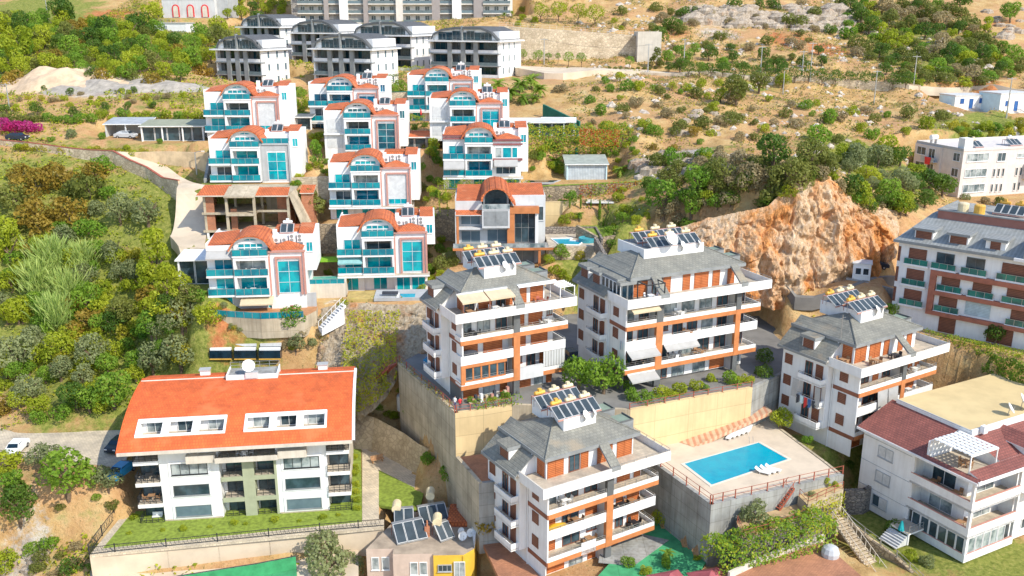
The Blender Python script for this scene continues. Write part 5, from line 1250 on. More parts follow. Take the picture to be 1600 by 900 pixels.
# --- long block at the right edge, red-brown frames
def frame_block():
 pl = PG; G = thing('apartment_block', 'long white block with red-brown facade frames and brown shutters at the right edge', 'apartment block', pl[0], pl[1])
 W, D, H = 36, 12, 3.05; RB = plain('red_brown_render', (0.36, 0.13, 0.08), 0.75, 0.12); E = 4 * H + .3
 m = MB(); m.box(0, 0, 0, W, D, E, WHITE); obj('wall', m, G)
 m = MB(); m.slab([(-.5, -.7, E + .1), (W, -.7, E + .1), (W, 6.2, E + 3.3), (2.2, 6.2, E + 3.3)], .2, MTLROOF); m.slab([(-.5, -.7, E + .1), (2.2, 6.2, E + 3.3), (2.2, D, E + 3.3), (-.5, D + .5, E + .1)][::-1], .2, MTLROOF)
 m.poly([(2.2, 6.2, E + 3.3), (W, 6.2, E + 3.3), (W, D, E + 3.3), (2.2, D, E + 3.3)], MTLROOF)
 obj('roof', m, G)
 obj('fascia', MB().box(-.6, -.8, E - .25, W, -.62, E + .15, MGREY), G)
 m = MB(); m.box(3.2, 5.2, E + 2.4, 21.5, D + 2, E + 4.0, MAROON, top=GCONC); m.box(3.1, 5.1, E + 4.0, 21.6, 5.3, E + 4.18, MGREY); m.box(3.1, 5.3, E + 4.0, 3.3, D + 2, E + 4.18, MGREY); m.box(21.4, 5.3, E + 4.0, 21.6, D + 2, E + 4.18, MGREY); obj('roof_tank_room', m, G)
 for k, x in enumerate((1.9, 6.6, 11.4)):
  m = MB(); m.box(x, .4, E + .3, x + 2.5, 4.6, E + 1.75, WHITE); d_ = obj('dormer', m, G); obj('dormer_roof', MB().box(x - .3, -.05, E + 1.75, x + 2.8, 5.2, E + 2.1, MGREY, top=MTLROOF), d_)
  shutter(d_, x + 1.25, .4, E + .42, 2.1 if k < 2 else 1.2, 1.3, 'f', SHUTD)
 m = MB(); m.box(16.5, -.3, E + .2, 25, 4, E + 2.3, WHITE); d_ = obj('roof_loggia', m, G); obj('loggia_cap', MB().box(16.3, -.9, E + 2.3, 25.2, 4.4, E + 2.55, MGREY, top=ORANGE), d_)
 shutter(d_, 20.6, -.3, E + .3, 3.6, 1.7, 'f', SHUTD); glassrail(d_, [(16.6, -1.0, E + .2), (24.8, -1.0, E + .2)], .7, GREENR); obj('loggia_floor', MB().box(15.5, -1.3, E - .2, 26, -.8, E + .2, WHITE), d_)
 def bal(x, w2, k, gl=True, dark=False, y=0.0):
  z = k * H
  if dark: window(G, x, y, z + .25, w2, 2.2, frame=DGREY, pane=GLASSD, name='glass_door')
  else: shutter(G, x, y, z + .25, w2, 2.2, 'f', SHUTD)
  if gl: glassrail(G, [(x - w2 / 2 - .5, y - .35, z + .15), (x + w2 / 2 + .4, y - .35, z + .15)], .8, GREENR); obj('balcony_slab', MB().box(x - w2 / 2 - .6, y - .45, z - .1, x + w2 / 2 + .5, y, z + .15, WHITE), G)
 for k in (1, 2, 3): bal(2.8, 2.4, k)
 bal(6.6, 2.4, 3, dark=True); bal(10.6, 2.4, 3, dark=True); bal(16.6, 5.2, 3); bal(23.5, 2.4, 3)
 for x0, x1, lo, hi in ((5.0, 21.0, 1, 3), (23.5, 34.0, 1, 3)):
  m = MB(); z0, z1 = lo * H - .55, hi * H - .1
  m.box(x0, -.6, z0, x0 + .8, 0, z1, RB); m.box(x1 - .8, -.6, z0, x1, 0, z1, RB); m.box(x0 + .8, -.6, z1 - .7, x1 - .8, 0, z1, RB); m.box(x0 + .8, -.6, z0, x1 - .8, 0, z0 + .6, RB); m.box(x0 + .8, -.6, 2 * H - .6, x1 - .8, 0, 2 * H + .02, RB)
  obj('facade_frame', m, G)
  for k in (1, 2):
   w_ = x1 - x0
   bal(x0 + w_ * .17, 2.4, k); bal(x0 + w_ * .43, 2.4, k) if k == 2 else shutter(G, x0 + w_ * .42, 0, k * H + .3, 3.2, 2.1, 'f', LBS); bal(x0 + w_ * .76, 4.2 if k == 2 else 2.4, k)
 for x, w2 in ((8, 2.2), (15, 3.2), (20, 3.2), (26, 3.2)): shutter(G, x, 0, .1, w2, 2.3, 'f', SHUTD)
 for k in range(3): bal(.2, .3, k + 1, gl=False)
 obj('stair_fin', MB().box(21.4, -1.2, 0, 21.9, 0, E - .4, WHITE), G)
 solar_row(pl, 10.0, 7.0, E + 4.0, 4, 'left solar panels on the red-brown framed block', 2, TANKY, lift=.4); solar_row(pl, 16, 7.0, E + 4.0, 5, 'right solar panels on the red-brown framed block', 3, TANKC, lift=.4)
 for k, x in enumerate((6.2, 8.4)):
  m = MB(); m.lathe([(.0001, 0), (.75, 0), (.75, 1.2), (.6, 1.35), (.0001, 1.4)], 14, (TANKC, TANKY)[k]); put(pl, 'water_tank', m.mesh('tank'), f'{("cream", "yellow")[k]} upright water tank on the red-brown framed block', 'water tank', x, 6.4, E + 4.0)
MTLROOF = slats('grey_metal_roof', (0.30, 0.31, 0.30), (0.25, 0.26, 0.25), 0.5, True)
MAROON = plain('dusty_maroon', (0.30, 0.13, 0.10), 0.8, 0.08)
LBS = slats('pale_blue_slats', (0.50, 0.60, 0.64), (0.38, 0.47, 0.5), 0.22)
frame_block()
# --- pinkish block on the slope above
BLUSH = plain('blush_grey_plaster', (0.66, 0.60, 0.55), 0.8, 0.06, streak=0.1)
def pink_block():
 p = at(1496, 309, 178); pl = (p, R(17)); B = thing('apartment_block', 'pinkish beige three storey block with flat cluttered roof among trees at right', 'apartment block', p, R(17))
 W, D, H = 34, 13, 3.0
 m = MB(); m.box(0, 0, 0, W, D, 3 * H, BLUSH); m.box(-.3, 5.5, 0, 0, D, 3 * H, BLUSH); m.box(15, -1.3, 3, W, 0, 3 * H - 3.0, BLUSH); obj('wall', m, B)
 m = MB(); m.box(-.1, -.1, 3 * H, W, .1, 3 * H + .5, BLUSH); m.box(-.1, .1, 3 * H, .1, D, 3 * H + .5, GREYP); m.box(.1, D - .2, 3 * H, W, D, 3 * H + .5, BLUSH); obj('roof_parapet', m, B)
 for k in range(3):
  z = k * H
  window(B, 3.5, 0, z + .9, 5.2, 1.6, frame=WHITE, pane=GLASSL, mull=3)
  if k == 2: window(B, 9.2, 0, z + .7, 2.0, 1.7, frame=WHITE, pane=GLASSD); window(B, 14, 0, z + 1.2, 2.0, .9, frame=WHITE, pane=GLASSL); shutter(B, 20, 0, z + .3, 6.0, 2.4, mat=WHITE_SLAT)
  else:
   for x in (7.9, 9.0, 10.1, 13.4, 14.5 - .02): window(B, x, 0, z + .7, .55, 1.6, frame=BLUSH, pane=GLASSD, mull=0)
   window(B, 20, -1.3 if k == 1 else 0, z + .8, 4.0, 1.4, frame=WHITE, pane=GLASSD, mull=1)
  window(B, 0, 1.6, z + .9, 1.8, 1.6, 'l', WHITE, GLASSD); window(B, -.3, 11.0, z + .9, 2.6, 1.6, 'l', WHITE, GLASSD); window(B, -.3, 8.0, z + .3, 1.8, 2.2, 'l', WHITE, GLASSD, name='glass_door')
  if k == 2: m = MB(); m.box(-1.4, 6.2, z - .1, -.3, 9.8, z + .05, GREYP); m.box(-1.4, 6.2, z + .05, -1.28, 9.8, z + .9, GREYP); obj('side_balcony', m, B)
 m = MB(); m.slab([(-1.45, 6.8, 2 * H + .9), (-1.45, 8.6, 2 * H + .9), (-1.46, 8.4, 2 * H - .5), (-1.46, 7.0, 2 * H - .5)], .04, REDP); put(pl, 'flag', m.mesh('flag'), 'red cloth hanging from a balcony of the pinkish block', 'cloth', 0, 0, 0)
 obj('stair_house', MB().box(.3, .3, 3 * H, 2.2, 2.0, 3 * H + 2.4, WHITE), B)
 solar_row(pl, 5.5, 3, 3 * H, 2, 'pair of solar panels on the pinkish block', 1, TANKC); solar_row(pl, 14, 3, 3 * H, 3, 'wide solar panels on the pinkish block', 1, WHITEP)
 m = MB(); m.tube((-.6, 0, 1.3), (.9, 0, 1.3), .5, n=12, mat=WHITEP); m.box(-.5, -.3, 0, -.3, .3, .9, METAL); m.box(.6, -.3, 0, .8, .3, .9, METAL); put(pl, 'water_tank', m.mesh('tank'), 'white round water tank on the back of the pinkish block', 'water tank', -.8 + 3, 11, 3 * H)
pink_block()
# --- grey villa with orange frame and pool
def grey_villa():
 p, yw, bl = VIL['grey']; pl = (p, yw); V = thing('villa', 'grey modern villa with orange frame, arched roof and a turquoise pool terrace', 'villa', p, yw, 'terraced villas with orange roofs')
 m = MB(); m.box(0, .6, -bl, 4.4, 10, 7.0, PALEGREY); m.box(4.4, .6, -bl, 9.2, 10, 6.0, PALEGREY); m.box(9.2, .4, -bl, 13.2, 10, 6.2, PALEGREY); m.box(13.2, 3, -bl, 15, 10, 7.4, PALEGREY); m.box(9.2, 3, 6.2, 13.2, 10, 7.4, PALEGREY); obj('wall', m, V)
 m = MB(); m.box(4.4, -1.2, 2.85, 8.9, .6, 6.0, PALEGREY); obj('bay', m, V)
 for z, y in ((.1, .6), (3.1, .6)): window(V, 2.5, y, z, 3.2, 2.0, frame=PALEGREY, pane=SLATE, name='glass_door')
 window(V, 6.9, .6, .1, 3.4, 2.2, frame=PALEGREY, pane=SLATE, name='glass_door'); shutter(V, 6.65, -1.2, 3.3, 3.8, 2.4, mat=plain('grey_roller', (0.26, 0.27, 0.27), 0.6), split=1)
 m = MB(); m.box(.1, -.9, 2.55, 4.4, .6, 2.85, PALEGREY); m.box(0, -1.0, -.2, .12, .6, 5.4, PALEGREY); obj('balcony_slab', m, V)
 obj('orange_post', MB().box(.2, -1.0, -.2, .6, -.6, 5.0, ORANGE), V)
 m = MB(); m.slab([(0, -1.1, 5.05), (4.4, -1.1, 5.05), (4.4, .6, 5.55), (0, .6, 5.55)], .14, OTILE, PALEGREY); obj('wing_front_roof', m, V)
 m = MB(); m.slab([(.2, .7, 7.05), (4.4, .7, 7.05), (4.4, 9.8, 8.2), (.2, 9.8, 8.2)], .14, OTILE, PALEGREY); m.box(-.02, .6, 7.0, .18, 10, 7.5, PALEGREY); obj('wing_roof', m, V)
 m = MB(); m.slab([(9.0, 3.2, 7.5), (14.8, 3.2, 7.5), (14.8, 9.8, 8.4), (9.0, 9.8, 8.4)], .14, OTILE, PALEGREY); obj('rear_roof', m, V)
 m = MB(); m.box(8.5, -.9, -.1, 9.7, .4, 5.2, ORANGE); m.box(8.5, -1.0, 5.2, 13.7, .4, 6.25, ORANGE); obj('orange_frame', m, V)
 obj('white_post', MB().box(13.1, -.6, -.1, 13.6, .4, 5.2, WHITE), V)
 window(V, 11.45, .35, .1, 3.4, 5.0, frame=METAL, pane=GLASSD, mull=2, bars=1, name='tall_window', wfr=.06)
 x0, x1, zs, zt, ay = 4.6, 8.8, 7.4, 9.5, 1.2
 m = MB(); m.yprism([(x0, 6)] + arch_prof(x0, x1, zs, zt - .25) + [(x1, 6)], ay, 10, PALEGREY); obj('arched_room', m, V)
 oo, ii = arch_prof(x0 - .4, x1 + .4, zs - .1, zt), arch_prof(x0 - .05, x1 + .05, zs - .1, zt - .22); m = MB()
 oo = oo[:-1] + [(x1 + 1.1, zs - .7)]; ii = ii[:-1] + [(x1 + .9, zs - .85)]
 for k in range(len(oo) - 1):
  (ax, az), (bx, bz), (cx, cz), (dx, dz) = oo[k], oo[k + 1], ii[k], ii[k + 1]; y0_, y1_ = -1.3, 10
  m.poly([(ax, y0_, az), (bx, y0_, bz), (bx, y1_, bz), (ax, y1_, az)], OTILE); m.poly([(cx, y0_, cz), (dx, y0_, dz), (bx, y0_, bz), (ax, y0_, az)], OTILE); m.poly([(dx, y0_, dz), (cx, y0_, cz), (cx, y1_, cz), (dx, y1_, dz)], PALEGREY)
 ro = obj('arched_roof', m, V)
 for k in range(1, 8):
  t = math.pi * k / 8; rr = MB(); c = (x0 + x1) / 2; px_, pz_ = c - (x1 - x0 + .8) / 2 * math.cos(t), zs - .1 + (zt - zs + .1) * math.sin(t); rr.tube((px_, -1.3, pz_ + .03), (px_, 10, pz_ + .03), .06, n=4, mat=OTILE); obj('seam', rr, ro)
 m = MB(); m.yprism([(x0 + .3, 6.1)] + arch_prof(x0 + .3, x1 - .3, zs, zt - .6) + [(x1 - .3, 6.1)], ay - .08, ay - .02, GLASSD); obj('arched_window', m, V)
 m = MB(); m.box(4.4, -1.3, 5.95, 8.9, ay, 6.05, PALEGREY, top=FLOORT); m.box(4.4, -1.3, 6.05, 4.5, .6, 6.5, PALEGREY); obj('attic_balcony', m, V); glassrail(V, [(4.5, -1.25, 6.05), (8.9, -1.25, 6.05)], .8, GLASSL)
 window(V, 14.1, 3.0, 3.2, 1.2, 2.4, frame=PALEGREY, pane=GLASSD, mull=0)
 m = MB(); m.box(-.4, -3.0, -.45, 16.5, .6, -.02, ORANGE, top=GCONC); obj('terrace_slab', m, V); glassrail(V, [(-.3, -2.95, -.02), (14.5, -2.95, -.02)], .7, GLASSL)
 for x in (4, 8.5, 13.5): obj('terrace_post', MB().box(x, -2.9, -bl, x + .4, -2.5, -.45, ORANGE), V)
 window(V, 11, -.1, -bl + .1, 4, 2.2, frame=MGREY, pane=SLATE, name='garage_door', mull=1); obj('lower_wall', MB().box(8.5, 0, -bl, 14, .35, -.46, GREYP), V)
 T = thing('pool_terrace', 'stone pool terrace with turquoise pool beside the grey villa', 'pool terrace', loc2w(pl, 15.2, 0, .6), yw)
 m = MB(); m.box(0, -2.6, -4.2, 8.6, 6.5, -.55, PSTONE, top=FLOORT); obj('base', m, T)
 pool = [(.8, 2.6), (1.8, -1.6), (5.0, -1.9), (6.0, .4), (3.8, 1.2), (4.4, 2.8)]
 m = MB(); m.prism(pool, -.56, -.52, POOLW); obj('pool_water', m, T)
 m = MB()
 for (ax, ay_), (bx, by_) in zip(pool, pool[1:] + pool[:1]): m.tube((ax, ay_, -.5), (bx, by_, -.5), .12, n=5, mat=WHITE)
 obj('pool_edge', m, T)
 m = MB(); m.lathe([(1.35, -.6), (1.4, .15), (1.2, .15), (1.15, 0), (.0001, 0)], 18, POOLT, (6.6, .6, 0)); obj('round_hot_tub', m, T)
 obj('back_wall', MB().box(-.5, 6.2, -.55, 8.8, 6.5, .7, DSTONE), T); obj('side_wall', MB().box(8.6, -2.5, -3.6, 8.9, 6.19, .7, DSTONE), T)
grey_villa()
# --- unfinished house
def unfinished():
 p, yw, bl = VIL['unf']; p = p + Vector((0, 0, .9)); bl += .9; pl = (p, yw); U = thing('unfinished_house', 'unfinished house shell of bare concrete and orange brick without windows', 'unfinished house', p, yw)
 W = 14.2
 slabs = [(0.0, -.3), (3.0, 0), (6.0, 0)]
 for k, (z, e) in enumerate(slabs):
  m = MB(); m.box(-.3, -.2, z - .35, 4.0, 9.5, z, CONC); m.box(4.0, -1.4, z - .35, 8.6, 9.5, z, CONC)
  if k != 1: m.box(8.6, -.4, z - .35, W, 9.5, z, CONC)
  obj('floor_slab', m, U)
 for x in (0, 3.9, 8.4, 13.7):
  for y in (0.0 if x not in (3.9, 8.4) else -1.2, 4.5, 9):
   obj('column', MB().box(x, y, -.0, x + .4, y + .4, 6.0 - .35, CONC), U)
 for x in (.2, 4.3, 8.2): obj('stilt', MB().box(x, -.1, -bl - 2.6, x + .35, .25, -.35, WHITE), U)
 for z in (0, 3.0):
  obj('brick_wall', MB().box(.4, .1, z, 1.7, .35, z + 2.65, BRICK), U); obj('brick_wall', MB().box(4.3, .3, z, 5.3, .55, z + (2.65 if z == 0 else .5), BRICK), U)
  obj('brick_wall', MB().box(0, 9.0, z, 8.4, 9.3, z + 2.65, BRICK), U); obj('brick_wall', MB().box(11.6, 2.5, z, 13.7, 2.75, z + 2.65, BRICK), U); obj('brick_wall', MB().box(13.75, .4, z, 14.0, 9, z + 2.65, BRICK), U)
  obj('brick_wall', MB().box(-.1, .45, z, .14, 9, z + 2.65, BRICK), U)
 obj('dark_rear_wall', MB().box(8.8, 7.0, 0, 13.7, 7.3, 5.6, CONC), U); obj('beam', MB().box(8.8, 0, 3.0, 13.7, .4, 3.3, CONC), U)
 m = MB(); m.slab([(-.8, -.8, 6.0), (4.2, -.8, 6.0), (4.2, 3, 7.1), (-.3, 3, 7.1)], .2, OTILE, CREAM); obj('tiled_roof', m, U)
 m = MB(); m.slab([(3.9, -1.8, 5.95), (8.9, -1.8, 5.95), (8.9, 2.2, 7.0), (3.9, 2.2, 7.0)], .2, CONC); obj('canopy', m, U)
 m = MB(); m.slab([(8.6, -.9, 5.95), (14.2, -.9, 5.95), (14.0, 2.2, 6.8), (8.6, 2.2, 6.8)], .2, OTILE, CREAM); obj('tiled_roof', m, U)
 m = MB(); m.slab([(14.0, 1, 5.6), (16.6, 1, 3.0), (16.6, 4.5, 3.0), (14.0, 4.5, 5.6)], .25, CONC); obj('side_wall', MB().slab([(14.2, 0, 5.9), (14.2, 6, 5.9), (17.0, 6, -.4), (16.4, 0, -.4)], .25, CONC), U)
 obj('stair_hut', MB().box(15.2, 5.0, -.4, 17.2, 7.5, 5.2, BRICK), U); m = MB(); m.slab([(15.0, 4.7, 5.3), (17.4, 4.7, 5.3), (17.4, 7.7, 6.2), (15.0, 7.7, 6.2)], .15, OTILE, CREAM); obj('hut_roof', m, U)
 m = MB()
 rr = random.Random(4)
 for k in range(22):
  x, y = rr.uniform(0, 2.4), rr.uniform(0, 1.2); s = rr.uniform(.12, .3); m.box(x, y, 0, x + s * 1.6, y + s, s, (BRICK, CONC, OTILE)[k % 3])
 o = put(pl, 'rubble_heap', m.mesh('rubble'), 'heap of broken bricks at the foot of the unfinished house', 'rubble heap', 11.5, -1.2, 0.02)
 o = thing('solar_water_heater', 'lone solar heater on a tall rusty frame in front of the unfinished house', 'solar heater', loc2w(pl, 11.4, -9.5, -2.0), yw)
 m = MB()
 for x in (0, 2.2):
  for y in (0, 1.2): m.tube((x, y, -3), (x, y, 1.6), .05, n=4, mat=RUST)
 m.box(-.2, -.1, .3, 2.4, 1.3, .38, RUST); obj('stand', m, o); q = obj('panel', MB().box(0, 0, 0, 2.2, 2.0, .08, PANEL), o, (0, 0, .4)); q.rotation_euler = (R(50), 0, 0)
 obj('tank', tank_mesh(1.8, .28, WHITEP), o, (1.1, 1.3, 1.6))
unfinished()
# --- dark-roofed apartments higher up
def dark_apartment(u, v, Y, yaw, label, W=18.5, D=14, floors=3, lower=0):
 p = at(u, v, Y); yw = R(yaw); A = thing('apartment_house', label, 'apartment house', p, yw, 'dark-roofed apartment houses')
 H = 3.0; zt = floors * H
 m = MB(); m.box(.3, 1.6, -8, W - .3, D, zt, DGREY); m.box(W - .35, .3, -8, W, D + .1, zt, WHITE); m.box(0, .3, -8, .35, D + .1, zt, WHITE); m.box(.35, 1.6, zt, W - .35, D - .1, zt + 2.2, WHITE); obj('wall', m, A)
 for k in range(floors + 1):
  z = k * H
  m = MB(); top = k == floors
  m.box(-.1 if not top else -.9, -.1 if not top else -.9, z - .3, W + (.1 if not top else .9), 1.6, z, WHITE if top else MGREY)
  if top: m.box(W - .3, 1.6, z - .3, W + .9, D + .5, z, WHITE); m.box(-.9, 1.6, z - .3, .3, D + .5, z, WHITE)
  obj('floor_band', m, A)
  if k < floors:
   obj('balcony_wall', MB().box(.35, 0, z, W - .35, .15, z + .75, WHITE if k % 2 == 0 else GLASSRAIL), A)
   for i in range(3): window(A, 3.2 + i * 6.0 * W / 18.5, 1.6, z + .2, round(4.4 * W / 18.5, 1), 2.3, frame=DGREY, pane=NAVYT, mull=2, sub=False, name='glass_door')
   for yy in (3.0, 6.4, 9.6): window(A, W, yy, z + .8, .9, 1.7, 'r', WHITE, SLATE, 0, sub=False)
  else: rail(A, (-.8, -.8, z), (W + .8, -.8, z), .8, GLASSRAIL, 2.5, 2)
 for i, x in enumerate((5.6, 9.2, 12.6)): obj('stone_pier', MB().box(x * W / 18.5 - .6, -.2, -8, x * W / 18.5 + .6, .3, zt - .3, MGREY), A)
 z = zt; pr = [(0.2, z + .1), (.9, z + 1.5), (3.4, z + 2.7), (7.5, z + 3.25), (W - 5, z + 3.15), (W - 2.3, z + 2.2), (W - .2, z + .1)]
 m = MB(); m.yprism(pr, .9, D, WHITE); obj('gable_wall', m, A); obj('attic_glass', MB().box(2.2, .82, z + .1, W - 2.2, .9, z + 2.0, NAVYT), A)
 m = MB()
 for (ax, az), (bx, bz) in zip(pr, pr[1:]):
  m.poly([(ax, .3, az + .12), (bx, .3, bz + .12), (bx, D + .3, bz + .12), (ax, D + .3, az + .12)], DTILE)
  m.poly([(ax, .3, az - .45), (bx, .3, bz - .45), (bx, .3, bz + .14), (ax, .3, az + .14)], DGREY)
 rf = obj('roof', m, A)
 for i in range(4):
  x = 3.4 + i * 3.8 * W / 18.5; hh = 1.6 if i in (0, 3) else 2.2
  window(A, x, .8, z + .15, 2.2, hh, frame=MGREY, pane=NAVYT, mull=1, sub=False, name='glass_door')
 obj('chimney_fin', MB().box(W * .46, .2, z, W * .46 + .4, .9, z + 3.6, MGREY), A)
 for yy in (3.5, 6.5):
  m = MB(); m.slab([(W - 1.9, yy, z + 2.0), (W - 1.0, yy, z + 1.15), (W - 1.0, yy + 1.5, z + 1.15), (W - 1.9, yy + 1.5, z + 2.0)], .1, WHITE);
  m.slab([(W - 1.7, yy + .2, z + 2.12), (W - 1.0, yy + .2, z + 1.4), (W - 1.0, yy + 1.3, z + 1.4), (W - 1.7, yy + 1.3, z + 2.12)], .1, WHITE); obj('skylight', m, rf)
 return A
NAVYT = glass('blue_black_glass', (0.012, 0.055, 0.075), 0.07, (0.006, 0.02, 0.03)); GLASSRAIL = plain('grey_glass_rail', (0.13, 0.17, 0.18), 0.3, 0.1)
dark_apartment(378, 92, 276, -24, 'dark-roofed apartment house at the left end of the upper row', 14, 13)
dark_apartment(456, 103, 266, -24, 'dark-roofed apartment house second from the left in the upper row', 15.5)
dark_apartment(553, 108, 258, -24, 'dark-roofed apartment house with long roof in the middle of the upper row', 18)
dark_apartment(672, 119, 246, -24, 'dark-roofed apartment house beside the big stone wall, right end of the upper row', 19.5)
dark_apartment(340, 134, 238, -24, 'dark-roofed apartment house at left of the front row beside the bare slope', 14, 11)
dark_apartment(491, 135, 230, -24, 'dark-roofed apartment house in the front row directly behind the top middle villa', 16.5, 12)
# --- big apartment block at the top of the picture
def top_block():
 p = at(455, 50, 312); yw = R(3); B = thing('apartment_block', 'large cream and grey apartment block with rows of balconies at the top edge', 'apartment block', p, yw)
 H = 2.95; n = 8; x = 0
 TAUPE = plain('taupe_render', (0.33, 0.29, 0.27), 0.8, 0.06); IV = plain('ivory_render', (0.68, 0.63, 0.56), 0.8, 0.05, streak=.1)
 obj('wall', MB().box(0, 3, -6, 72, 16, n * H, IV), B)
 segs = [(2.2, 'P', 3, TAUPE), (8.6, 'B', 1.2, IV), (1.4, 'P', .6, TAUPE), (3.6, 'B', 1.5, IV), (2.6, 'P', 0.2, WHITE), (5, 'B', 2.0, IV), (1.6, 'P', 1.2, TAUPE), (9, 'B', 1.0, IV), (2.2, 'P', 0.3, IV), (9.4, 'B', .5, IV), (2.6, 'P', 1.2, TAUPE), (4, 'B', 1.5, IV), (3, 'P', .4, WHITE), (4, 'B', 1.5, IV), (3, 'P', 1, TAUPE), (9, 'B', .6, IV)]
 for w_, kind, y, mt in segs:
  if kind == 'P': obj('pier', MB().box(x, y, -6, x + w_, 3, n * H + .3, mt), B)
  else:
   obj('back_wall', MB().box(x, y + 1.8, -6, x + w_, 3, n * H, mt), B)
   for k in range(n):
    z = k * H
    obj('balcony', MB().box(x, y, z - .35, x + w_, y + 1.8, z, mt), B); obj('balcony_front', MB().box(x + .05, y, z, x + w_ - .05, y + .08, z + .85, GLASSRAIL if (k + int(x)) % 3 else SLATE), B)
    if k < 5:
     for i in range(max(1, int(w_ / 2.6))): window(B, x + w_ * (i + .5) / max(1, int(w_ / 2.6)), y + 1.8, z + .05, 1.5, 2.1, frame=WHITE, pane=GLASSD, mull=1, sub=False, name='glass_door')
  x += w_
top_block()
# --- scattered houses
def arched_hall():
 p = at(255, 28, 315); B = thing('villa', 'pale grey building with three red-rimmed arches at the top left', 'building', p, R(-4))
 obj('wall', MB().box(0, 0, -2, 17.5, 10, 8.5, PALEGREY), B); obj('side_wing', MB().box(17.5, 2, -2, 21, 12, 11, GREYP), B)
 obj('cornice', MB().box(-.2, -.2, 6.3, 17.7, 0, 6.7, NAVYT), B); obj('red_band', MB().box(-.2, -.25, 5.9, 17.7, 0, 6.29, REDP), B)
 for x in (4.5, 9.4, 14.2):
  pr = [(x - 1.2, 0.3)] + arch_prof(x - 1.2, x + 1.2, 3.0, 4.2, 10) + [(x + 1.2, .3)]; q = [(x - .8, .3)] + arch_prof(x - .8, x + .8, 3.0, 3.8, 10) + [(x + .8, .3)]
  f = obj('arch_surround', MB().yprism(pr, -.2, 0, REDP), B); obj('arch_panel', MB().yprism(q, -.24, -.205, CREAM), f)
 C = thing('house', 'small white flat-roofed house among trees at the top left', 'house', at(241, 61, 296), R(-6))
 obj('wall', MB().box(0, 0, -1, 10.5, 6, 4.6, WHITE), C); obj('roof', MB().box(-.2, -.2, 4.6, 10.7, 6.2, 4.85, GREYP), C); obj('floor_band', MB().box(0, -.1, 2.3, 10.5, 0, 2.5, PALEGREY), C)
 for x in (1.8, 7.8): window(C, x, 0, .4, 1.6, 1.3, frame=PALEGREY, pane=GLASSD)
 window(C, 4, 0, 2.9, 1.2, 1.1, frame=PALEGREY, pane=GLASSL); rail(C, (2, 1, 4.85), (8, 1, 4.85), 1.0, METAL)
arched_hall()
def blue_white(u, v, Y, yaw, label, W, D, H, low=0):
 p = at(u, v, Y); B = thing('house', label, 'house', p, R(yaw), 'white houses with blue windows')
 obj('wall', MB().box(0, 0, -1.5, W, D, H, WHITE), B); obj('roof', MB().box(-.1, -.1, H, W + .1, D + .1, H + .25, PALEGREY), B); obj('side_face', MB().box(-.05, .1, -1.5, 0, D - .1, H - .1, LBLUE), B)
 window(B, W * .22, 0, 1.9, 1.0, 1.1, frame=BLUEP, pane=BLUEP, mull=1); window(B, W * .8, 0, 1.9, 1.0, 1.1, frame=BLUEP, pane=BLUEP, mull=1); window(B, W * .5, 0, .6, 1.0, 2.3, frame=BLUEP, pane=BLUEP, mull=0, name='door')
 if low: obj('low_wing', MB().box(-low, 1, -1.5, 0, D - 1, H * .45, WHITE), B)
 m = MB(); m.slab([(W * .5, -.6, 1.2), (W * .5 + .8, -.6, 1.2), (W * 1.1, -.6, -1.0), (W * 1.1 - 1, -.6, -1.0)], .3, WHITE); obj('ramp_parapet', m, B)
 return B
blue_white(1490, 174, 228, 12, 'left white house with blue windows below the upper road', 9.0, 6, 3.6, 5)
blue_white(1560, 178, 224, 16, 'right white house with blue windows and a roof tank', 9.5, 7, 4.6)
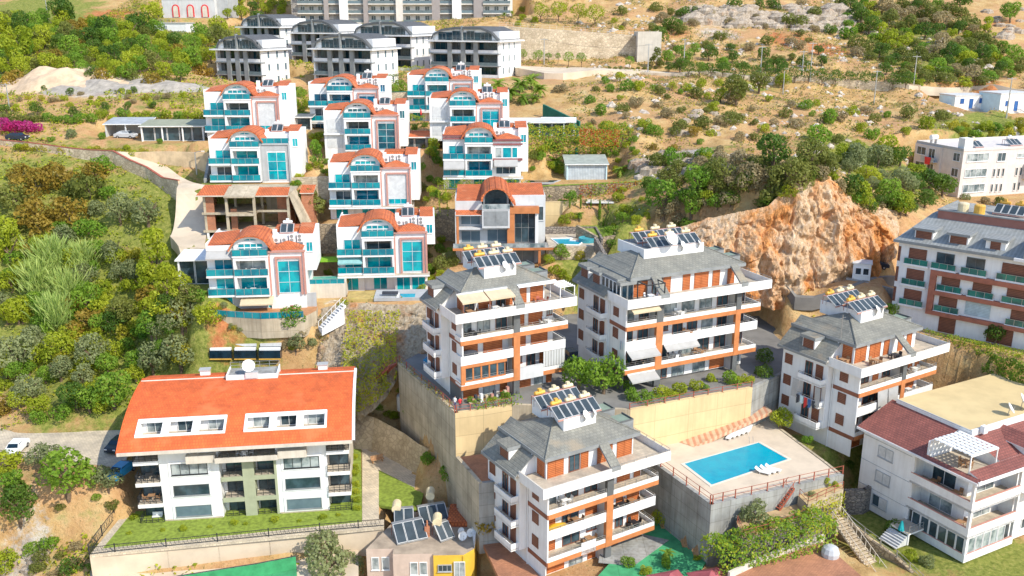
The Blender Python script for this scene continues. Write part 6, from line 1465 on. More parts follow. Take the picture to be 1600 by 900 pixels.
def yellow_house():
 z = -60.0; P0 = atz(690 - 118, 858, z); pl = (Vector((P0.x, P0.y, z - 8)), R(2)); B = thing('house', 'house with pink and yellow fronts and solar panels on its earthy flat roof', 'house', pl[0], pl[1])
 W = 12.6
 m = MB()
 m.prism([(0, 0), (3.2, 0), (3.2, -1.2), (7.9, -1.2), (7.9, 9.4), (4.6, 9.6), (2.2, 5)], 0, 8, PINK, FLATR); obj('wall', m, B)
 m = MB(); m.prism([(7.9, -1.6), (11.4, -1.6), (12.6, -.4), (13.4, 8.6), (7.9, 9.4)], 0, 8.003, YELLOW, FLATR); obj('yellow_wall', m, B); m = MB(); m.box(11.3, -1.72, 0, 11.5, -1.5, 7.9, YELLOW); obj('yellow_pilaster', m, B)
 m = MB(); m.box(9.9, -1.9, 2, 12.0, -1.66, 4.4, YELLOW); obj('yellow_balcony', m, B)
 for x, y in ((1.0, 0), (2.2, 0), (5.6, -1.2), (6.7, -1.2)): window(B, x, y, 5.2, .9, 1.7, frame=WHITE, pane=GLASSL, mull=0)
 window(B, 9.2, -1.66, 5.9, 1.6, .9, frame=GREYP, pane=GLASSD, mull=2); window(B, 10.9, -1.72, 5.2, 1.3, 2.0, frame=WHITE, pane=GLASSL, mull=1)
 m = MB(); m.prism([(9.3, 4.6), (12.6, 4.4), (13.0, 8.5), (9.6, 8.9)], 8, 8.7, OTILE); obj('broken_tile_roof', m, B)
 m = MB(); m.prism([(12.2, 4.2), (12.65, -.3), (13.4, 8.6), (12.9, 8.6)], 8.0, 8.9, WHITE); obj('parapet_wall', m, B)
 solar_row(pl, 3.6, .6, 8, 3, 'nearest three solar panels on the flat earthy roof', 0, pw=1.25, ph=2.5, rz=.35, tilt=35, fm=METAL)
 solar_row(pl, 8.7, 1.0, 8, 2, 'two solar panels left of the dishes on the earthy roof', 0, pw=.95, ph=2.1, rz=.55, tilt=40, fm=METAL)
 solar_row(pl, 6.2, 4.8, 8, 3, 'three solar panels at the back of the earthy roof', 0, pw=1.15, ph=2.3, rz=.3, tilt=35, fm=METAL)
 solar_row(pl, 2.9, 4.6, 8, 2, 'two weathered solar panels at the left back of the earthy roof', 0, pw=1.2, ph=2.3, rz=.1, tilt=30, fm=METAL)
 def hightank(x, y, h, label):
  m = MB()
  t = thing('water_tank', label, 'water tank', loc2w(pl, x, y, 8), pl[1], 'cream water tanks on the earthy roof')
  obj('stand', MB().box(-.35, -.35, 0, .35, .35, h, CONC), t); obj('drum', MB().tube((0, -.8, h + .55), (0, .8, h + .55), .55, n=14, mat=TANKC), t)
 hightank(8.2, 3.2, 1.3, 'cream water tank on a pillar in the middle of the earthy roof'); hightank(7.1, 9.0, 1.6, 'cream water tank at the back of the earthy roof'); hightank(3.0, 7.2, .9, 'small cream water tank at the left back of the earthy roof')
 for k, (x, y, s) in enumerate(((11.2, 1.2, .55), (12.1, 1.9, .5), (11.0, 2.4, .42), (12.6, 2.6, .35))): dish_thing(pl, x, y, 8, .5, s, f'{("front", "second", "third", "last")[k]} of the white dishes at the right edge of the earthy roof', 20)
 obj('chimney', MB().box(6.7, 2.4, 8, 7.3, 3.0, 9.2, BRICK).tube((7, 2.7, 9.2), (7, 2.7, 10), .12, n=6, mat=BRICK), B)
 for x, y in ((4.2, 3.6), (4.6, 2.8)):
  m = MB(); m.tube((-.7, 0, .3), (.7, 0, .3), .22, n=8, mat=METAL); m.box(-.6, -.1, 0, -.5, .1, .3, METAL); m.box(.5, -.1, 0, .6, .1, .3, METAL)
  put(pl, 'boiler', m.mesh('boiler'), f'{"far" if y > 3 else "near"} metal boiler lying on the earthy flat roof', 'boiler', x, y, 8, .4)
 obj('rusty_frame', MB().tube((10, 6, 8.5), (12.5, 8.4, 9.3), .05, n=4, mat=RUST).tube((12.5, 6, 9.2), (10, 8.4, 8.7), .05, n=4, mat=RUST).tube((10, 7, 9.0), (12.8, 7.4, 9.1), .05, n=4, mat=RUST), B)
yellow_house()
# --- sheds, carports, pavilions
def pavilion(u, v, Y, yaw, W, D, H, label, roof, wallm=WHITE, glassy=True, name='pavilion', tilt=.3, base=0.0, group=None):
 p = at(u, v, Y); B = thing(name, label, name.replace('_', ' '), p, R(yaw), group)
 m = MB(); m.slab([(-.3, -.4, H), (W + .3, -.4, H), (W + .3, D + .2, H + tilt), (-.3, D + .2, H + tilt)], .18, roof, WHITE); obj('roof', m, B)
 for i in range(max(2, int(W / 4) + 1)): obj('post', MB().box(i * (W - .25) / max(1, int(W / 4)), -.1, -1, i * (W - .25) / max(1, int(W / 4)) + .25, .15, H - .2, wallm), B)
 obj('back_wall', MB().box(0, D - .2, -1, W, D, H - .05, wallm), B); obj('side_wall', MB().box(-.02, .2, -1, .18, D - .2, H - .1, wallm), B)
 if glassy:
  for i in range(max(1, int(W / 2.2))): window(B, W * (i + .5) / max(1, int(W / 2.2)), .6, .02, round(W / max(1, int(W / 2.2)) - .1, 1), H - .35, frame=wallm, pane=GLASSD, mull=0, sub=False, name='glass_door')
 return B
pavilion(766, 216, 182, 2, 14.5, 5, 3.1, 'glazed white annexe with grey canopy right of the palm villa', PALEGREY)
pavilion(846, 212, 184, -4, 6.5, 5, 2.8, 'small glazed annexe with an orange roof patch beside the green mesh fence', WHITE)
m = MB(); m.slab([(0, 0, 0), (7, 0, 0), (6, 2.4, .5), (1, 2.4, .5)], .12, OTILE)
tag(obj('roof_patch', m, None, at(813, 195, 187)), 'orange tiled roof piece over the glazed annexe', 'roof')
pavilion(885, 281, 172, 2, 7.6, 5.5, 3.0, 'grey-roofed garden shed with pale corrugated walls behind the lawn pool', plain('grey_green_sheet', (0.33, 0.36, 0.32), 0.7), LBLUE, False, 'garden_shed', .9)
tag(obj('shed_front', MB().box(0, 0, 0, 7.4, .15, 2.8, slats('corrugated_pale_blue', (0.55, 0.60, 0.62), (0.40, 0.46, 0.5), .3, True)), None, at(885.5, 281, 172.1), R(2)), 'pale corrugated front of the garden shed behind the lawn pool', 'shed wall')
pavilion(629, 233, 182, 2, 7, 5, 2.4, 'low orange-roofed garden room between two villas', OTILE, WHITE, True, 'garden_room', .6)
pavilion(440, 203, 186, 2, 6, 4, 2.6, 'dark garden canopy right of the top left villa', DGREY, WHITE, True, 'garden_room', .2)
pavilion(166, 214, 186, 2, 8, 5.5, 2.6, 'grey sheet carport with a white car under it', plain('grey_sheet', (0.38, 0.40, 0.41), 0.6), PALEGREY, False, 'carport', .7)
pavilion(222, 221, 181, 2, 12, 6, 3.0, 'olive-roofed open shed beside the carport', plain('olive_sheet', (0.30, 0.31, 0.22), 0.8), WHITE, True, 'garden_shed', .6)
pavilion(281, 446, 134, 4, 4.6, 5, 4.0, 'white lattice shed at the left of the lowest left villa', WHITE, WHITE, True, 'garden_shed', .3)
pavilion(1000, 348, 155, -6, 4.5, 4, 2.4, 'green canopy on thin posts at the edge of the lawn', plain('sea_green_sheet', (0.10, 0.25, 0.20), 0.6), METAL, False, 'canopy', .2)
pavilion(918, 338, 160, -2, 4.2, 2.2, 2.6, 'wooden pergola against the stone garden wall', CREAM, WOODW, False, 'pergola', .1)
def booth():
 p = at(1331, 437, 138); B = thing('guard_booth', 'small white guard booth on the raised car park below the cliff', 'guard booth', p, R(-20))
 obj('wall', MB().box(0, 0, 0, 2.6, 2.4, 2.6, WHITE), B); obj('roof', MB().box(-.15, -.15, 2.6, 2.75, 2.55, 2.75, PALEGREY), B)
 window(B, .8, 0, .9, .9, 1.1, frame=WHITE, pane=NAVY, mull=0); window(B, 1.9, 0, .9, .9, 1.1, frame=WHITE, pane=NAVY, mull=0)
booth()
# --- walls, terraces, the pool, roads, stairs
def P2(u, v, z): q = atz(u, v, z); return (q.x, q.y)
def wall(pts, z0, z1, mat, label, th=.45, name='retaining_wall', cap=None, group=None, rail_h=0, rail_mat=None, z1b=None):
 """an upright wall along a line of (x, y) points"""
 o0 = Vector((pts[0][0], pts[0][1], z0 if not callable(z0) else 0))
 W_ = thing(name, label, name.replace('_', ' '), (pts[0][0], pts[0][1], z0), 0, group)
 n = len(pts)
 for i in range(n - 1):
  (ax, ay), (bx, by) = pts[i], pts[i + 1]; L = math.hypot(bx - ax, by - ay); rz = math.atan2(by - ay, bx - ax)
  za = z1 if z1b is None else z1 + (z1b - z1) * i / (n - 1); zb = z1 if z1b is None else z1 + (z1b - z1) * (i + 1) / (n - 1)
  m = MB(); m.yprism([(0, 0), (L + (.0 if i == n - 2 else th * .25), 0), (L + (.0 if i == n - 2 else th * .25), zb - z0), (0, za - z0)], 0, th, mat)
  obj('wall_panel', m, W_, (ax - pts[0][0], ay - pts[0][1], 0), rz)
  if cap: m = MB(); m.slab([(0, -.06, za - z0 + .1), (L, -.06, zb - z0 + .1), (L, th + .06, zb - z0 + .1), (0, th + .06, za - z0 + .1)], .1, cap); obj('coping', m, W_, (ax - pts[0][0], ay - pts[0][1], 0), rz)
  if rail_h:
   m = MB(); k = max(1, round(L / 2.2)); zz = .1 if cap else 0
   for q in range(k + 1): m.box(L * q / k - .05, th * .3, za - z0 + (zb - za) * q / k + zz - .02, L * q / k + .05, th * .3 + .1, za - z0 + (zb - za) * q / k + rail_h, rail_mat or RUST)
   for hh in (.45, .97): m.tube((0, th * .3 + .05, za - z0 + rail_h * hh), (L, th * .3 + .05, zb - z0 + rail_h * hh), .03, n=4, mat=rail_mat or RUST)
   obj('railing', m, W_, (ax - pts[0][0], ay - pts[0][1], 0), rz)
 return W_
z = -47.1
wall([P2(622, 567, z), P2(645, 587, z), P2(668, 606, z), P2(690, 626, z), P2(711, 646, z)], -61.5, z + .05, CONC, 'tall stained concrete wall descending beside the block with beige awnings', .5, rail_h=1.0)
wall([P2(711, 646, z), P2(760, 640, z), P2(800, 633, z)], -55, z + .05, YCONC, 'yellowish concrete wall below the beige-awning block facing the camera', .5, rail_h=.9)
wall([P2(800, 633, z), P2(985, 641, z)], -55, z + .05, CONC, 'concrete wall hidden behind the roof of the front block', .5)
wall([P2(985, 641, z), P2(1040, 631, z), P2(1085, 622, z), P2(1130, 614, z), P2(1176, 606, z)], -54, z + .05, YCONC, 'long yellow wall behind the pool terrace under the planted edge', .5, rail_h=.8)
wall([P2(1176, 606, z), P2(1215, 588, z), P2(1262, 561, z)], -55.5, z + .05, GCONC, 'shaded grey wall right of the long yellow wall', .5)
zd = -52.95
wall([P2(985, 700, zd), P2(1030, 732, zd), P2(1070, 761, zd), P2(1111, 791, zd)], -61.5, zd + .2, GCONC, 'stained grey concrete side wall of the pool terrace beside the front block', .5, rail_h=1.1)
wall([P2(1111, 791, zd), P2(1150, 782, zd), P2(1200, 771, zd), P2(1250, 759, zd), P2(1318, 744, zd)], -61.5, zd + .2, GCONC, 'grey concrete front wall of the pool terrace', .5, rail_h=1.1)
wall([P2(1318, 744, zd), P2(1290, 722, zd), P2(1240, 685, zd), P2(1196, 652, zd)], -56, zd + .15, CONC, 'low concrete edge between pool terrace and the block at its right', .35)
wall([P2(712, 717, -52.4), P2(730, 737, -52.4), P2(748, 758, -52.4)], -61.5, -52.1, CONC, 'sloping tan wall left of the brick paved yard', .45)
wall([P2(748, 758, -52.4), P2(800, 752, -52.4), P2(850, 752, -52.4)], -61.5, -52.2, GCONC, 'grey wall in front of the brick paved yard', .45)
SBANK = stones('sandy_bank_stone', (0.60, 0.47, 0.30), (0.48, 0.37, 0.23), (0.40, 0.30, 0.19), 1.2, .3)
pool = [P2(1069, 725, -52.9), P2(1112, 758, -52.9), P2(1231, 718, -52.9), P2(1185, 692, -52.9)]
PO = thing('swimming_pool', 'large rectangular turquoise swimming pool on the beige terrace', 'swimming pool', (*pool[0], -52.9))
lp = [(x - pool[0][0], y - pool[0][1]) for x, y in pool]
cxp = sum(x for x, _ in lp) / 4; cyp = sum(y for _, y in lp) / 4
obj('water', MB().prism(lp, -.06, .03, POOLW), PO)
for (ax, ay), (bx, by) in zip(lp, lp[1:] + lp[:1]):
 def out(x, y, k=.45): d = math.hypot(x - cxp, y - cyp); return (x + (x - cxp) / d * k, y + (y - cyp) / d * k)
 m = MB(); m.prism([(ax, ay), (bx, by), out(bx, by), out(ax, ay)], -.05, .07, plain('pale_pool_coping', (0.66, 0.60, 0.50), 0.8, .05) if 'pale_pool_coping' not in MATS else MATS['pale_pool_coping']); obj('coping', m, PO)
m = MB()
for s in (0, .5): m.tube((lp[3][0] - 1.2 + s, lp[3][1] - .3, -.2), (lp[3][0] - 1.2 + s, lp[3][1] + .25, .8), .03, n=5, mat=METAL)
obj('ladder', m, PO)
def lounger(u, v, z, rz, label):
 t = thing('sun_lounger', label, 'sun lounger', atz(u, v, z), rz, 'white loungers on the pool terrace')
 def f():
  m = MB(); m.box(0, 0, .28, .65, 1.3, .34, WHITEP); m.slab([(0, 1.3, .34), (.65, 1.3, .34), (.65, 1.9, .7), (0, 1.9, .7)], .05, WHITEP); return m
 def g():
  m = MB()
  for x in (.03, .57):
   for y in (.1, 1.2): m.box(x, y, 0, x + .06, y + .06, .28, WHITEP)
  return m
 obj('bed', cached(('bed',), f), t)
 for x in (.03, .56):
  for y in (.1, 1.2): obj('leg', cached(('lounger_leg',), lambda: MB().box(0, 0, 0, .06, .06, .28, WHITEP)), t, (x, y, 0))
for i in range(5): lounger(1133 + i * 7.2, 688 - i * 2.6, -52.9, R(-30), f'{group_ord(i, 5)} of the five white loungers behind the pool')
for i in range(3): lounger(1203 + i * 8, 745 - i * 2.2, -52.9, R(60), f'{group_ord(i, 3)} of the three white loungers in front of the pool')
STRIPE = slats('red_tan_striped_paving', (0.52, 0.24, 0.14), (0.60, 0.42, 0.27), .8, True, .55)
m = MB(); m.slab([atz(1084, 698, -52.84), atz(1207, 642, -50.6), atz(1180, 622, -50.6), atz(1060, 690, -52.84)], .5, STRIPE); tag(obj('striped_ramp', m), 'red and tan striped ramp along the foot of the yellow wall', 'ramp')
m = MB(); m.prism([P2(930, 905, -60.3), P2(985, 845, -60.3), P2(1040, 800, -60.3), P2(1110, 868, -60.3), P2(1085, 905, -60.3)], -60.7, -60.26, TURF); tag(obj('green_terrace', m), 'bright green terrace floor between the front block and the grey pool wall', 'terrace')
m = MB(); m.prism([P2(935, 880, -60.3), P2(940, 850, -60.3), P2(1000, 835, -60.3), P2(1045, 845, -60.3), P2(990, 885, -60.3)], -60.26, -60.18, GCONC); tag(obj('grey_patio', m), 'grey tiled patio in front of the ground floor on the green terrace', 'patio')
m = MB(); m.prism([P2(1150, 815, -55.3), P2(1160, 842, -55.3), P2(1200, 832, -55.3), P2(1262, 808, -55.3), P2(1310, 782, -55.3), P2(1318, 760, -55.3), P2(1240, 790, -55.3)], -63, -55.2, DSTONE, plain('planting_soil', (0.46, 0.32, 0.17), .95, .2)); T_ = thing('planted_shelf', 'stone shelf with bare soil and rusty rails under the pool terrace', 'terrace', (0, 0, 0)); obj('bed', m, T_)
for (a, b) in (((1152, 818), (1161, 841)), ((1161, 841), (1200, 831)), ((1200, 831), (1261, 807))): rail(T_, (*P2(*a, -55.2), -55.2), (*P2(*b, -55.2), -55.2), 1.0, RUST, 2.2)
m = MB(); m.prism([P2(1247, 775, -54), P2(1312, 750, -54), P2(1318, 764, -54), P2(1262, 790, -54)], -60, -53.9, CONC, plain('straw_soil', (0.50, 0.36, 0.18), .95, .2)); T_ = thing('planter_corner', 'raised planter corner with small shrubs at the right front of the pool terrace', 'planter', (0, 0, 0)); obj('bed', m, T_)
for a, b in (((1249, 776), (1262, 789)), ((1262, 789), (1317, 764))): rail(T_, (*P2(*a, -53.9), -53.9), (*P2(*b, -53.9), -53.9), 1.0, RUST, 1.8)
def flight(name, p0, p1, w_, n, mat, label, rails=True, mat2=None):
 """an open stair from p0 (low) to p1 (high)"""
 p0, p1 = Vector(p0), Vector(p1); d = p1 - p0; h = Vector((d.x, d.y, 0)); L = h.length; rz = math.atan2(h.y, h.x)
 t = thing(name, label, 'stairs', p0, rz)
 for k in range(n): obj('step', cached(('step', name, round(L / n, 2), w_), lambda: MB().box(0, -w_ / 2, -.08, L / n + .06, w_ / 2, 0, mat)), t, (L * k / n, 0, d.z * (k + 1) / n))
 for s in (-1, 1):
  m = MB(); y = s * w_ / 2; m.slab([(0, y - .04, .05), (L, y - .04, d.z + .05), (L, y + .04, d.z + .05), (0, y + .04, .05)][::1], .3, mat2 or mat); obj('stringer', m, t)
  if rails:
   m = MB()
   for k in range(0, n + 1, 2): m.box(L * k / n - .03, y - .03, d.z * k / n, L * k / n + .03, y + .03, d.z * k / n + .95, mat2 or mat)
   m.tube((0, y, .95), (L, y, d.z + .95), .035, n=4, mat=mat2 or mat); obj('handrail', m, t)
 return t
q0, q1 = atz(553, 628, -55.2), atz(614, 570, -47.4)
flight('metal_stairs', q0, q1, 1.5, 20, RUST, 'rust red metal staircase climbing the bank behind the vermilion roof')
flight('metal_stairs', atz(1212, 795, -55.2), atz(1236, 760, -52.9), 1.1, 9, RUST, 'short red steel stairs from the pool terrace down to the planted shelf')
qa, qb = atz(1380, 908, -61.2), atz(1302, 800, -56.6)
flight('stone_stairs', qa, qb, 1.7, 22, PSTONE, 'long pale stone stairs running down between the hedge and the maroon-roofed house', True, CREAM)
wall([P2(1312, 806, -57), P2(1350, 832, -57.8), P2(1400, 866, -58.8), P2(1440, 905, -60)], -64.5, -57.0, STONE, 'rough stone wall below the garden of the maroon-roofed house', .5, rail_h=.9, rail_mat=METAL, z1b=-60.4)
wall([P2(1322, 760, -56), P2(1352, 770, -57), P2(1395, 748, -57)], -62, -56.6, DSTONE, 'curved dark stone wall around the round planter beside the white house', .5)
m = MB(); m.prism([P2(1120, 905, -57.5), P2(1160, 884, -57.5), P2(1285, 848, -57.5), P2(1350, 905, -57.5), P2(1340, 960, -57.5), P2(1100, 960, -57.5)], -58, -57.4, RPAVER); obj('brick_court', m, kind='structure')
wall([P2(1140, 905, -57.5), P2(1200, 877, -57.5), P2(1288, 846, -57.5)], -58.5, -56.7, CREAM, 'low cream wall between the green hedge and the brick court', .3)
def gazebo(u, v, z, r, label):
 t = thing('gazebo', label, 'gazebo', atz(u, v, z), .3, 'maroon hipped gazebo roofs at the bottom edge')
 m = MB(); e = [(-r, -r, 2.4), (r, -r, 2.4), (r, r, 2.4), (-r, r, 2.4)]
 for i in range(4): m.poly([e[i], e[(i + 1) % 4], (0, 0, 3.5)], plain('dark_red_cloth', (0.36, 0.09, 0.10), .8) if 'dark_red_cloth' not in MATS else MATS['dark_red_cloth'])
 obj('roof', m, t)
 for x, y in ((-1, -1), (1, -1), (1, 1), (-1, 1)): obj('post', MB().box(x * r * .9 - .05, y * r * .9 - .05, -1, x * r * .9 + .05, y * r * .9 + .05, 2.4, WOODW), t)
gazebo(1045, 940, -60.4, 1.9, 'left maroon gazebo roof at the bottom edge'); gazebo(1108, 936, -60.4, 1.9, 'right maroon gazebo roof at the bottom edge')
# --- around the red-roofed block
gz = -59.95
m = MB(); m.prism([P2(158, 858, gz), P2(566, 816, gz), P2(564, 700, gz), P2(548, 700, gz), P2(540, 772, gz), P2(205, 800, gz)], gz - .3, gz + .05, LAWN); obj('lawn', m, kind='structure')
m = MB(); m.prism([P2(566, 816, gz), P2(566, 700, gz), P2(592, 712, gz), P2(592, 812, gz)], gz - .3, gz + .09, PAVER); obj('paved_path', m, kind='structure')
m = MB(); m.prism([P2(592, 790, gz), P2(592, 735, gz), P2(662, 770, gz), P2(655, 800, gz)], gz - .3, gz + .07, LAWN); obj('garden_lawn', m, kind='structure')
m = MB(); m.prism([P2(575, 708, gz), P2(592, 706, gz), P2(672, 752, gz), P2(662, 770, gz), P2(592, 735, gz)], gz - .3, gz + .11, PAVER); obj('branch_path', m, kind='structure')
m = MB(); m.prism([P2(140, 868, gz), P2(158, 858, gz), P2(566, 816, gz), P2(600, 812, gz), P2(600, 824, gz)], gz - .3, gz + .06, PAVER); obj('pavement', m, kind='structure')
m = MB(); m.prism([P2(140, 868, gz), P2(200, 795, gz), P2(210, 797, gz), P2(160, 858, gz)], gz - .3, gz + .07, PAVER); obj('side_pavement', m, kind='structure')
fp = [P2(140, 868, gz), P2(180, 863, gz), P2(260, 855, gz), P2(340, 847, gz), P2(420, 839, gz), P2(500, 831, gz), P2(560, 826, gz), P2(600, 823, gz)]
wall(fp, -63.8, gz + .05, ROADC, 'plain concrete wall below the front garden of the red-roofed block', .35)
def fence(pts, z, h, label, mat, step=1.4, nbar=9, name='fence', zb=None):
 F = thing(name, label, 'fence', (*pts[0], z))
 n = len(pts)
 for i in range(n - 1):
  (ax, ay), (bx, by) = pts[i], pts[i + 1]; L = math.hypot(bx - ax, by - ay); rz = math.atan2(by - ay, bx - ax); za = 0 if zb is None else (zb - z) * i / (n - 1)
  m = MB(); m.box(0, 0, .12, L, .05, .18, mat); m.box(0, 0, h - .06, L, .05, h, mat)
  k = int(L / .45)
  for j in range(1, k): m.tube((L * j / k - .15, .025, .15), (L * j / k + .15, .025, h - .03), .018, n=3, mat=mat); m.tube((L * j / k + .15, .02, .15), (L * j / k - .15, .02, h - .03), .018, n=3, mat=mat)
  obj('rail_panel', m, F, (ax - pts[0][0], ay - pts[0][1], za), rz)
  obj('post', MB().box(-.06, -.06, 0, .06, .06, h + .15, mat), F, (ax - pts[0][0], ay - pts[0][1], za), rz)
 return F
fence(fp, gz + .05, 1.0, 'black lattice fence along the front garden of the red-roofed block', BLACKM)
fence([P2(140, 868, gz), P2(160, 838, gz), P2(180, 812, gz), P2(200, 786, gz)], gz + .05, 1.3, 'black fence up the left side of the garden', BLACKM)
m = MB(); m.prism([P2(140, 893, -63.0), P2(470, 862, -63.0), P2(560, 850, -63.0), P2(560, 930, -63.0), P2(140, 930, -63.0)], -63.5, -62.95, ROADC); obj('lower_road', m, kind='structure')
wall([P2(255, 905, -61.2), P2(330, 893, -61.2), P2(400, 882, -61.2), P2(462, 870, -61.2)], -63.6, -61.2, COURT, 'green mesh windscreen of the sports court at the bottom edge', .08, 'court_screen', rail_h=.1, rail_mat=DARKC)
m = MB(); m.prism([P2(250, 906, -61.2), P2(462, 871, -61.2), P2(470, 1000, -62.9), P2(250, 1000, -62.9)], -63.2, -62.84, TURF); obj('sports_court', m, kind='structure')
pk = -55.25
m = MB(); m.prism([P2(-60, 720, pk), P2(-60, 655, pk), P2(80, 648, pk), P2(192, 655, pk), P2(205, 690, pk), P2(196, 725, pk), P2(176, 730, pk), P2(60, 716, pk)], pk - .3, pk + .06, PAVER); obj('paved_parking', m, kind='structure')
fence([P2(-10, 712, pk), P2(20, 716, pk), P2(52, 718, pk)], pk + .05, .9, 'black railing in front of the white parked car', BLACKM)
T_ = thing('stone_bank', 'sloping tan stone bank behind the garden path of the red-roofed block', 'stone bank', (0, 0, 0))
up = [(540, 640), (585, 652), (630, 676), (655, 694), (692, 712)]; dn = [(550, 705), (580, 706), (622, 728), (655, 748), (690, 770)]
for i in range(4):
 q = [atz(*dn[i], -60.2), atz(*dn[i + 1], -60.2), atz(*up[i + 1], -55.6), atz(*up[i], -55.6)]; m = MB(); m.slab(q, .6, SBANK); obj('bank_panel', m, T_)
m = MB(); m.box(-.9, -.25, .42, .9, .25, .48, WOODW)
for x in (-.7, .7): m.box(x - .05, -.2, 0, x + .05, .2, .42, WOODW)
m.slab([(-.9, .22, .5), (.9, .22, .5), (.9, .35, .95), (-.9, .35, .95)], .05, WOODW)
tag(obj('bench', m, None, atz(590, 722, gz + .1), .5), 'orange wooden bench where the garden paths meet', 'bench')
T_ = thing('garden_kiosk', 'tiny kiosk with a red tiled roof beside the tall concrete wall', 'kiosk', atz(679, 752, -59.6), -.3)
obj('wall', MB().box(0, 0, 0, 1.5, 1.4, 2.2, CREAM), T_); obj('roof', MB().slab([(-.3, -.5, 2.1), (1.8, -.5, 2.1), (1.8, 1.6, 2.9), (-.3, 1.6, 2.9)], .12, REDP), T_); obj('door', MB().box(.3, -.04, 0, .9, 0, 1.8, DARKC), T_)
m = MB(); m.lathe([(.0001, 2.55), (.5, 2.5), (.95, 2.3), (1.0, 2.15), (1.0, .1), (.95, 0)], 20, WHITEP); m.tube((.3, .2, 2.5), (.3, .2, 2.7), .2, n=10, mat=METAL)
tag(obj('water_tank', m, None, atz(631, 640, -55.6)), 'round white water tank on the bank beside the tall concrete wall', 'water tank')
m = MB(); m.prism([P2(745, 830, -60.4), P2(775, 815, -60.4), P2(845, 905, -60.4), P2(780, 905, -60.4)], -60.8, -60.3, RPAVER); obj('brick_lane', m, kind='structure')
RK = ground(330, 572); RK.z += .3
for i in range(3):
 m = MB()
 for k in range(4): m.box(0, .1 + k * .75, 1.2 + k * .42, 3.0, .65 + k * .75, 1.6 + k * .42, WHITEP if k % 2 == 0 else PALEGREY); m.box(.1, .15 + k * .75, 1.0, 2.9, .6 + k * .75, 1.2 + k * .42, NAVY)
 m.box(-.05, -.1, 0, 3.05, 2.8, 1.3, NAVY); m.box(-.05, -.3, .0, 3.05, -.1, .12, TANKY)
 tag(obj('storage_rack', m, None, RK + Vector((3.55 * i, 0, 0)), R(1)), f'{("left", "middle", "right")[i]} of three dark storage racks with white tubes behind the vermilion roof', 'storage rack', 'storage racks behind the red roof')
# --- between the villas
SANDW = plain('sandy_wall_render', (0.62, 0.47, 0.29), .9, .18, .5, streak=.12)
def stonewall(pts, Y, h, mat, label, cap=None, dz=0.0):
 q = [at(u, v, y) for (u, v), y in zip(pts, Y)]
 t = thing('garden_wall', label, 'garden wall', q[0]);
 for a, b in zip(q, q[1:]):
  d = b - a; L = math.hypot(d.x, d.y); m = MB(); m.yprism([(0, -h), (L, d.z - h), (L, d.z), (0, 0)], 0, .5, mat); o = obj('wall_panel', m, t, a - q[0], math.atan2(d.y, d.x))
  if cap: m = MB(); m.slab([(0, -.06, .1), (L, -.06, d.z + .1), (L, .56, d.z + .1), (0, .56, .1)], .12, cap); obj('coping', m, t, a - q[0], math.atan2(d.y, d.x))
 return t
stonewall([(832, 292), (920, 288), (1000, 284)], (163, 163, 164), 5.0, STONE, 'warm rubble stone wall with red creeper behind the garden terrace', LAWN)
stonewall([(846, 316), (905, 314)], (160.5, 160.5), 4.5, YCONC, 'plain tan wall panel left of the creeper in the garden')
stonewall([(664, 330), (700, 328), (712, 330)], (158, 158, 157), 5.5, STONE, 'rubble wall between the lowest middle villa and the grey villa')
stonewall([(455, 278), (515, 276)], (161, 161), 4.5, PSTONE, 'pale stone wall above the round olive green tree')
stonewall([(462, 352), (530, 350)], (151, 151), 5.0, STONE, 'rubble wall right of the unfinished house')
stonewall([(590, 145), (640, 143)], (203, 203), 4.5, PSTONE, 'stone wall under a green mesh fence left of the palm villa', GREEN)
stonewall([(625, 205), (672, 203)], (188, 188), 3.5, PSTONE, 'low stone wall in the shade between villa rows')
stonewall([(738, 169), (848, 167)], (206, 206), 3.6, PSTONE, 'stone wall below the palm grove', GREYP)
stonewall([(205, 238), (262, 237), (330, 239)], (174, 172.6, 171), 6.2, SANDW, 'tall tan wall below the carports', None)
stonewall([(326, 240), (318, 280)], (172, 163), 5.0, GCONC, 'side wall beside the villa above the brick house')
stonewall([(480, 488), (520, 470), (560, 474), (640, 478), (672, 470)], (133, 134.5, 134.5, 134.5, 136), 1.6, PSTONE, 'pale parapet wall along the edge of the lowest gardens')
stonewall([(900, 262), (905, 215), (900, 190)], (176, 183, 186), 4.5, GREEN, 'dark green mesh fence beside the small annexe')
stonewall([(848, 163), (905, 190)], (196, 190), 3.2, GREEN, 'green mesh fence with lamps above the annexe')
stonewall([(985, 262), (1020, 240)], (176, 182), 6, DSTONE, 'dark stone pier at the right end of the green hedge')
for i, (u, v, w_, mt, lab) in enumerate(((468, 430, 14, TURF, 'green lawn rug behind the lowest left villa'),)):
 q = at(492, 409, 142); tag(obj('lawn_patch', MB().box(0, 0, -.1, 4.4, 3, .05, plain('vivid_turf', (0.20, 0.40, 0.02), .9)), None, q, R(4)), lab, 'lawn')
q = at(482, 452, 137); T_ = thing('plunge_pool', 'pale green plunge pool box right of the lowest left villa', 'pool', q, R(5))
obj('shell', MB().box(0, 0, -3.6, 5.6, 4.5, .8, CREAM), T_); obj('water', MB().box(.3, .3, .8, 5.3, 4.2, .84, glass('mint_water', (0.18, 0.52, 0.40), .06, (0.10, 0.40, 0.32))), T_); glassrail(T_, [(.1, .1, .8), (5.5, .1, .8)], .7)
T_ = thing('plunge_pool', 'small turquoise pool on grey paving in front of the lowest middle villa', 'pool', at(584, 466, 134.5), R(3))
obj('paving', MB().box(0, 0, -.5, 9, 4.5, 0, GREYP), T_); obj('water', MB().prism([(4.2, .3), (6.2, .3), (6.2, 2.0), (3.8, 2.0)], -.01, .05, POOLW), T_); obj('edge', MB().box(3.4, .2, 0, 3.75, 2.4, .12, WHITE), T_)
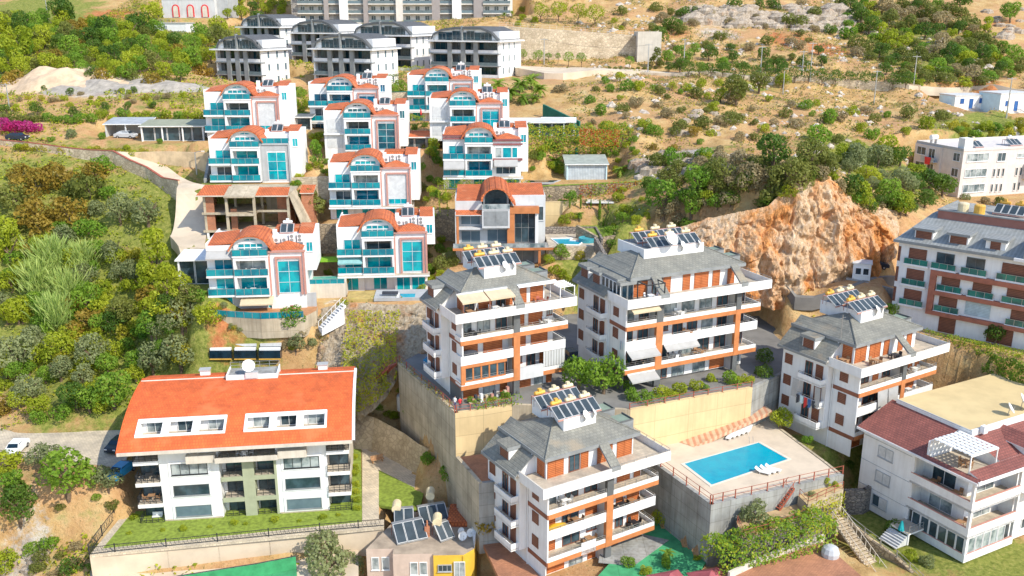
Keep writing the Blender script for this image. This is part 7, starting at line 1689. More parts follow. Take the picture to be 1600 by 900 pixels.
T_ = thing('bare_lawn', 'patch of dry yellow lawn left of the small turquoise pool', 'lawn', at(541, 468, 134.5), R(3)); obj('soil', MB().box(0, 0, -.5, 4.2, 4.5, .02, plain('dry_lawn', (0.46, 0.34, 0.12), .95, .2)), T_)
m = MB(); m.box(0, 0, 0, 2.4, .6, .35, DARKC); tag(obj('lounger_cover', m, None, at(597, 460, 135.5)), 'dark covered bench on the grey paving by the small pool', 'bench')
TIMBER = slats('orange_timber_boards', (0.55, 0.27, 0.11), (0.42, 0.19, 0.08), .3)
pv, yv, _ = VIL['left']; plv = (pv, yv)
T_ = thing('timber_terrace', 'wide timber terrace with turquoise glass rail under the lowest left villa', 'terrace', loc2w(plv, 0, -4.2, -2.5), yv)
m = MB(); m.prism([(-.5, 1.5), (3, .3), (8, -1.2), (14, -1.0), (15.5, 2), (15.5, 4.2), (-.5, 4.2)], -3.0, 0, CONC, TIMBER); obj('deck', m, T_); glassrail(T_, [(-.5, 1.5, 0), (3, .3, 0), (8, -1.2, 0), (14, -1.0, 0)], .9)
obj('back_wall', MB().box(-.4, 4.0, 0, 15.4, 4.3, 2.1, GREYP), T_)
for x in (2.2, 9.4, 12.0): window(T_, x, 4.0, .02, 2.2, 1.9, frame=WHITE, pane=TEAL, name='glass_door')
awning(T_, 4.6, 9.3, 3.98, 2.1, 2.2, .8, AWN)
gs = flight('garden_stairs', loc2w(plv, 16.2, -4.6, -4.6), loc2w(plv, 19.6, -2.6, -1.6), 1.2, 11, WHITE, 'white garden stairs with railings right of the timber terrace')
obj('stair_wall', MB().yprism([(0, -.9), (3.7, .2), (3.7, 2.7), (0, -.1)], -.5, .5, WHITE), gs)
sitting(plv, 12, -3.0, -2.5, 'the timber terrace of the lowest left villa', RUST, 4)
pl2 = (VIL['low'][0], VIL['low'][1]); sitting(pl2, 7.5, -4.0, -3.3, 'the paved garden of the lowest middle villa', BLACKM, 4)
m = MB(); m.lathe([(.0001, 2.4), (.12, 2.2), (.22, 1.2), (.1, .9)], 8, REDP); m.tube((0, 0, 0), (0, 0, 2.5), .03, n=5, mat=METAL); tag(obj('parasol', m, None, at(658, 187, 199)), 'closed red parasol in front of the villa beside the palms', 'parasol')
m = MB(); m.lathe([(.0001, 3.2), (.15, 3.0), (.4, 1.9), (.2, 1.8)], 8, plain('turquoise_cloth', (0.02, 0.38, 0.40), .7)); m.tube((0, 0, 0), (0, 0, 3.3), .04, n=5, mat=METAL); tag(obj('parasol', m, None, atz(1405, 850, -60.2)), 'closed turquoise parasol beside the path of the maroon-roofed house', 'parasol')
m = MB(); m.prism([(0, 0), (6.5, 0), (5, -2.4), (-.8, -2.4)], -.3, .03, GREYP); T_ = thing('dark_pool', 'small dark pool with pale coping beside the maroon banded villa', 'pool', at(822, 282, 171), R(2)); obj('coping', m, T_); obj('water', MB().prism([(.3, -.25), (5.9, -.25), (4.8, -2.1), (-.2, -2.1)], .0, .06, NAVY), T_)
m = MB(); m.prism([P2(836, 290, -30.8), P2(1000, 283, -30.8), P2(960, 272, -30.8), P2(850, 276, -30.8)], -31.2, -30.9, LAWN); obj('terrace_lawn', m, kind='structure')
q = at(906, 372, 149.5).z
m = MB(); m.prism([P2(900, 355, q), P2(935, 372, q), P2(1050, 345, q), P2(1010, 338, q)], q - .4, q + .15, LAWN); obj('hillside_lawn', m, kind='structure')
stonewall([(900, 352), (936, 372), (1000, 362), (1055, 346)], (153, 149.4, 151, 155), 3.0, STONE, 'stone edge wall of the hillside lawn right of the pool terrace')
stonewall([(1322, 434), (1398, 452)], (138, 134), 3.2, GCONC, 'raised car park wall left of the red-brown framed block')
stonewall([(928, 370), (948, 405)], (147, 138), 2.2, DSTONE, 'dark sloping wall right of the round hot tub')
# --- roads
def ribbon(name, left, right, mat, lift=.12, extra=None):
 """a road laid on the ground between two edge lines (pixels of the photograph give the places)"""
 A_ = [ground(*p) for p in left]; B_ = [ground(*p) for p in right]
 m = MB(); pts = []
 for (a0, b0), (a1, b1) in zip(zip(A_, B_), list(zip(A_, B_))[1:]):
  for k in range(6):
   pts.append((a0.lerp(a1, k / 6), b0.lerp(b1, k / 6)))
 pts.append((A_[-1], B_[-1])); V = []
 for a, b in pts:
  row = [a.lerp(b, j / 4) for j in range(5)]; zz = max(hz(q.x, q.y) for q in row) + lift; V.append([Vector((q.x, q.y, zz)) for q in row])
 hs = np.array([r[0].z for r in V]);
 for _ in range(6): hs[1:-1] = np.maximum(hs[1:-1], (hs[:-2] + hs[2:]) / 2)
 for r, h in zip(V, hs):
  for q in r: q.z = h
 for r0, r1 in zip(V, V[1:]):
  for j in range(4): m.poly([r0[j], r0[j + 1], r1[j + 1], r1[j]], mat)
  m.poly([r0[0], r1[0], r1[0] - Vector((0, 0, 2)), r0[0] - Vector((0, 0, 2))], mat); m.poly([r0[4], r0[4] - Vector((0, 0, 2)), r1[4] - Vector((0, 0, 2)), r1[4]], mat)
 me = m.mesh(name); o = obj(name, me, kind='structure')
 return V
rd = ribbon('hill_road', [(-30, 228), (40, 234), (110, 246), (180, 258), (232, 282), (284, 318), (277, 350), (268, 390), (285, 420)], [(-30, 222), (40, 226), (110, 234), (200, 244), (262, 262), (322, 290), (326, 335), (320, 385), (324, 415)], ROADC)
def edge_wall(V, side, i0, i1, h, drop, mat, label, cap=None):
 pts = [V[i][side] for i in range(i0, i1, 3)]; t = thing('road_wall', label, 'road wall', pts[0])
 for a, b in zip(pts, pts[1:]):
  d = b - a; L = math.hypot(d.x, d.y); m = MB(); m.yprism([(0, -drop), (L, d.z - drop), (L, d.z + h), (0, h)], -.3, .1, mat); obj('wall_panel', m, t, a - pts[0], math.atan2(d.y, d.x))
  m = MB(); m.slab([(0, -.34, h + .12), (L, -.34, d.z + h + .12), (L, .12, d.z + h + .12), (0, .12, h + .12)], .12, cap or RUST); obj('coping', m, t, a - pts[0], math.atan2(d.y, d.x))
edge_wall(rd, 0, 0, 33, .4, 5.5, PSTONE, 'pale stone wall with rusty coping on the outer side of the hill road')
ur = ribbon('upper_road', [(800, 118), (850, 124), (880, 125), (930, 118), (1000, 116), (1060, 120)], [(800, 104), (850, 106), (900, 106), (950, 109), (1010, 111), (1060, 115)], ROADC)
ur2 = ribbon('avenue', [(1060, 120), (1150, 123), (1240, 130), (1330, 138), (1420, 141), (1520, 147), (1620, 152)], [(1060, 114), (1150, 117), (1240, 122), (1330, 128), (1420, 133), (1520, 139), (1620, 144)], ROADC)
edge_wall(ur2, 0, 10, 26, .2, 5.0, PSTONE, 'long pale stone wall below the avenue of clipped trees', PSTONE)
sr = ribbon('service_road', [(1196, 506), (1240, 490), (1330, 464), (1400, 450)], [(1204, 486), (1245, 473), (1325, 450), (1398, 437)], ASPH, .08)
t = thing('stone_wall', 'huge tan stone retaining wall below the upper terrace', 'stone wall', at(780, 108, 262))
q = [at(778, 108, 262), at(900, 106, 262), at(991, 106, 262)]; tops = [at(778, 41, 262).z, at(900, 49, 262).z, at(991, 56, 262).z]
for i in range(2):
 a, b = q[i], q[i + 1]; L = (b - a).length; m = MB(); m.yprism([(0, -3), (L, -3), (L, tops[i + 1] - a.z), (0, tops[i] - a.z)], 0, 8, PSTONE); obj('wall_panel', m, t, a - q[0], 0)
 rail(t, tuple(a - q[0] + Vector((0, .5, tops[i] - a.z))), tuple(b - q[0] + Vector((0, .5, tops[i + 1] - b.z))), 1.1, CREAM, 2.0)
m = MB(); m.box(0, -4, -3, 6.4, 4, 9.6, CREAM, top=CONC); o = obj('end_block', m, t, q[2] - q[0] + Vector((-.2, 0, 0)))
stonewall([(990, 108), (1052, 113)], (258, 256), 1.2, CONC, 'low wall right of the big stone wall end')
# --- plants: crowns of many small leaf faces on tapered trunks and limbs
LM = {
 'dark': leafmat('dark_green_leaves', (0.070, 0.151, 0.022), (0.183, 0.280, 0.037)),
 'green': leafmat('fresh_green_leaves', (0.121, 0.263, 0.025), (0.308, 0.448, 0.048)),
 'lime': leafmat('yellow_green_leaves', (0.242, 0.322, 0.019), (0.532, 0.560, 0.043)),
 'olive': leafmat('olive_grey_leaves', (0.21, 0.25, 0.10), (0.37, 0.40, 0.18)),
 'scrub': leafmat('scrub_leaves', (0.142, 0.172, 0.031), (0.308, 0.323, 0.075)),
 'brown': leafmat('bronze_brown_leaves', (0.263, 0.191, 0.031), (0.504, 0.349, 0.053)),
 'dry': leafmat('dry_grey_twigs', (0.322, 0.263, 0.139), (0.504, 0.405, 0.212)),
 'reed': leafmat('pale_reed_leaves', (0.322, 0.464, 0.109), (0.560, 0.644, 0.201)),
 'palm': leafmat('palm_fronds', (0.142, 0.263, 0.031), (0.364, 0.463, 0.064)),
 'red': leafmat('red_creeper_leaves', (0.465, 0.078, 0.023), (0.600, 0.188, 0.050)),
 'pinkf': leafmat('magenta_blossoms', (0.500, 0.023, 0.155), (0.600, 0.075, 0.312)),
 'ivy': leafmat('yellowing_ivy_leaves', (0.282, 0.282, 0.023), (0.616, 0.532, 0.053)),
}
def leaves_mesh(name, C, Nrm, size, mat, tint, elong=1.0, mat2=None, frac2=0.0, stem=None):
 """quads at centres C, facing about Nrm; one float of tint per leaf; stem = (verts, faces) for limbs joined behind"""
 n = len(C)
 N = Nrm + npr.normal(0, .55, (n, 3)); N /= np.linalg.norm(N, axis=1)[:, None] + 1e-9
 T = np.cross(N, npr.normal(0, 1, (n, 3))); T /= np.linalg.norm(T, axis=1)[:, None] + 1e-9
 B = np.cross(N, T); s = size * npr.uniform(.6, 1.25, (n, 1));
 k = .5
 V = np.concatenate([C - T * s * k * elong, C + B * s * k * .62 - T * s * .05, C + T * s * k * elong, C - B * s * k * .62 - T * s * .05], 1).reshape(-1, 3)
 me = bpy.data.meshes.new(name)
 me.vertices.add(4 * n); me.vertices.foreach_set('co', V.ravel())
 me.loops.add(4 * n); me.loops.foreach_set('vertex_index', np.arange(4 * n))
 me.polygons.add(n); me.polygons.foreach_set('loop_start', np.arange(n) * 4); me.polygons.foreach_set('loop_total', np.full(n, 4))
 me.materials.append(mat)
 if mat2 is not None:
  me.materials.append(mat2); me.polygons.foreach_set('material_index', (npr.random(n) < frac2).astype(np.int32))
 a = me.attributes.new('tint', 'FLOAT', 'POINT'); a.data.foreach_set('value', np.repeat(tint, 4))
 me.update(calc_edges=True)
 return me
def lobes_points(lobes, n, bottom=-.35):
 """points on the shells of overlapping lobes (x, y, z, r), none deep inside another"""
 L = np.array(lobes); w_ = L[:, 3] ** 2; idx = npr.choice(len(L), n * 2, p=w_ / w_.sum())
 d = npr.normal(0, 1, (n * 2, 3)); d /= np.linalg.norm(d, axis=1)[:, None]; d = d[d[:, 2] > -2]
 rr = L[idx, 3] * npr.uniform(.72, 1.08, n * 2)
 P = L[idx, :3] + d * rr[:, None] * np.array((1, 1, .92))
 inside = np.zeros(len(P), int)
 for l in L: inside += (np.linalg.norm(P - l[:3], axis=1) < l[3] * .70)
 keep = (inside == 0) & (d[:, 2] > bottom - .4)
 P, d = P[keep][:n], d[keep][:n]
 hn = (P[:, 2] - P[:, 2].min()) / (np.ptp(P[:, 2]) + 1e-6)
 lt = npr.random(len(L))
 tint = np.clip(.55 * npr.random(len(P)) + .45 * lt[idx[keep][:n]], 0, 1)
 return P, d, tint
def crown_round(kind, seed, n=900, size=.17, flat=.8, nl=11, spread=.62, lr=(.28, .5)):
 """unit crown: about 1 in radius, its base at z = 0"""
 rr = random.Random(seed); L = [(0, 0, .75 * flat, .5)]
 for k in range(nl):
  a = rr.uniform(0, 6.28); e = rr.uniform(-.5, 1.2); r = spread * rr.uniform(.7, 1.1)
  L.append((r * math.cos(a) * math.cos(e), r * math.sin(a) * math.cos(e), (.85 + .75 * math.sin(e)) * flat, rr.uniform(*lr)))
 P, d, t = lobes_points(L, n)
 return leaves_mesh('crown', P, d, size, LM[kind], t)
def crown_pine(kind, seed, n=900):
 rr = random.Random(seed); L = []
 for k in range(14):
  h = rr.uniform(.2, 2.0); r = (1.05 - h * .42) * rr.uniform(.5, .9); a = rr.uniform(0, 6.28); L.append((r * math.cos(a), r * math.sin(a), h, rr.uniform(.22, .42)))
 L.append((0, 0, 1.9, .35))
 P, d, t = lobes_points(L, n); return leaves_mesh('crown', P, d, .16, LM[kind], t, 1.3)
def crown_reed(kind, seed, n=700):
 rr = np.random.default_rng(seed); base = rr.normal(0, .28, (n, 2)); a = rr.uniform(0, 6.28, n); lean = rr.uniform(.1, .9, n); h = rr.uniform(.3, 1.9, n)
 C = np.stack([base[:, 0] + np.cos(a) * lean * h * .55, base[:, 1] + np.sin(a) * lean * h * .55, h * (1 - .25 * lean)], 1)
 D = np.stack([np.cos(a) * lean, np.sin(a) * lean, np.full(n, 1.0)], 1); D /= np.linalg.norm(D, axis=1)[:, None]
 S = np.cross(D, rr.normal(0, 1, (n, 3))); S /= np.linalg.norm(S, axis=1)[:, None]
 V = np.concatenate([C - D * .3, C + S * .028, C + D * .32 + np.array((0, 0, -.05)), C - S * .028], 1).reshape(-1, 3)
 me = bpy.data.meshes.new('crown'); me.from_pydata(V.tolist(), [], np.arange(4 * n).reshape(-1, 4).tolist()); me.materials.append(LM[kind])
 at_ = me.attributes.new('tint', 'FLOAT', 'POINT'); at_.data.foreach_set('value', np.repeat(rr.random(n), 4)); return me
def crown_palm(seed, nf=22, fan=True):
 """fronds only, unit length about 1; origin at the head of the trunk"""
 rr = random.Random(seed); V, F, T = [], [], []
 for k in range(nf):
  a = 6.28 * k / nf + rr.uniform(-.15, .15); e0 = rr.uniform(-.4, 1.25); L = rr.uniform(.8, 1.1); prev = None
  tt = rr.random()
  for i in range(7):
   f = i / 6; e = e0 - 1.5 * f * f;
   x = L * f * math.cos(e0 - .7 * f) ; zz = L * f * math.sin(e0 - .75 * f)
   c = Vector((x * math.cos(a), x * math.sin(a), zz)); side = Vector((-math.sin(a), math.cos(a), 0))
   wd = (.20 if fan else .15) * math.sin(math.pi * min(1, .12 + f * .88)) + .01
   if prev is not None and i > 0:
    for s in (-1, 1):
     b = len(V); m_ = (prev + c) / 2
     V += [tuple(prev), tuple(c), tuple(c + side * s * wd + Vector((0, 0, -.35 * wd)) + (c - prev) * .5), tuple(prev + side * s * wd * .25 + Vector((0, 0, -.1 * wd)))]
     F.append((b, b + 1, b + 2, b + 3)); T += [min(1, tt * .6 + .4 * rr.random())] * 4
   prev = c
 me = bpy.data.meshes.new('fronds'); me.from_pydata(V, [], F); me.materials.append(LM['palm'])
 at_ = me.attributes.new('tint', 'FLOAT', 'POINT'); at_.data.foreach_set('value', T); return me
def trunk_mesh(seed, h, r, limbs=4):
 rr = random.Random(seed); m = MB(); p = Vector((0, 0, -.4)); q = Vector((rr.uniform(-.08, .08), rr.uniform(-.08, .08), h * .55)); m.tube(p, q, r, r * .72, 7, BARK, False)
 for k in range(limbs):
  a = 6.28 * k / limbs + rr.uniform(-.5, .5); e = Vector((q.x + .55 * math.cos(a), q.y + .55 * math.sin(a), h * .55 + rr.uniform(.5, .95))); m.tube(q, e, r * .5, r * .2, 5, BARK, False)
 return m.mesh('trunk')
VAR = {}
def variants(key, fn, k=4):
 if key not in VAR: VAR[key] = [fn(s) for s in range(11 + hash_(key), 11 + hash_(key) + k)]
 return VAR[key]
def hash_(key): return sum(ord(c) * (i + 3) for i, c in enumerate(str(key))) % 997
FOREST = []
def plant(form, kind, x, y, z, r, where=None, h=None, rz=None, name=None):
 """form: round, bush, pine, reed, ball; r = crown radius"""
 rz = rnd.uniform(0, 6.28) if rz is None else rz
 nm = name or ({'dry': 'dry_bush', 'scrub': 'scrub_bush', 'olive': 'olive_bush', 'green': 'leafy_bush', 'dark': 'leafy_bush'}.get(kind) if form == 'bush' else None) or {'round': 'tree', 'pine': 'pine_tree', 'bush': 'bush', 'reed': 'reed_clump', 'ball': 'clipped_tree', 'shrub': 'shrub'}[form]
 t = bpy.data.objects.new(nm, None); COL.objects.link(t); t.location = (x, y, z); t.rotation_euler = (0, 0, rz); t.empty_display_size = .3
 if form == 'round': me = rnd.choice(variants(('round', kind), lambda s: crown_round(kind, s, 1150, .155))); lift = r * .14
 elif form == 'ball': me = rnd.choice(variants(('ball', kind), lambda s: crown_round(kind, s, 800, .15, .72, 14, .5, (.4, .5)), 2)); lift = h or 1.0
 elif form in ('bush', 'shrub'): me = rnd.choice(variants(('bush', kind), lambda s: crown_round(kind, s, 850, .17, .62, 10, .66, (.25, .45)))); lift = -.12 * r
 elif form == 'pine': me = rnd.choice(variants(('pine', kind), lambda s: crown_pine(kind, s, 1100))); lift = .15 * r
 elif form == 'reed': me = rnd.choice(variants(('reed', kind), lambda s: crown_reed(kind, s), 3)); lift = 0
 c = obj('crown', me, t, (0, 0, lift)); s = r * rnd.uniform(.95, 1.05); c.scale = (s, s, s * rnd.uniform(.9, 1.12))
 if form in ('round', 'pine', 'ball'):
  tr = rnd.choice(variants(('trunk',), lambda s: trunk_mesh(s, 1.0, .10), 4)); q = obj('trunk', tr, t); q.scale = (r, r, max(r, lift + r * .5)) if form != 'ball' else (r * .6, r * .6, lift * 1.6)
 elif form in ('bush', 'shrub'):
  tr = rnd.choice(variants(('stems',), lambda s: trunk_mesh(s, .6, .045, 5), 3)); q = obj('stems', tr, t); q.scale = (r, r, r * .7)
 FOREST.append((t, nm, kind, r, where, x, y)); return t
WORDS_K = {'dark': 'dark green', 'green': 'fresh green', 'lime': 'yellow-green', 'olive': 'grey-green olive', 'scrub': 'dull green', 'brown': 'bronze brown', 'dry': 'dry grey-brown', 'reed': 'pale green', 'palm': 'green', 'red': 'red', 'pinkf': 'magenta', 'ivy': 'yellowing'}
def at_px(form, kind, u, v, rp, where, h=None, lift=.8):
 """a plant whose crown is centred near (u, v) with radius rp in the photograph"""
 g = ground(u, v + rp * lift); d = g.y * CP - g.z * SP; r = rp * d / FPX
 return plant(form, kind, g.x, g.y, g.z, r, where, h)
def fill(poly, n, kinds, sizes, where, seed, avoid=(), dmin=.75):
 """plants spread over a patch; kinds = [(form, kind, weight)]"""
 rr = random.Random(seed); P = np.array(poly); pts = []; tries = 0
 while len(pts) < n and tries < n * 40:
  tries += 1; u, v = rr.uniform(P[:, 0].min(), P[:, 0].max()), rr.uniform(P[:, 1].min(), P[:, 1].max())
  if sdist(poly, np.array([[u, v]]))[0] > 0: continue
  s = rr.uniform(*sizes)
  if any(math.hypot(u - a, (v - b) * 1.3) < (s + c) * dmin for a, b, c in pts) or any(math.hypot(u - a, v - b) < s * .6 + c for a, b, c in avoid): continue
  pts.append((u, v, s)); f, k, _ = rr.choices(kinds, [q[2] for q in kinds])[0]; at_px(f, k, u, v, s, where)
LSL = 'on the left slope'
for f, k, u, v, r in (('round', 'green', 110, 750, 50), ('round', 'olive', 72, 715, 26), ('round', 'dark', 35, 805, 36), ('olive_', 'olive', 172, 768, 24), ('bush', 'green', 80, 845, 20), ('bush', 'dark', 112, 882, 22), ('bush', 'dark', 30, 770, 26),
                      ('bush', 'lime', 12, 712, 32), ('bush', 'green', 20, 745, 24), ('bush', 'lime', 10, 872, 24), ('bush', 'scrub', 60, 885, 14)):
 at_px('round' if f == 'olive_' else f, k, u, v, r, 'on the waste ground left of the red-roofed block')
for f, k, u, v, r in (('reed', 'reed', 85, 405, 36), ('reed', 'reed', 62, 440, 34), ('reed', 'reed', 110, 450, 32), ('reed', 'reed', 90, 490, 34), ('reed', 'reed', 130, 400, 30), ('pine', 'lime', 245, 410, 34), ('pine', 'lime', 262, 455, 24), ('pine', 'lime', 230, 445, 24), ('pine', 'lime', 20, 395, 30), ('pine', 'lime', 60, 405, 22),
                      ('round', 'olive', 190, 335, 26), ('round', 'olive', 232, 335, 30), ('round', 'olive', 180, 395, 24), ('round', 'olive', 210, 430, 20), ('bush', 'olive', 155, 320, 20), ('round', 'olive', 145, 555, 32), ('round', 'olive', 285, 500, 36), ('round', 'olive', 285, 550, 36), ('round', 'olive', 240, 570, 30),
                      ('round', 'olive', 30, 560, 34), ('round', 'olive', 60, 530, 28), ('round', 'dark', 120, 620, 28), ('round', 'green', 180, 610, 36), ('round', 'lime', 95, 545, 26), ('bush', 'brown', 140, 490, 34), ('bush', 'brown', 120, 470, 24), ('round', 'scrub', 195, 490, 28), ('round', 'dark', 180, 510, 20), ('round', 'green', 240, 520, 26),
                      ('round', 'green', 75, 500, 26), ('bush', 'lime', 110, 520, 22), ('round', 'olive', 50, 610, 26), ('bush', 'green', 60, 650, 16), ('round', 'olive', 130, 590, 22), ('round', 'lime', 30, 490, 26), ('round', 'scrub', 300, 470, 22), ('round', 'olive', 135, 435, 22), ('round', 'dark', 260, 480, 20)):
 at_px(f, k, u, v, r, LSL)
for u, v, r in ((60, 280, 34), (25, 300, 36), (100, 270, 32), (140, 285, 34), (60, 325, 36), (20, 345, 28), (110, 320, 36), (150, 260, 26), (70, 350, 28), (30, 265, 24)):
 at_px('bush', 'brown' if rnd.random() < .75 else 'scrub', u, v, r, 'below the hill road')
for u, v, r in ((160, 255, 20), (140, 350, 26), (170, 300, 18), (95, 360, 18)): at_px('bush', 'green', u, v, r, 'below the hill road')
fill([(0, 370), (150, 350), (280, 430), (325, 480), (325, 560), (210, 590), (195, 640), (0, 645)], 80, [('round', 'olive', 1), ('round', 'green', 3), ('bush', 'lime', 5), ('bush', 'green', 3), ('round', 'lime', 3), ('bush', 'ivy', 2), ('bush', 'brown', 1)], (14, 27), 'among the denser growth of the left slope', 3, dmin=.5)
fill([(0, 700), (190, 790), (140, 900), (0, 900)], 16, [('bush', 'lime', 2), ('bush', 'green', 2), ('bush', 'scrub', 2), ('bush', 'dry', 1)], (8, 15), 'on the waste ground left of the red-roofed block', 5, [(110, 750, 50), (35, 800, 36)])
fill([(0, 35), (70, 20), (120, 20), (170, 40), (240, 25), (250, 62), (300, 60), (345, 28), (350, 60), (335, 100), (270, 118), (230, 122), (160, 120), (100, 105), (50, 105), (20, 130), (0, 130)], 105, [('round', 'lime', 5), ('round', 'green', 4), ('round', 'dark', 1.5), ('round', 'scrub', 1), ('bush', 'brown', 1)], (11, 21), 'in the wood at the top left', 8, dmin=.48)
for f, k, u, v, r in (('round', 'dark', 168, 50, 22), ('round', 'dark', 222, 40, 22), ('round', 'dark', 35, 38, 20), ('pine', 'lime', 18, 100, 24), ('pine', 'lime', 40, 75, 22), ('round', 'dark', 100, 22, 24), ('round', 'lime', 70, 60, 22), ('round', 'green', 200, 115, 18), ('round', 'green', 300, 95, 22), ('pine', 'lime', 8, 60, 22)): at_px(f, k, u, v, r, 'in the wood at the top left')
fill([(345, 0), (440, 0), (455, 20), (410, 30), (350, 30)], 16, [('round', 'lime', 3), ('round', 'dark', 1)], (9, 17), 'beside the large block at the top edge', 9)
for u in range(-10, 335, 17): at_px('bush', rnd.choice(('lime', 'green', 'scrub', 'green')), u, 183 - u * .01 + rnd.uniform(-4, 4), rnd.uniform(10, 15), 'in the hedge above the carports')
for u, v, r in ((5, 192, 19), (24, 194, 19), (42, 193, 17), (58, 196, 13), (198, 184, 6)): at_px('bush', 'pinkf', u, v, r, 'at the left end of the hedge above the carports')
for u, v, r in ((60, 172, 11), (118, 176, 10), (10, 172, 11), (165, 170, 9), (200, 168, 8), (240, 165, 7), (70, 140, 6), (210, 142, 6), (110, 145, 7)): at_px('round', 'dark', u, v, r, 'on the dry field above the carports')
fill([(0, 140), (300, 140), (300, 165), (0, 168)], 26, [('bush', 'lime', 3), ('bush', 'dry', 2), ('bush', 'ivy', 2)], (5, 9), 'on the dry field above the carports', 12)
for u in range(30, 232, 14): at_px('bush', rnd.choice(('ivy', 'lime', 'lime')), u, 230 + (u - 60) * .045 + rnd.uniform(-2, 2), 10, 'on the verge of the hill road')
for u, v, r in ((113, 205, 13), (160, 210, 10), (80, 215, 8), (250, 218, 8)): at_px('bush', 'olive' if u == 113 else 'green', u, v, r, 'beside the carports')
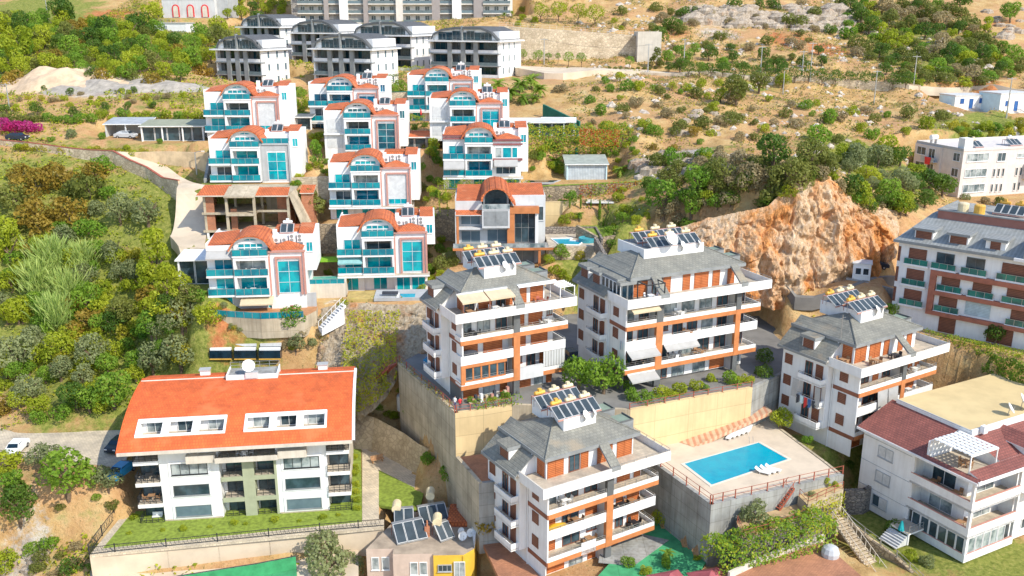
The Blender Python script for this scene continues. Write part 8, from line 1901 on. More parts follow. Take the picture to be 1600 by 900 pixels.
for f, k, u, v, r, wh in (('round', 'scrub', 484, 325, 30, 'right of the unfinished house'), ('pine', 'green', 494, 250, 15, 'between two villa rows beside the green fence'), ('bush', 'dry', 470, 232, 16, 'left of the conifer between two villas'), ('pine', 'lime', 540, 445, 14, 'beside the small turquoise pool'), ('round', 'lime', 680, 228, 14, 'left of the maroon banded villa'),
                          ('round', 'lime', 672, 245, 10, 'left of the maroon banded villa'), ('bush', 'scrub', 690, 408, 20, 'behind the beige-awning block'), ('bush', 'green', 668, 420, 15, 'behind the beige-awning block'), ('bush', 'lime', 655, 440, 12, 'behind the beige-awning block'), ('bush', 'olive', 700, 400, 14, 'behind the beige-awning block'),
                          ('round', 'green', 460, 512, 26, 'on the bank below the timber terrace'), ('round', 'olive', 463, 553, 18, 'behind the vermilion roof'), ('bush', 'olive', 490, 555, 12, 'behind the vermilion roof'), ('round', 'green', 878, 395, 16, 'below the grey villa pool terrace'), ('bush', 'ivy', 905, 395, 13, 'below the grey villa pool terrace'), ('bush', 'lime', 858, 405, 11, 'below the grey villa pool terrace'),
                          ('bush', 'lime', 880, 425, 16, 'behind the beige-awning block roof'), ('bush', 'lime', 865, 440, 12, 'behind the beige-awning block roof'), ('bush', 'green', 955, 378, 12, 'beside the dark sloping wall'), ('round', 'green', 1036, 318, 32, 'at the end of the hillside lawn'), ('bush', 'lime', 978, 324, 18, 'beside the wooden pergola'), ('bush', 'dark', 1015, 285, 20, 'above the hillside lawn'),
                          ('round', 'green', 1090, 290, 28, 'above the rock cliff'), ('round', 'green', 1080, 325, 26, 'above the rock cliff'), ('round', 'scrub', 1120, 275, 26, 'above the rock cliff'), ('bush', 'green', 1120, 320, 20, 'above the rock cliff'), ('round', 'dark', 1205, 240, 34, 'above the rock cliff'), ('round', 'scrub', 1265, 250, 30, 'above the rock cliff'), ('round', 'scrub', 1235, 285, 32, 'above the rock cliff'), ('bush', 'scrub', 1205, 310, 24, 'above the rock cliff'), ('round', 'scrub', 1290, 262, 20, 'above the rock cliff'),
                          ('bush', 'dry', 1165, 300, 26, 'above the rock cliff'), ('bush', 'dry', 1140, 330, 22, 'above the rock cliff'), ('bush', 'dry', 1185, 325, 22, 'above the rock cliff'), ('bush', 'dry', 1060, 375, 18, 'at the left foot of the rock cliff'), ('bush', 'dry', 1095, 385, 14, 'at the left foot of the rock cliff'), ('bush', 'dry', 1030, 370, 14, 'at the left foot of the rock cliff'),
                          ('round', 'lime', 1355, 275, 22, 'right of the rock cliff'), ('round', 'lime', 1340, 310, 26, 'right of the rock cliff'), ('round', 'green', 1385, 300, 24, 'right of the rock cliff'), ('round', 'olive', 1330, 250, 22, 'right of the rock cliff'), ('round', 'olive', 1370, 245, 22, 'right of the rock cliff'), ('round', 'dark', 1405, 245, 20, 'right of the rock cliff'), ('round', 'olive', 1410, 285, 24, 'right of the rock cliff'), ('round', 'dark', 1415, 325, 18, 'right of the rock cliff'),
                          ('round', 'green', 1400, 320, 22, 'right of the rock cliff'), ('round', 'dark', 1472, 292, 24, 'in front of the pinkish block'), ('round', 'dark', 1445, 310, 20, 'in front of the pinkish block'), ('bush', 'olive', 1508, 305, 9, 'in front of the pinkish block'), ('bush', 'scrub', 1560, 318, 12, 'in front of the pinkish block'), ('bush', 'dry', 1540, 312, 10, 'in front of the pinkish block'), ('bush', 'lime', 1380, 387, 14, 'beside the raised car park'), ('round', 'dark', 1355, 335, 14, 'right of the rock cliff'),
                          ('round', 'green', 903, 586, 34, 'left of the wide block'), ('round', 'green', 942, 588, 36, 'left of the wide block'), ('pine', 'green', 974, 592, 20, 'left of the wide block'), ('bush', 'green', 988, 615, 18, 'at the left end of the planted edge'), ('round', 'dark', 1195, 560, 16, 'in the shade right of the wide block'), ('round', 'dark', 1190, 588, 18, 'in the shade right of the wide block'),
                          ('bush', 'green', 1347, 725, 9, 'at the corner of the block right of the pool'),
                          ('round', 'lime', 1408, 485, 17, 'in front of the red-brown framed block'), ('round', 'green', 1392, 490, 13, 'in front of the red-brown framed block'), ('round', 'lime', 1484, 506, 16, 'in front of the red-brown framed block'), ('round', 'dark', 1553, 524, 20, 'in front of the red-brown framed block'), ('round', 'brown', 1592, 515, 26, 'in front of the red-brown framed block'),
                          ('bush', 'brown', 772, 885, 30, 'right of the earthy flat roof'), ('round', 'olive', 515, 875, 44, 'left of the pink and yellow house'), ('round', 'olive', 545, 890, 30, 'left of the pink and yellow house'), ('bush', 'green', 698, 765, 16, 'beside the tall concrete wall'), ('bush', 'green', 668, 712, 16, 'beside the tall concrete wall'),
                          ('bush', 'green', 648, 705, 12, 'beside the tall concrete wall'), ('bush', 'green', 640, 655, 11, 'on the bank by the white tank'), ('bush', 'lime', 615, 660, 12, 'on the bank by the white tank'), ('bush', 'green', 590, 645, 10, 'on the bank by the white tank'), ('bush', 'green', 735, 636, 9, 'in front of the beige-awning block'), ('bush', 'lime', 770, 634, 9, 'in front of the beige-awning block'), ('bush', 'green', 800, 632, 10, 'in front of the beige-awning block'), ('bush', 'green', 790, 620, 10, 'in front of the beige-awning block'),
                          ('round', 'lime', 1030, 808, 16, 'beside the grey pool wall'), ('bush', 'green', 980, 880, 14, 'on the green terrace'), ('bush', 'lime', 1008, 890, 13, 'on the green terrace'), ('bush', 'green', 1040, 882, 12, 'on the green terrace'), ('bush', 'lime', 1088, 872, 8, 'on the green terrace'), ('bush', 'lime', 1420, 865, 15, 'under the garden steps of the maroon-roofed house'), ('bush', 'olive', 1447, 875, 14, 'under the garden steps of the maroon-roofed house'), ('bush', 'dark', 1355, 770, 16, 'beside the maroon-roofed house'), ('bush', 'dark', 1395, 820, 20, 'beside the maroon-roofed house'),
                          ('round', 'dark', 1325, 735, 10, 'beside the maroon-roofed house')):
 at_px(f, k, u, v, r, wh)
for f, k, u, v, z_, r, wh in (('bush', 'olive', 1178, 812, -55.2, 2.1, 'on the planted shelf under the pool'), ('round', 'lime', 1219, 670, -52.9, 1.7, 'at the pool terrace edge beside the right-hand block'), ('bush', 'green', 1262, 692, -52.9, 1.0, 'at the pool terrace edge beside the right-hand block'), ('pine', 'lime', 1292, 762, -53.9, .55, 'in the planter corner'), ('bush', 'olive', 1268, 775, -53.9, .6, 'in the planter corner'), ('bush', 'lime', 1306, 760, -53.9, .5, 'in the planter corner')):
 q = atz(u, v, z_); plant(f, k, q.x, q.y, q.z, r, wh)
for i, (u, v, r) in enumerate(((1034, 612, 15), (1061, 608, 17), (1087, 604, 14), (1112, 592, 12), (1140, 594, 18), (1166, 597, 15), (1010, 622, 13), (1048, 618, 11), (1100, 606, 10), (1153, 604, 11))): at_px('shrub', 'lime' if i not in (4, 6, 8) else 'green', u, v, r, 'along the planted edge above the yellow wall', lift=.5)
for i, u in enumerate((202, 210, 255, 287, 328, 367, 384, 430, 468, 505, 528)): at_px('shrub', 'lime', u, 838 - (u - 186) * .085 if u > 215 else (838 if u < 206 else 812), 8 if i % 2 else 5, 'on the lawn in front of the red-roofed block', lift=.4)
for i in range(7): at_px('shrub', 'lime', 553 + i * .9, 716 + i * 13.5, 8.5, 'along the path right of the red-roofed block', lift=.4)
for i, (u, v, r) in enumerate(((845, 13, 12), (873, 11, 13), (903, 14, 13), (930, 15, 14))): at_px('ball', 'lime', u, v, r * 1.25, 'on the terrace above the big stone wall', 1.6, 1.5)
for u, v, r in ((818, 14, 8), (816, 25, 8), (835, 28, 9), (960, 30, 7), (970, 42, 6), (810, 35, 7)): at_px('bush', 'lime', u, v, r, 'on the terrace above the big stone wall')
for u, v, r in ((798, 82, 7), (817, 85, 7), (841, 85, 9), (857, 88, 6), (872, 90, 5), (888, 88, 9), (908, 89, 9), (984, 93, 9)): at_px('ball', 'green', u, v, r * 1.15, 'in front of the big stone wall', 1.2, 1.6)
AV = [(1075, 100), (1092, 101), (1110, 101), (1128, 102), (1146, 103), (1162, 104), (1180, 105), (1203, 107), (1221, 108), (1241, 110), (1263, 112), (1284, 114), (1305, 115), (1327, 116), (1350, 118), (1370, 119), (1394, 120), (1414, 121)]
for u, v in AV: at_px('ball', 'dark', u, v + 2, 13, 'along the avenue above the pale wall', 1.1, 1.45)
for u in range(880, 1030, 9): at_px('shrub', 'scrub', u, 107 if u > 950 else 114, 4, 'along the kerb of the upper road', lift=.5)
fill([(940, 118), (1060, 125), (1120, 125), (1180, 140), (1160, 160), (1050, 140), (960, 145)], 14, [('bush', 'lime', 4), ('round', 'lime', 3), ('bush', 'green', 1)], (8, 14), 'below the upper road', 15)
fill([(1040, 80), (1130, 75), (1130, 108), (1040, 108)], 9, [('round', 'green', 3), ('round', 'dark', 2)], (9, 15), 'at the start of the avenue', 16)
at_px('bush', 'pinkf', 1062, 98, 9, 'at the start of the avenue'); at_px('pine', 'scrub', 1025, 98, 13, 'beside the end of the big stone wall')
fill([(1140, 80), (1290, 78), (1290, 108), (1140, 106)], 10, [('round', 'dark', 2), ('round', 'green', 2), ('bush', 'scrub', 2)], (8, 13), 'behind the avenue of clipped trees', 17)
fill([(1310, 0), (1500, 0), (1540, 60), (1600, 80), (1600, 110), (1520, 125), (1440, 128), (1380, 112), (1380, 90), (1330, 75)], 110, [('bush', 'scrub', 5), ('bush', 'green', 2), ('round', 'dark', 1.5), ('bush', 'dry', 2), ('bush', 'lime', 1.5)], (10, 20), 'on the stony hillside at the top right', 21, dmin=.5)
fill([(970, 0), (1310, 0), (1310, 40), (1250, 75), (1130, 75), (1000, 70), (960, 30)], 34, [('bush', 'scrub', 4), ('bush', 'dark', 2), ('bush', 'dry', 3)], (7, 15), 'on the rocks above the avenue', 22)
fill([(860, 125), (1000, 135), (1180, 150), (1320, 160), (1480, 175), (1420, 215), (1330, 225), (1200, 215), (1100, 245), (1010, 235), (920, 190)], 60, [('bush', 'scrub', 4), ('bush', 'dry', 3), ('bush', 'lime', 2), ('bush', 'green', 2), ('bush', 'brown', 1)], (7, 16), 'on the dry slope right of the villas', 23)
for f, k, u, v, r in (('bush', 'green', 1020, 200, 15), ('bush', 'green', 981, 130, 15), ('round', 'scrub', 1150, 145, 26), ('round', 'scrub', 1185, 130, 22), ('bush', 'dry', 1145, 150, 18), ('bush', 'green', 1275, 205, 24), ('bush', 'green', 1295, 180, 18), ('bush', 'scrub', 1140, 180, 20), ('bush', 'scrub', 1100, 190, 18), ('round', 'lime', 1222, 128, 13), ('bush', 'dark', 1050, 35, 18), ('bush', 'dark', 1030, 50, 18), ('bush', 'scrub', 1240, 25, 22), ('round', 'dark', 1335, 18, 16), ('round', 'green', 1578, 22, 18), ('pine', 'lime', 1540, 50, 14)): at_px(f, k, u, v, r, 'on the hillside right of the villas')
fill([(1480, 190), (1600, 190), (1600, 228), (1500, 222)], 18, [('bush', 'lime', 4), ('bush', 'green', 2), ('bush', 'ivy', 2)], (8, 15), 'behind the pinkish block', 24, dmin=.6)
fill([(1010, 235), (1180, 240), (1330, 235), (1330, 270), (1200, 300), (1060, 290)], 34, [('bush', 'scrub', 4), ('bush', 'dry', 3), ('bush', 'green', 2)], (13, 24), 'above the rock cliff', 25, dmin=.5)
fill([(1310, 235), (1420, 235), (1480, 270), (1430, 340), (1330, 330)], 14, [('round', 'olive', 3), ('round', 'lime', 2), ('round', 'dark', 3)], (14, 24), 'right of the rock cliff', 26, dmin=.5)
fill([(440, 480), (540, 480), (500, 560), (440, 560)], 8, [('bush', 'dry', 3), ('bush', 'lime', 2)], (7, 12), 'on the rocky bank behind the vermilion roof', 27)
fill([(340, 470), (430, 490), (430, 530), (340, 530)], 7, [('bush', 'olive', 2), ('bush', 'ivy', 3)], (6, 10), 'on the red earth below the timber terrace', 28)
fill([(560, 610), (650, 640), (640, 660), (560, 640)], 8, [('bush', 'lime', 3), ('bush', 'green', 2)], (5, 9), 'on the bank by the white tank', 29)
for k, (u, v, r) in enumerate(((470, 305, 12), (505, 300, 9), (650, 300, 10), (660, 292, 12), (668, 310, 9), (640, 215, 9), (600, 228, 8), (655, 222, 8), (468, 275, 9), (497, 210, 10), (462, 160, 10), (610, 165, 9), (625, 172, 9), (672, 385, 12), (690, 372, 12), (500, 395, 10), (512, 425, 9), (648, 215, 10), (845, 235, 14), (835, 255, 12), (700, 322, 10), (820, 330, 9), (862, 355, 7), (660, 178, 8), (600, 182, 8))):
 at_px('bush', ('lime', 'green', 'lime', 'scrub')[k % 4], u, v, r, 'in the gardens between the villas')
VG = [('bush', 'lime', 4), ('bush', 'green', 4), ('round', 'green', 1), ('bush', 'scrub', 1)]
for i, (pl_, n_) in enumerate((([(455, 200), (512, 200), (518, 335), (460, 335)], 16), ([(640, 190), (690, 190), (702, 335), (655, 345)], 20), ([(835, 295), (1000, 292), (1050, 350), (930, 378), (850, 350)], 16), ([(590, 135), (640, 130), (640, 195), (600, 200)], 12), ([(815, 222), (995, 215), (995, 268), (830, 272)], 26), ([(440, 140), (485, 140), (485, 200), (445, 200)], 12), ([(655, 395), (712, 360), (712, 420), (660, 450)], 12))):
 fill(pl_, n_, VG, (7, 13), ('between left and middle villa columns', 'between middle and right villa columns', 'in the garden right of the grey villa', 'left of the palm villa', 'around the garden shed', 'below the left dark-roofed apartment', 'below the grey villa at left')[i], 40 + i, dmin=.55)
def palm(u, v, rp, h, where, fr=None, trunk_r=.22):
 g = ground(u, v + rp * .4 + h); d = g.y * CP - g.z * SP; r = rp * d / FPX; hh = max(1.0, h * d / FPX)
 t = bpy.data.objects.new('palm_tree', None); COL.objects.link(t); t.location = g; t.rotation_euler = (0, 0, rnd.uniform(0, 6.28))
 c = obj('fronds', rnd.choice(variants(('palm',), lambda s: crown_palm(s, 26), 4)), t, (0, 0, hh)); c.scale = (r * 1.15,) * 3
 obj('trunk', cached(('palm_trunk',), lambda: MB().tube((0, 0, -.4), (.05, 0, 1.0), .22, .16, 8, BARK)), t).scale = (1, 1, hh)
 FOREST.append((t, 'palm_tree', 'palm', r, where, g.x, g.y))
for u, v, r, h in ((760, 132, 17, 16), (778, 126, 19, 18), (798, 138, 18, 16), (812, 124, 20, 16), (830, 118, 19, 14), (842, 134, 18, 14), (818, 146, 15, 10), (785, 150, 14, 8), (748, 138, 12, 10), (835, 150, 12, 8)): palm(u, v, r, h, 'in the palm grove behind the glazed annexe')
for u, v, r, h in ((352, 140, 13, 8), (370, 135, 13, 8), (362, 150, 11, 6), (412, 135, 13, 8), (430, 140, 13, 8), (448, 138, 13, 8), (455, 150, 12, 6), (400, 150, 11, 6)): palm(u, v, r, h, 'in front of the dark-roofed apartment at left')
for u, v, r, h in ((868, 250, 18, 12), (888, 255, 17, 14), (970, 258, 16, 8)): palm(u, v, r, h, 'beside the grey-roofed garden shed')
for u, v, r, h in ((1042, 868, 13, 4), (905, 352, 8, 4), (592, 215, 8, 5)): palm(u, v, r, h, 'in a garden bed below its villa or block')
for u, v, r, h in ((788, 20, 5, 8), (800, 18, 5, 8)): palm(u, v, r, h, 'at the right end of the large top block')
def cypress(u, v, hp, where):
 g = ground(u, v); d = g.y * CP - g.z * SP; h = hp * d / FPX
 t = bpy.data.objects.new('cypress_tree', None); COL.objects.link(t); t.location = g
 def f(s):
  L = [(0, 0, .1 + .085 * k, .085 * (1.15 - abs(.42 - k / 10) * 1.2)) for k in range(11)]; P, dd, tt = lobes_points(L, 700, -2); return leaves_mesh('crown', P, dd, .055, LM['green'], tt, 1.4)
 c = obj('crown', rnd.choice(variants(('cypress',), f, 2)), t); c.scale = (h * .8, h * .8, h); o = obj('trunk', cached(('cypress_trunk',), lambda: MB().tube((0, 0, -.3), (0, 0, .8), .08, .05, 6, BARK)), t)
 FOREST.append((t, 'cypress_tree', 'green', h, where, g.x, g.y))
for u, v, h in ((890, 337, 22), (907, 336, 22), (923, 334, 18), (950, 333, 16)): cypress(u, v, h, 'against the stone garden wall')
for u, v, h in ((936, 368, 34), (942, 368, 24), (947, 368, 20)): cypress(u, v, h, 'on the hillside lawn')
# --- hedges and creepers: leaf cover on walls and in strips
def hedge(label, p0, p1, w_, h, kind, name='hedge', kind2=None, frac=.3, dens=26, size=.26, lift=0.0, cat=None, lumpy=.35):
 p0, p1 = Vector(p0), Vector(p1); d = p1 - p0; L = d.length; hd = Vector((d.x, d.y, 0)).normalized(); sd = Vector((-hd.y, hd.x, 0))
 n = int(dens * L * (h + w_)); s = npr.random(n); face = npr.random(n)
 a = npr.uniform(-1, 1, n); b = npr.random(n)
 top = face < w_ / (w_ + h * 1.4)
 lump = np.array([mnoise.noise(Vector((x * L * .6, 3.1, seed_))) for x, seed_ in zip(s, [hash_(label) * .1] * n)]) * lumpy
 X = np.where(top, a * w_ / 2, np.sign(a) * w_ / 2 * npr.uniform(.8, 1.1, n)); Z = np.where(top, h * npr.uniform(.86, 1.08, n), h * b) * (1 + lump)
 base = np.array(p0)[None] + s[:, None] * np.array(d)[None]; P = base + X[:, None] * np.array(sd)[None]; P[:, 2] += Z + lift
 N = np.where(top[:, None], np.array((0, 0, 1.0)), np.sign(a)[:, None] * np.array(sd)[None]) + np.array((0, 0, .25))
 org = np.array(p0); me = leaves_mesh('hedge', P - org, N, size, LM[kind], np.clip(.5 + lump + .5 * npr.normal(0, .4, n), 0, 1), 1.0, LM[kind2] if kind2 else None, frac)
 o = obj(name, me, None, p0); return tag(o, label, cat or name.replace('_', ' '))
def creeper(label, p0, p1, h, kind, kind2=None, frac=.3, dens=20, size=.30, thick=.5, name='creeper', ragged=.5, slope=0.0, up=None):
 """leaf sheet that hangs on an upright surface from the line p0-p1 down by h; slope pushes its foot outwards"""
 p0, p1 = Vector(p0), Vector(p1); d = p1 - p0; L = Vector((d.x, d.y, 0)).length; hd = Vector((d.x, d.y, 0)).normalized(); out = Vector((hd.y, -hd.x, 0))
 n = int(dens * L * h); s = npr.random(n); t = npr.random(n)
 lim = np.array([1 - ragged * max(0, mnoise.noise(Vector((x * L * .35, hash_(label) * .3, 0))) + .3) for x in s]); keep = t < lim; s, t = s[keep], t[keep]; n = len(s)
 bul = np.array([mnoise.noise(Vector((a * L * .7, b * h * .7, hash_(label) * .2))) for a, b in zip(s, t)])
 P = np.array(p0)[None] * 0 + s[:, None] * np.array(d)[None]; P[:, 2] -= t * h; P += (thick * (.3 + bul * .8 + npr.random(n) * .4) + slope * t * h)[:, None] * np.array(out)[None]
 N = np.array(out)[None] + np.array((0, 0, .4)) + npr.normal(0, .2, (n, 3))
 me = leaves_mesh('creeper', P, N, size, LM[kind], np.clip(.5 + bul * .6 + npr.normal(0, .25, n), 0, 1), 1.0, LM[kind2] if kind2 else None, frac)
 return tag(obj(name, me, None, p0), label, 'creeper' if 'creeper' in name else name.replace('_', ' '))
hedge('large bright green hedge in front of the pool terrace', atz(1108, 888, -57.4), atz(1290, 842, -57.2), 3.6, 3.0, 'green', kind2='lime', frac=.3, dens=40, size=.36)
hedge('yellow-green hedge in front of the maroon banded villa', at(690, 305, 162.5), at(828, 303, 163.5), 1.6, 2.3, 'lime', kind2='green', frac=.15)
hedge('yellow-green hedge running down left of the maroon banded villa', at(690, 300, 163), at(694, 340, 157), 1.4, 2.4, 'lime', kind2='green', frac=.2)
hedge('yellow-green hedge behind the front dark-roofed apartment', at(622, 118, 232), at(665, 116, 234), 1.6, 2.0, 'lime')
hedge('clipped green hedge along the hillside lawn', at(940, 368, 150), at(1055, 344, 155.5), 1.2, 1.2, 'green')
hedge('green hedge on the edge above the yellow pool wall', atz(1000, 632, -47), atz(1040, 625, -47), .9, .7, 'green')
hedge('low green hedge in front of the beige-awning block', atz(738, 638, -47), atz(815, 628, -47), 1.2, .9, 'green', kind2='lime')
hedge('hedge of young plants below the tall palm villa', at(632, 206, 190), at(672, 205, 189), 2.0, 1.6, 'green', kind2='scrub')
hedge('garden planting in front of the palm villa terrace', at(600, 190, 196), at(664, 190, 197), 2.5, 1.2, 'green', kind2='lime')
hedge('big dense hedge with autumn tints above the garden shed', at(822, 240, 178), at(985, 235, 182), 3.0, 4.8, 'ivy', kind2='green', frac=.5, dens=30, size=.42)
hedge('planting under the carport wall beside the top left villa', at(440, 195, 190), at(480, 196, 190), 3, 2.4, 'lime', kind2='green')
hedge('palm-like garden planting between the top villas', at(440, 168, 205), at(484, 168, 205), 4, 3.2, 'green', kind2='lime')
for k, u in enumerate(range(1048, 1400, 13)): at_px('bush', ('dry', 'scrub', 'green', 'scrub', 'lime')[k % 5], u, np.interp(u, [1048, 1110, 1150, 1200, 1250, 1292, 1335, 1400], [362, 342, 330, 320, 282, 274, 312, 326]) + rnd.uniform(-6, 3), rnd.uniform(12, 21), 'on the brink of the rock cliff')
hedge('scrub strip above the green fence beside the villas', at(590, 133, 206), at(640, 131, 207), 3, 2.2, 'scrub', kind2='green')
creeper('red and orange creeper on the stone garden wall', at(948, 284, 163), at(1002, 282, 164), 5.0, 'red', 'ivy', .35, 22, .3)
creeper('red creeper patch at the left on the stone garden wall', at(905, 288, 162.6), at(930, 287, 162.7), 4.0, 'red', 'ivy', .4, 16, .3)
creeper('green creeper between the red patches on the stone wall', at(926, 286, 162.5), at(948, 285, 162.6), 4.2, 'lime', 'green', .5, 24, .3)
creeper('red-tipped creeper at the right end of the hedge above the shed', at(905, 200, 176.4), at(968, 203, 178), 3.4, 'red', 'ivy', .4, 30, .36)
creeper('green ivy curtain on the wall behind the maroon-roofed house', atz(1458, 526, -44.4), atz(1640, 574, -43.6), 11, 'green', 'dark', .5, 52, .38, .9, ragged=.1, slope=.1)
hedge('clipped hedge along the garden in front of the red-brown framed block', loc2w(PG, 6, -3.2), loc2w(PG, 32, -3.2), 1.2, .9, 'green', kind2='lime')
hedge('garden shrubs above the ivy curtain', atz(1478, 538, -44.6), atz(1600, 566, -44.2), 1.6, 1.2, 'lime', kind2='green')
creeper('yellow-green creeper spilling over the planter corner', atz(1250, 792, -54), atz(1318, 766, -54), 4.5, 'ivy', 'lime', .5, 24, .3, slope=.15)
B2 = [at(*c) for c in CL2B]; T2 = [at(*c) for c in CL2T]
def lay(label, a, b, kind, kind2, frac, dens, size, off=1.3, rag=.5):
 """creeper that lies on the rock bank between its top line and its foot"""
 n = int(dens * 60 * (b - a)); s = npr.uniform(a, b, n); t = npr.random(n) * 1.0
 P = []; keep = []
 for i, (x, y) in enumerate(zip(s, t)):
  k = min(int(x * 6), 5); f = x * 6 - k; q = B2[k].lerp(B2[k + 1], f); w_ = T2[k].lerp(T2[k + 1], f); p = q.lerp(w_, y); p.y = q.y + (w_.y - q.y) * y ** 1.6
  if mnoise.noise(Vector((p.x * .3, p.z * .22, 7.7))) + .25 < rag * y * .6 - .1: continue
  b_ = mnoise.noise(Vector((p.x * .8, p.z * .5, 1.2))); p.y -= off + b_ * .6 + npr.random() * .5; P.append(tuple(p)); keep.append(.5 + b_ * .6 + npr.normal(0, .25))
 P = np.array(P); org = P.mean(0); N = np.tile(np.array((0.1, -.8, .6)), (len(P), 1)); me = leaves_mesh('creeper', P - org, N, size, LM[kind], np.clip(np.array(keep), 0, 1), 1.0, LM[kind2], frac)
 tag(obj('creeper', me, None, org), label, 'creeper')
lay('yellow ivy hanging over the rock bank below the small turquoise pool', .30, .62, 'ivy', 'lime', .4, 150, .34)
lay('brownish ivy at the left of the rock bank below the garden stairs', .14, .30, 'ivy', 'dry', .5, 70, .32)
lay('green ivy low on the rock bank beside the vermilion roof', .10, .36, 'scrub', 'lime', .4, 90, .34, 2.0, 1.4)
q0, q1 = atz(624, 566, -46.9), atz(706, 640, -46.9); hedge('dry vine along the top of the tall concrete wall', q0, q1, .7, .6, 'dry', 'vine', 'ivy', .4, 14, .28, cat='vine')
# --- ground cover nobody could count
def tufts(name, n, kind, test, size, hgt, seed):
 g = np.random.default_rng(seed); pts = []
 xs = g.uniform(-130, 145, n * 6); ys = g.uniform(66, 340, n * 6)
 for x, y in zip(xs, ys):
  if len(pts) >= n: break
  if test(x, y): pts.append((x, y, hz(x, y)))
 C = np.repeat(np.array(pts), 5, axis=0); C = C + g.normal(0, 1, C.shape) * np.array((size, size, 0)); C[:, 2] += g.uniform(0, hgt, len(C))
 N = np.tile((0, -.3, .8), (len(C), 1)).astype(float); me = leaves_mesh(name, C, N, size * 1.25, LM[kind], g.random(len(C)))
 obj(name, me, kind='stuff')
ZG, ZBUMP = ZON[:, 0].reshape(NY, NX), BUMPY.reshape(NY, NX)
def cell(x, y): return min(int(np.searchsorted(GY, y)), NY - 1), min(int(np.searchsorted(GX, x)), NX - 1)
def open_ground(x, y): j, i = cell(x, y); return ZBUMP[j, i] > .5
def right_side(x, y): return open_ground(x, y) and (x > 12 or y > 235) and y > 120 and mnoise.noise(Vector((x * .09, y * .09, 4))) > -.15
def left_side(x, y): return open_ground(x, y) and x < -15 and mnoise.noise(Vector((x * .08, y * .08, 2))) > -.3
tufts('straw_grass', 6000, 'ivy', right_side, .34, .4, 7); tufts('dry_scrub', 8000, 'dry', right_side, .38, .5, 1); tufts('low_scrub', 4200, 'scrub', right_side, .42, .6, 2)
tufts('undergrowth', 8000, 'lime', left_side, .42, .6, 3); tufts('dark_undergrowth', 3000, 'scrub', left_side, .42, .6, 4); tufts('dry_grass', 2600, 'ivy', left_side, .36, .5, 5)
def scatter_stones(n, seed):
 rr = random.Random(seed); m = MB(); k = 0
 while k < n:
  x, y = rr.uniform(20, 140), rr.uniform(150, 335)
  if not open_ground(x, y) or mnoise.noise(Vector((x * .06, y * .06, 9))) < .05: continue
  s = rr.uniform(.25, .95) * (1.6 if rr.random() < .08 else 1); z = hz(x, y); k += 1
  p = [Vector((rr.uniform(-1, 1), rr.uniform(-1, 1), rr.uniform(-.3, .6))).normalized() * s * rr.uniform(.7, 1.1) for _ in range(6)]
  c = Vector((x, y, z)); t = c + Vector((rr.uniform(-.2, .2) * s, rr.uniform(-.2, .2) * s, s * .75)); ring_ = [c + Vector((s * math.cos(a + rr.uniform(-.3, .3)), s * math.sin(a) * .8, rr.uniform(-.1, .35) * s)) for a in (0, 1.05, 2.1, 3.14, 4.2, 5.25)]
  for i in range(6): m.poly([ring_[i], ring_[(i + 1) % 6], t], LIME); m.poly([ring_[(i + 1) % 6], ring_[i], ring_[i] - Vector((0, 0, s)), ring_[(i + 1) % 6] - Vector((0, 0, s))], LIME)
 obj('loose_rocks', m, kind='stuff')
LIME = plain('grey_limestone', (0.50, 0.43, 0.36), .95, .3, 1.2)
scatter_stones(900, 5)
def boulders(label_zone, n, big, seed):
 rr = random.Random(seed); m = MB(); P_ = label_zone
 for _ in range(n):
  u, v = rr.uniform(P_[0], P_[2]), rr.uniform(P_[1], P_[3]); g = ground(u, v); s = rr.uniform(.5, 1) * big * (1.5 if rr.random() < .15 else 1); k = 7
  rg = [[g + Vector((s * f * math.cos(6.28 * i / k + h_) * rr.uniform(.8, 1.2), s * f * .8 * math.sin(6.28 * i / k + h_) * rr.uniform(.8, 1.2), s * h_ * rr.uniform(.8, 1.1) - (s * .6 if h_ == 0 else 0))) for i in range(k)] for f, h_ in ((1.25, 0), (1.1, .22), (.6, .5))]
  for a_, b_ in zip(rg, rg[1:]):
   for i in range(k): m.poly([a_[i], a_[(i + 1) % k], b_[(i + 1) % k], b_[i]], MATS['pale_limestone'])
  m.poly(rg[-1], MATS['pale_limestone'])
 obj('boulders', m, kind='stuff')
for i, (z_, n_, b_) in enumerate((((1075, 12, 1225, 45), 60, 3.0), ((1235, 12, 1325, 50), 46, 3.0), ((985, 240, 1085, 268), 22, 1.7), ((1095, 242, 1155, 268), 16, 1.5), ((1340, 28, 1400, 60), 14, 1.8), ((1540, 10, 1600, 60), 16, 2.0), ((0, 872, 60, 899), 9, 1.2), ((1060, 170, 1150, 215), 14, 1.1))): boulders(z_, n_, b_, i)
# --- a label of its own for every tree and bush
def label_plants():
 groups = {}
 for t, nm, kind, r, where, x, y in FOREST: groups.setdefault((nm, kind, where), []).append((t, x / y, r))
 for (nm, kind, where), L in groups.items():
  L.sort(key=lambda q: q[1]); n = len(L); word = nm.replace('_', ' ')
  for i, (t, _, r) in enumerate(L):
   if n == 1: lab = f'{WORDS_K[kind]} {word} {where}'
   else: lab = f'{WORDS_K[kind]} {word} {where}, {group_ord(i, n)} from left' if i not in (0, n - 1) else f'{group_ord(i, n)} {WORDS_K[kind]} {word} {where}'
   tag(t, lab, word, f'{word}s {where}')
label_plants()
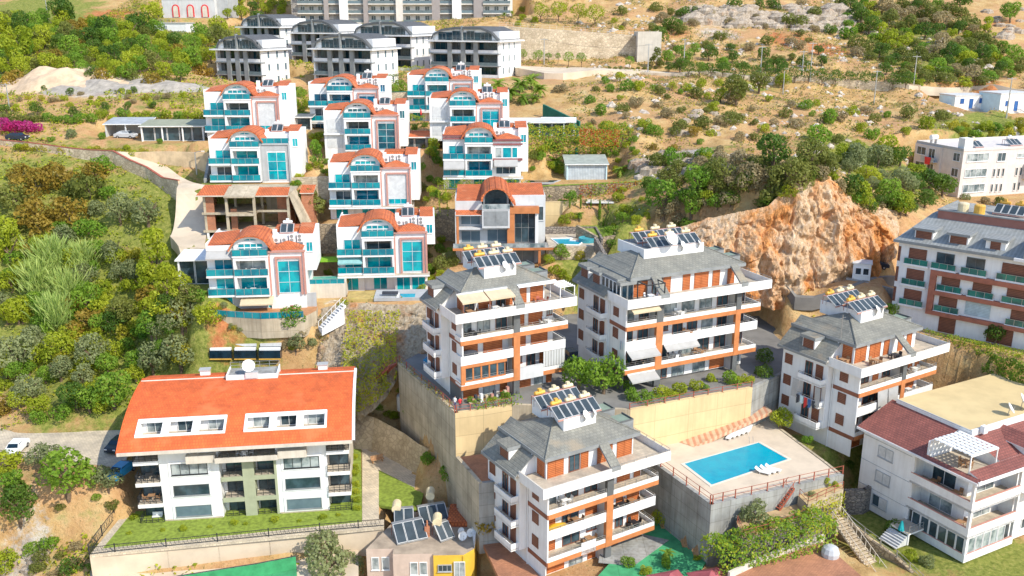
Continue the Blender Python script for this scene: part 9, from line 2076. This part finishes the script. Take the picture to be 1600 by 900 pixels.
# --- cars, poles, people
def car(u, v, z, rz, paint, label):
 p = atz(u, v, z); t = thing('parked_car', label, 'car', p, rz, 'parked cars')
 def body():
  m = MB(); pr = [(-2.1, .32), (-2.12, .75), (-1.95, .92), (-1.2, 1.0), (-.65, 1.42), (.9, 1.46), (1.75, 1.02), (2.1, .92), (2.12, .32)]
  n = len(pr)
  for s in (-1, 1):
   pts = [(s * (.84 if z_ < 1.03 else .66), y, z_) for y, z_ in pr]; m.poly(pts if s > 0 else pts[::-1], paint)
  for (ya, za), (yb, zb) in zip(pr, pr[1:]):
   wa, wb = (.84 if za < 1.03 else .66), (.84 if zb < 1.03 else .66); m.poly([(-wa, ya, za), (-wb, yb, zb), (wb, yb, zb), (wa, ya, za)], paint)
  return m
 b = obj('body', cached(('car_body', paint.name), body), t)
 def gl():
  m = MB()
  for (ya, za), (yb, zb) in (((-1.16, 1.03), (-.70, 1.39)), ((1.66, 1.07), (.95, 1.43))):
   wa, wb = .70, .60; d = .03 if ya < 0 else -.03; q = [(-wa, ya - d, za + .03), (wa, ya - d, za + .03), (wb, yb - d, zb + .03), (-wb, yb - d, zb + .03)]; m.slab(q, .02, NAVY)
  for s in (-1, 1): m.poly([(s * .80, -1.05, 1.06), (s * .80, 1.5, 1.06), (s * .69, .85, 1.38), (s * .69, -.6, 1.38)][::s], NAVY)
  return m
 obj('windows', cached(('car_windows',), gl), t)
 for x in (-.78, .78):
  for y in (-1.3, 1.3): obj('wheel', cached(('wheel',), lambda: MB().tube((-.1, 0, .31), (.1, 0, .31), .31, n=12, mat=RUBBER).tube((-.11, 0, .31), (.11, 0, .31), .17, n=8, mat=METAL)), t, (x, y, 0))
 for x in (-.6, .6): obj('headlight', cached(('headlight',), lambda: MB().box(-.18, -2.15, .66, .18, -2.08, .8, WHITEP)), t, (x, 0, 0)); obj('tail_light', cached(('tail_light',), lambda: MB().box(-.15, 2.08, .7, .15, 2.15, .86, REDP)), t, (x, 0, 0))
 return t
car(27, 705, -55.15, R(4), CARW, 'white car parked beside the black railing at the left edge')
car(190, 742, -55.2, R(-14), CARBL, 'blue car parked beside the left balconies of the red-roofed block')
car(186, 700, -55.2, R(-8), CARB, 'dark car half hidden behind the left edge of the vermilion roof')
car(687, 571, -47.05, R(70), CARBL, 'pale blue car in the shade left of the beige-awning block')
car(893, 562, -47.05, R(20), CARB, 'dark car in the gap between the two upper grey-roofed blocks')
q = ground(1366, 421); car(1366, 419, q.z + .15, R(80), CARB, 'dark car parked under the rock cliff behind the guard booth')
q = at(28, 219, 183); t = car(28, 219, q.z, R(82), CARB, 'dark car below the magenta bushes at the left edge')
q = at(197, 216, 185); t = car(197, 216, q.z, R(85), CARS, 'silver car standing under the grey sheet carport')
m = MB(); m.lathe([(.95, 0), (1.0, .5), (.8, 1.0), (.4, 1.25), (.0001, 1.3)], 12, CARS); tag(obj('covered_cart', m, None, atz(1297, 868, -57.4)), 'rounded silver-grey covered cart at the foot of the long stone stairs', 'cart')
def pole(u, v, hp, label, arms=1, mat=None, lamp=False):
 g = ground(u, v); d = g.y * CP - g.z * SP; h = hp * d / FPX; t = thing('utility_pole' if not lamp else 'street_lamp', label, 'utility pole' if not lamp else 'street lamp', g, 0, 'poles along the roads' if not lamp else None)
 obj('shaft', MB().tube((0, 0, -.5), (0, 0, h), .17, .1, 7, mat or METAL), t)
 for k in range(arms): obj('crossarm', MB().box(-1.0, -.06, h - .35 - k * .9, 1.0, .06, h - .22 - k * .9, mat or METAL), t)
 if lamp: obj('lamp_arm', MB().tube((0, 0, h), (1.3, 0, h + .25), .05, n=5, mat=METAL).box(1.2, -.12, h + .15, 1.8, .12, h + .28, WHITEP), t)
 return g + Vector((0, 0, h - .3))
tops = []
for u, v, h, lab in ((1252, 128, 45, 'left tall pole among the avenue trees'), (1265, 130, 60, 'right tall pole among the avenue trees'), (1365, 165, 52, 'pole below the pale avenue wall'), (1427, 136, 48, 'pole behind the red bank on the avenue'), (1572, 186, 62, 'tall pole beside the right white house'), (1012, 116, 46, 'pole beside the end of the big stone wall'), (1068, 110, 48, 'pole at the start of the avenue'), (850, 102, 40, 'pole in front of the big stone wall'), (1223, 148, 36, 'thin dark pole beside the yellow-green tree'), (1188, 116, 42, 'short pole beside the avenue, leftmost of three')):
 tops.append(pole(u, v, h, lab, 1 if u not in (1223,) else 0))
pole(308, 276, 34, 'street lamp on the bend of the hill road', 0, None, True); pole(15, 170, 38, 'thin pole on the dry field at the left edge', 1); pole(75, 30, 30, 'pole among the trees at the top left', 1)
def wire(a, b, label):
 m = MB(); n = 10; P_ = [a.lerp(b, k / n) - Vector((0, 0, 1.2 * 4 * (k / n) * (1 - k / n))) for k in range(n + 1)]
 for p, q in zip(P_, P_[1:]): m.tube(p - a, q - a, .03, n=3, mat=DARKC, caps=False)
 tag(obj('overhead_wire', m, None, a), label, 'wire', 'overhead wires between the poles')
wire(tops[1], tops[3], 'wire running over the avenue from the tall pole to the red bank pole'); wire(tops[3], tops[4], 'wire from the red bank pole to the pole by the white houses'); wire(tops[2], tops[4], 'lower wire from the pale wall pole to the white houses'); wire(tops[7], tops[5], 'wire in front of the big stone wall')
def person(u, v, z, rz, shirt, trousers, label):
 """standing figure: one continuous body grown from a jointed skeleton"""
 J = [((0, 0, .92), .13), ((0, .01, 1.2), .15), ((0, .0, 1.42), .13), ((0, -.01, 1.54), .055), ((0, -.02, 1.66), .095), ((0, -.02, 1.74), .07),
         ((.19, 0, 1.42), .06), ((.25, .02, 1.15), .045), ((.22, -.12, .95), .035), ((-.19, 0, 1.42), .06), ((-.25, .02, 1.15), .045), ((-.24, -.05, .90), .035),
         ((.09, 0, .85), .095), ((.10, -.02, .48), .065), ((.10, .02, .08), .045), ((.11, -.14, .04), .035), ((-.09, 0, .85), .095), ((-.10, .0, .48), .065), ((-.10, .03, .08), .045), ((-.11, -.13, .04), .035)]
 E_ = [(0, 1), (1, 2), (2, 3), (3, 4), (4, 5), (2, 6), (6, 7), (7, 8), (2, 9), (9, 10), (10, 11), (0, 12), (12, 13), (13, 14), (14, 15), (0, 16), (16, 17), (17, 18), (18, 19)]
 me = bpy.data.meshes.new('body'); me.from_pydata([j[0] for j in J], E_, []); o = bpy.data.objects.new('person', me); COL.objects.link(o)
 sk = o.modifiers.new('skin', 'SKIN');
 for k, (_, r) in enumerate(J): me.skin_vertices[0].data[k].radius = (r, r * .85)
 me.skin_vertices[0].data[0].use_root = True
 o.modifiers.new('sub', 'SUBSURF').levels = 1
 dg = bpy.context.evaluated_depsgraph_get(); em = bpy.data.meshes.new_from_object(o.evaluated_get(dg)); o.modifiers.clear(); o.data = em
 for mt in (SKIN, shirt, trousers, DARKC): em.materials.append(mt)
 for p in em.polygons:
  c = p.center; p.material_index = 3 if (c.z > 1.70 or (c.z > 1.6 and c.y > .02)) else 0 if c.z > 1.5 else 0 if (abs(c.x) > .19 and c.z < 1.12 and c.z > .8) else 1 if c.z > .93 else 2 if c.z > .1 else 3; p.use_smooth = True
 o.location = atz(u, v, z); o.rotation_euler = (0, 0, rz); tag(o, label, 'person', None)
person(719, 641, -47.0, R(200), REDP, DARKC, 'person in a red shirt standing at the corner railing')
person(711, 639, -47.0, R(150), WHITEP, BLUEP, 'person in a white shirt at the corner railing')
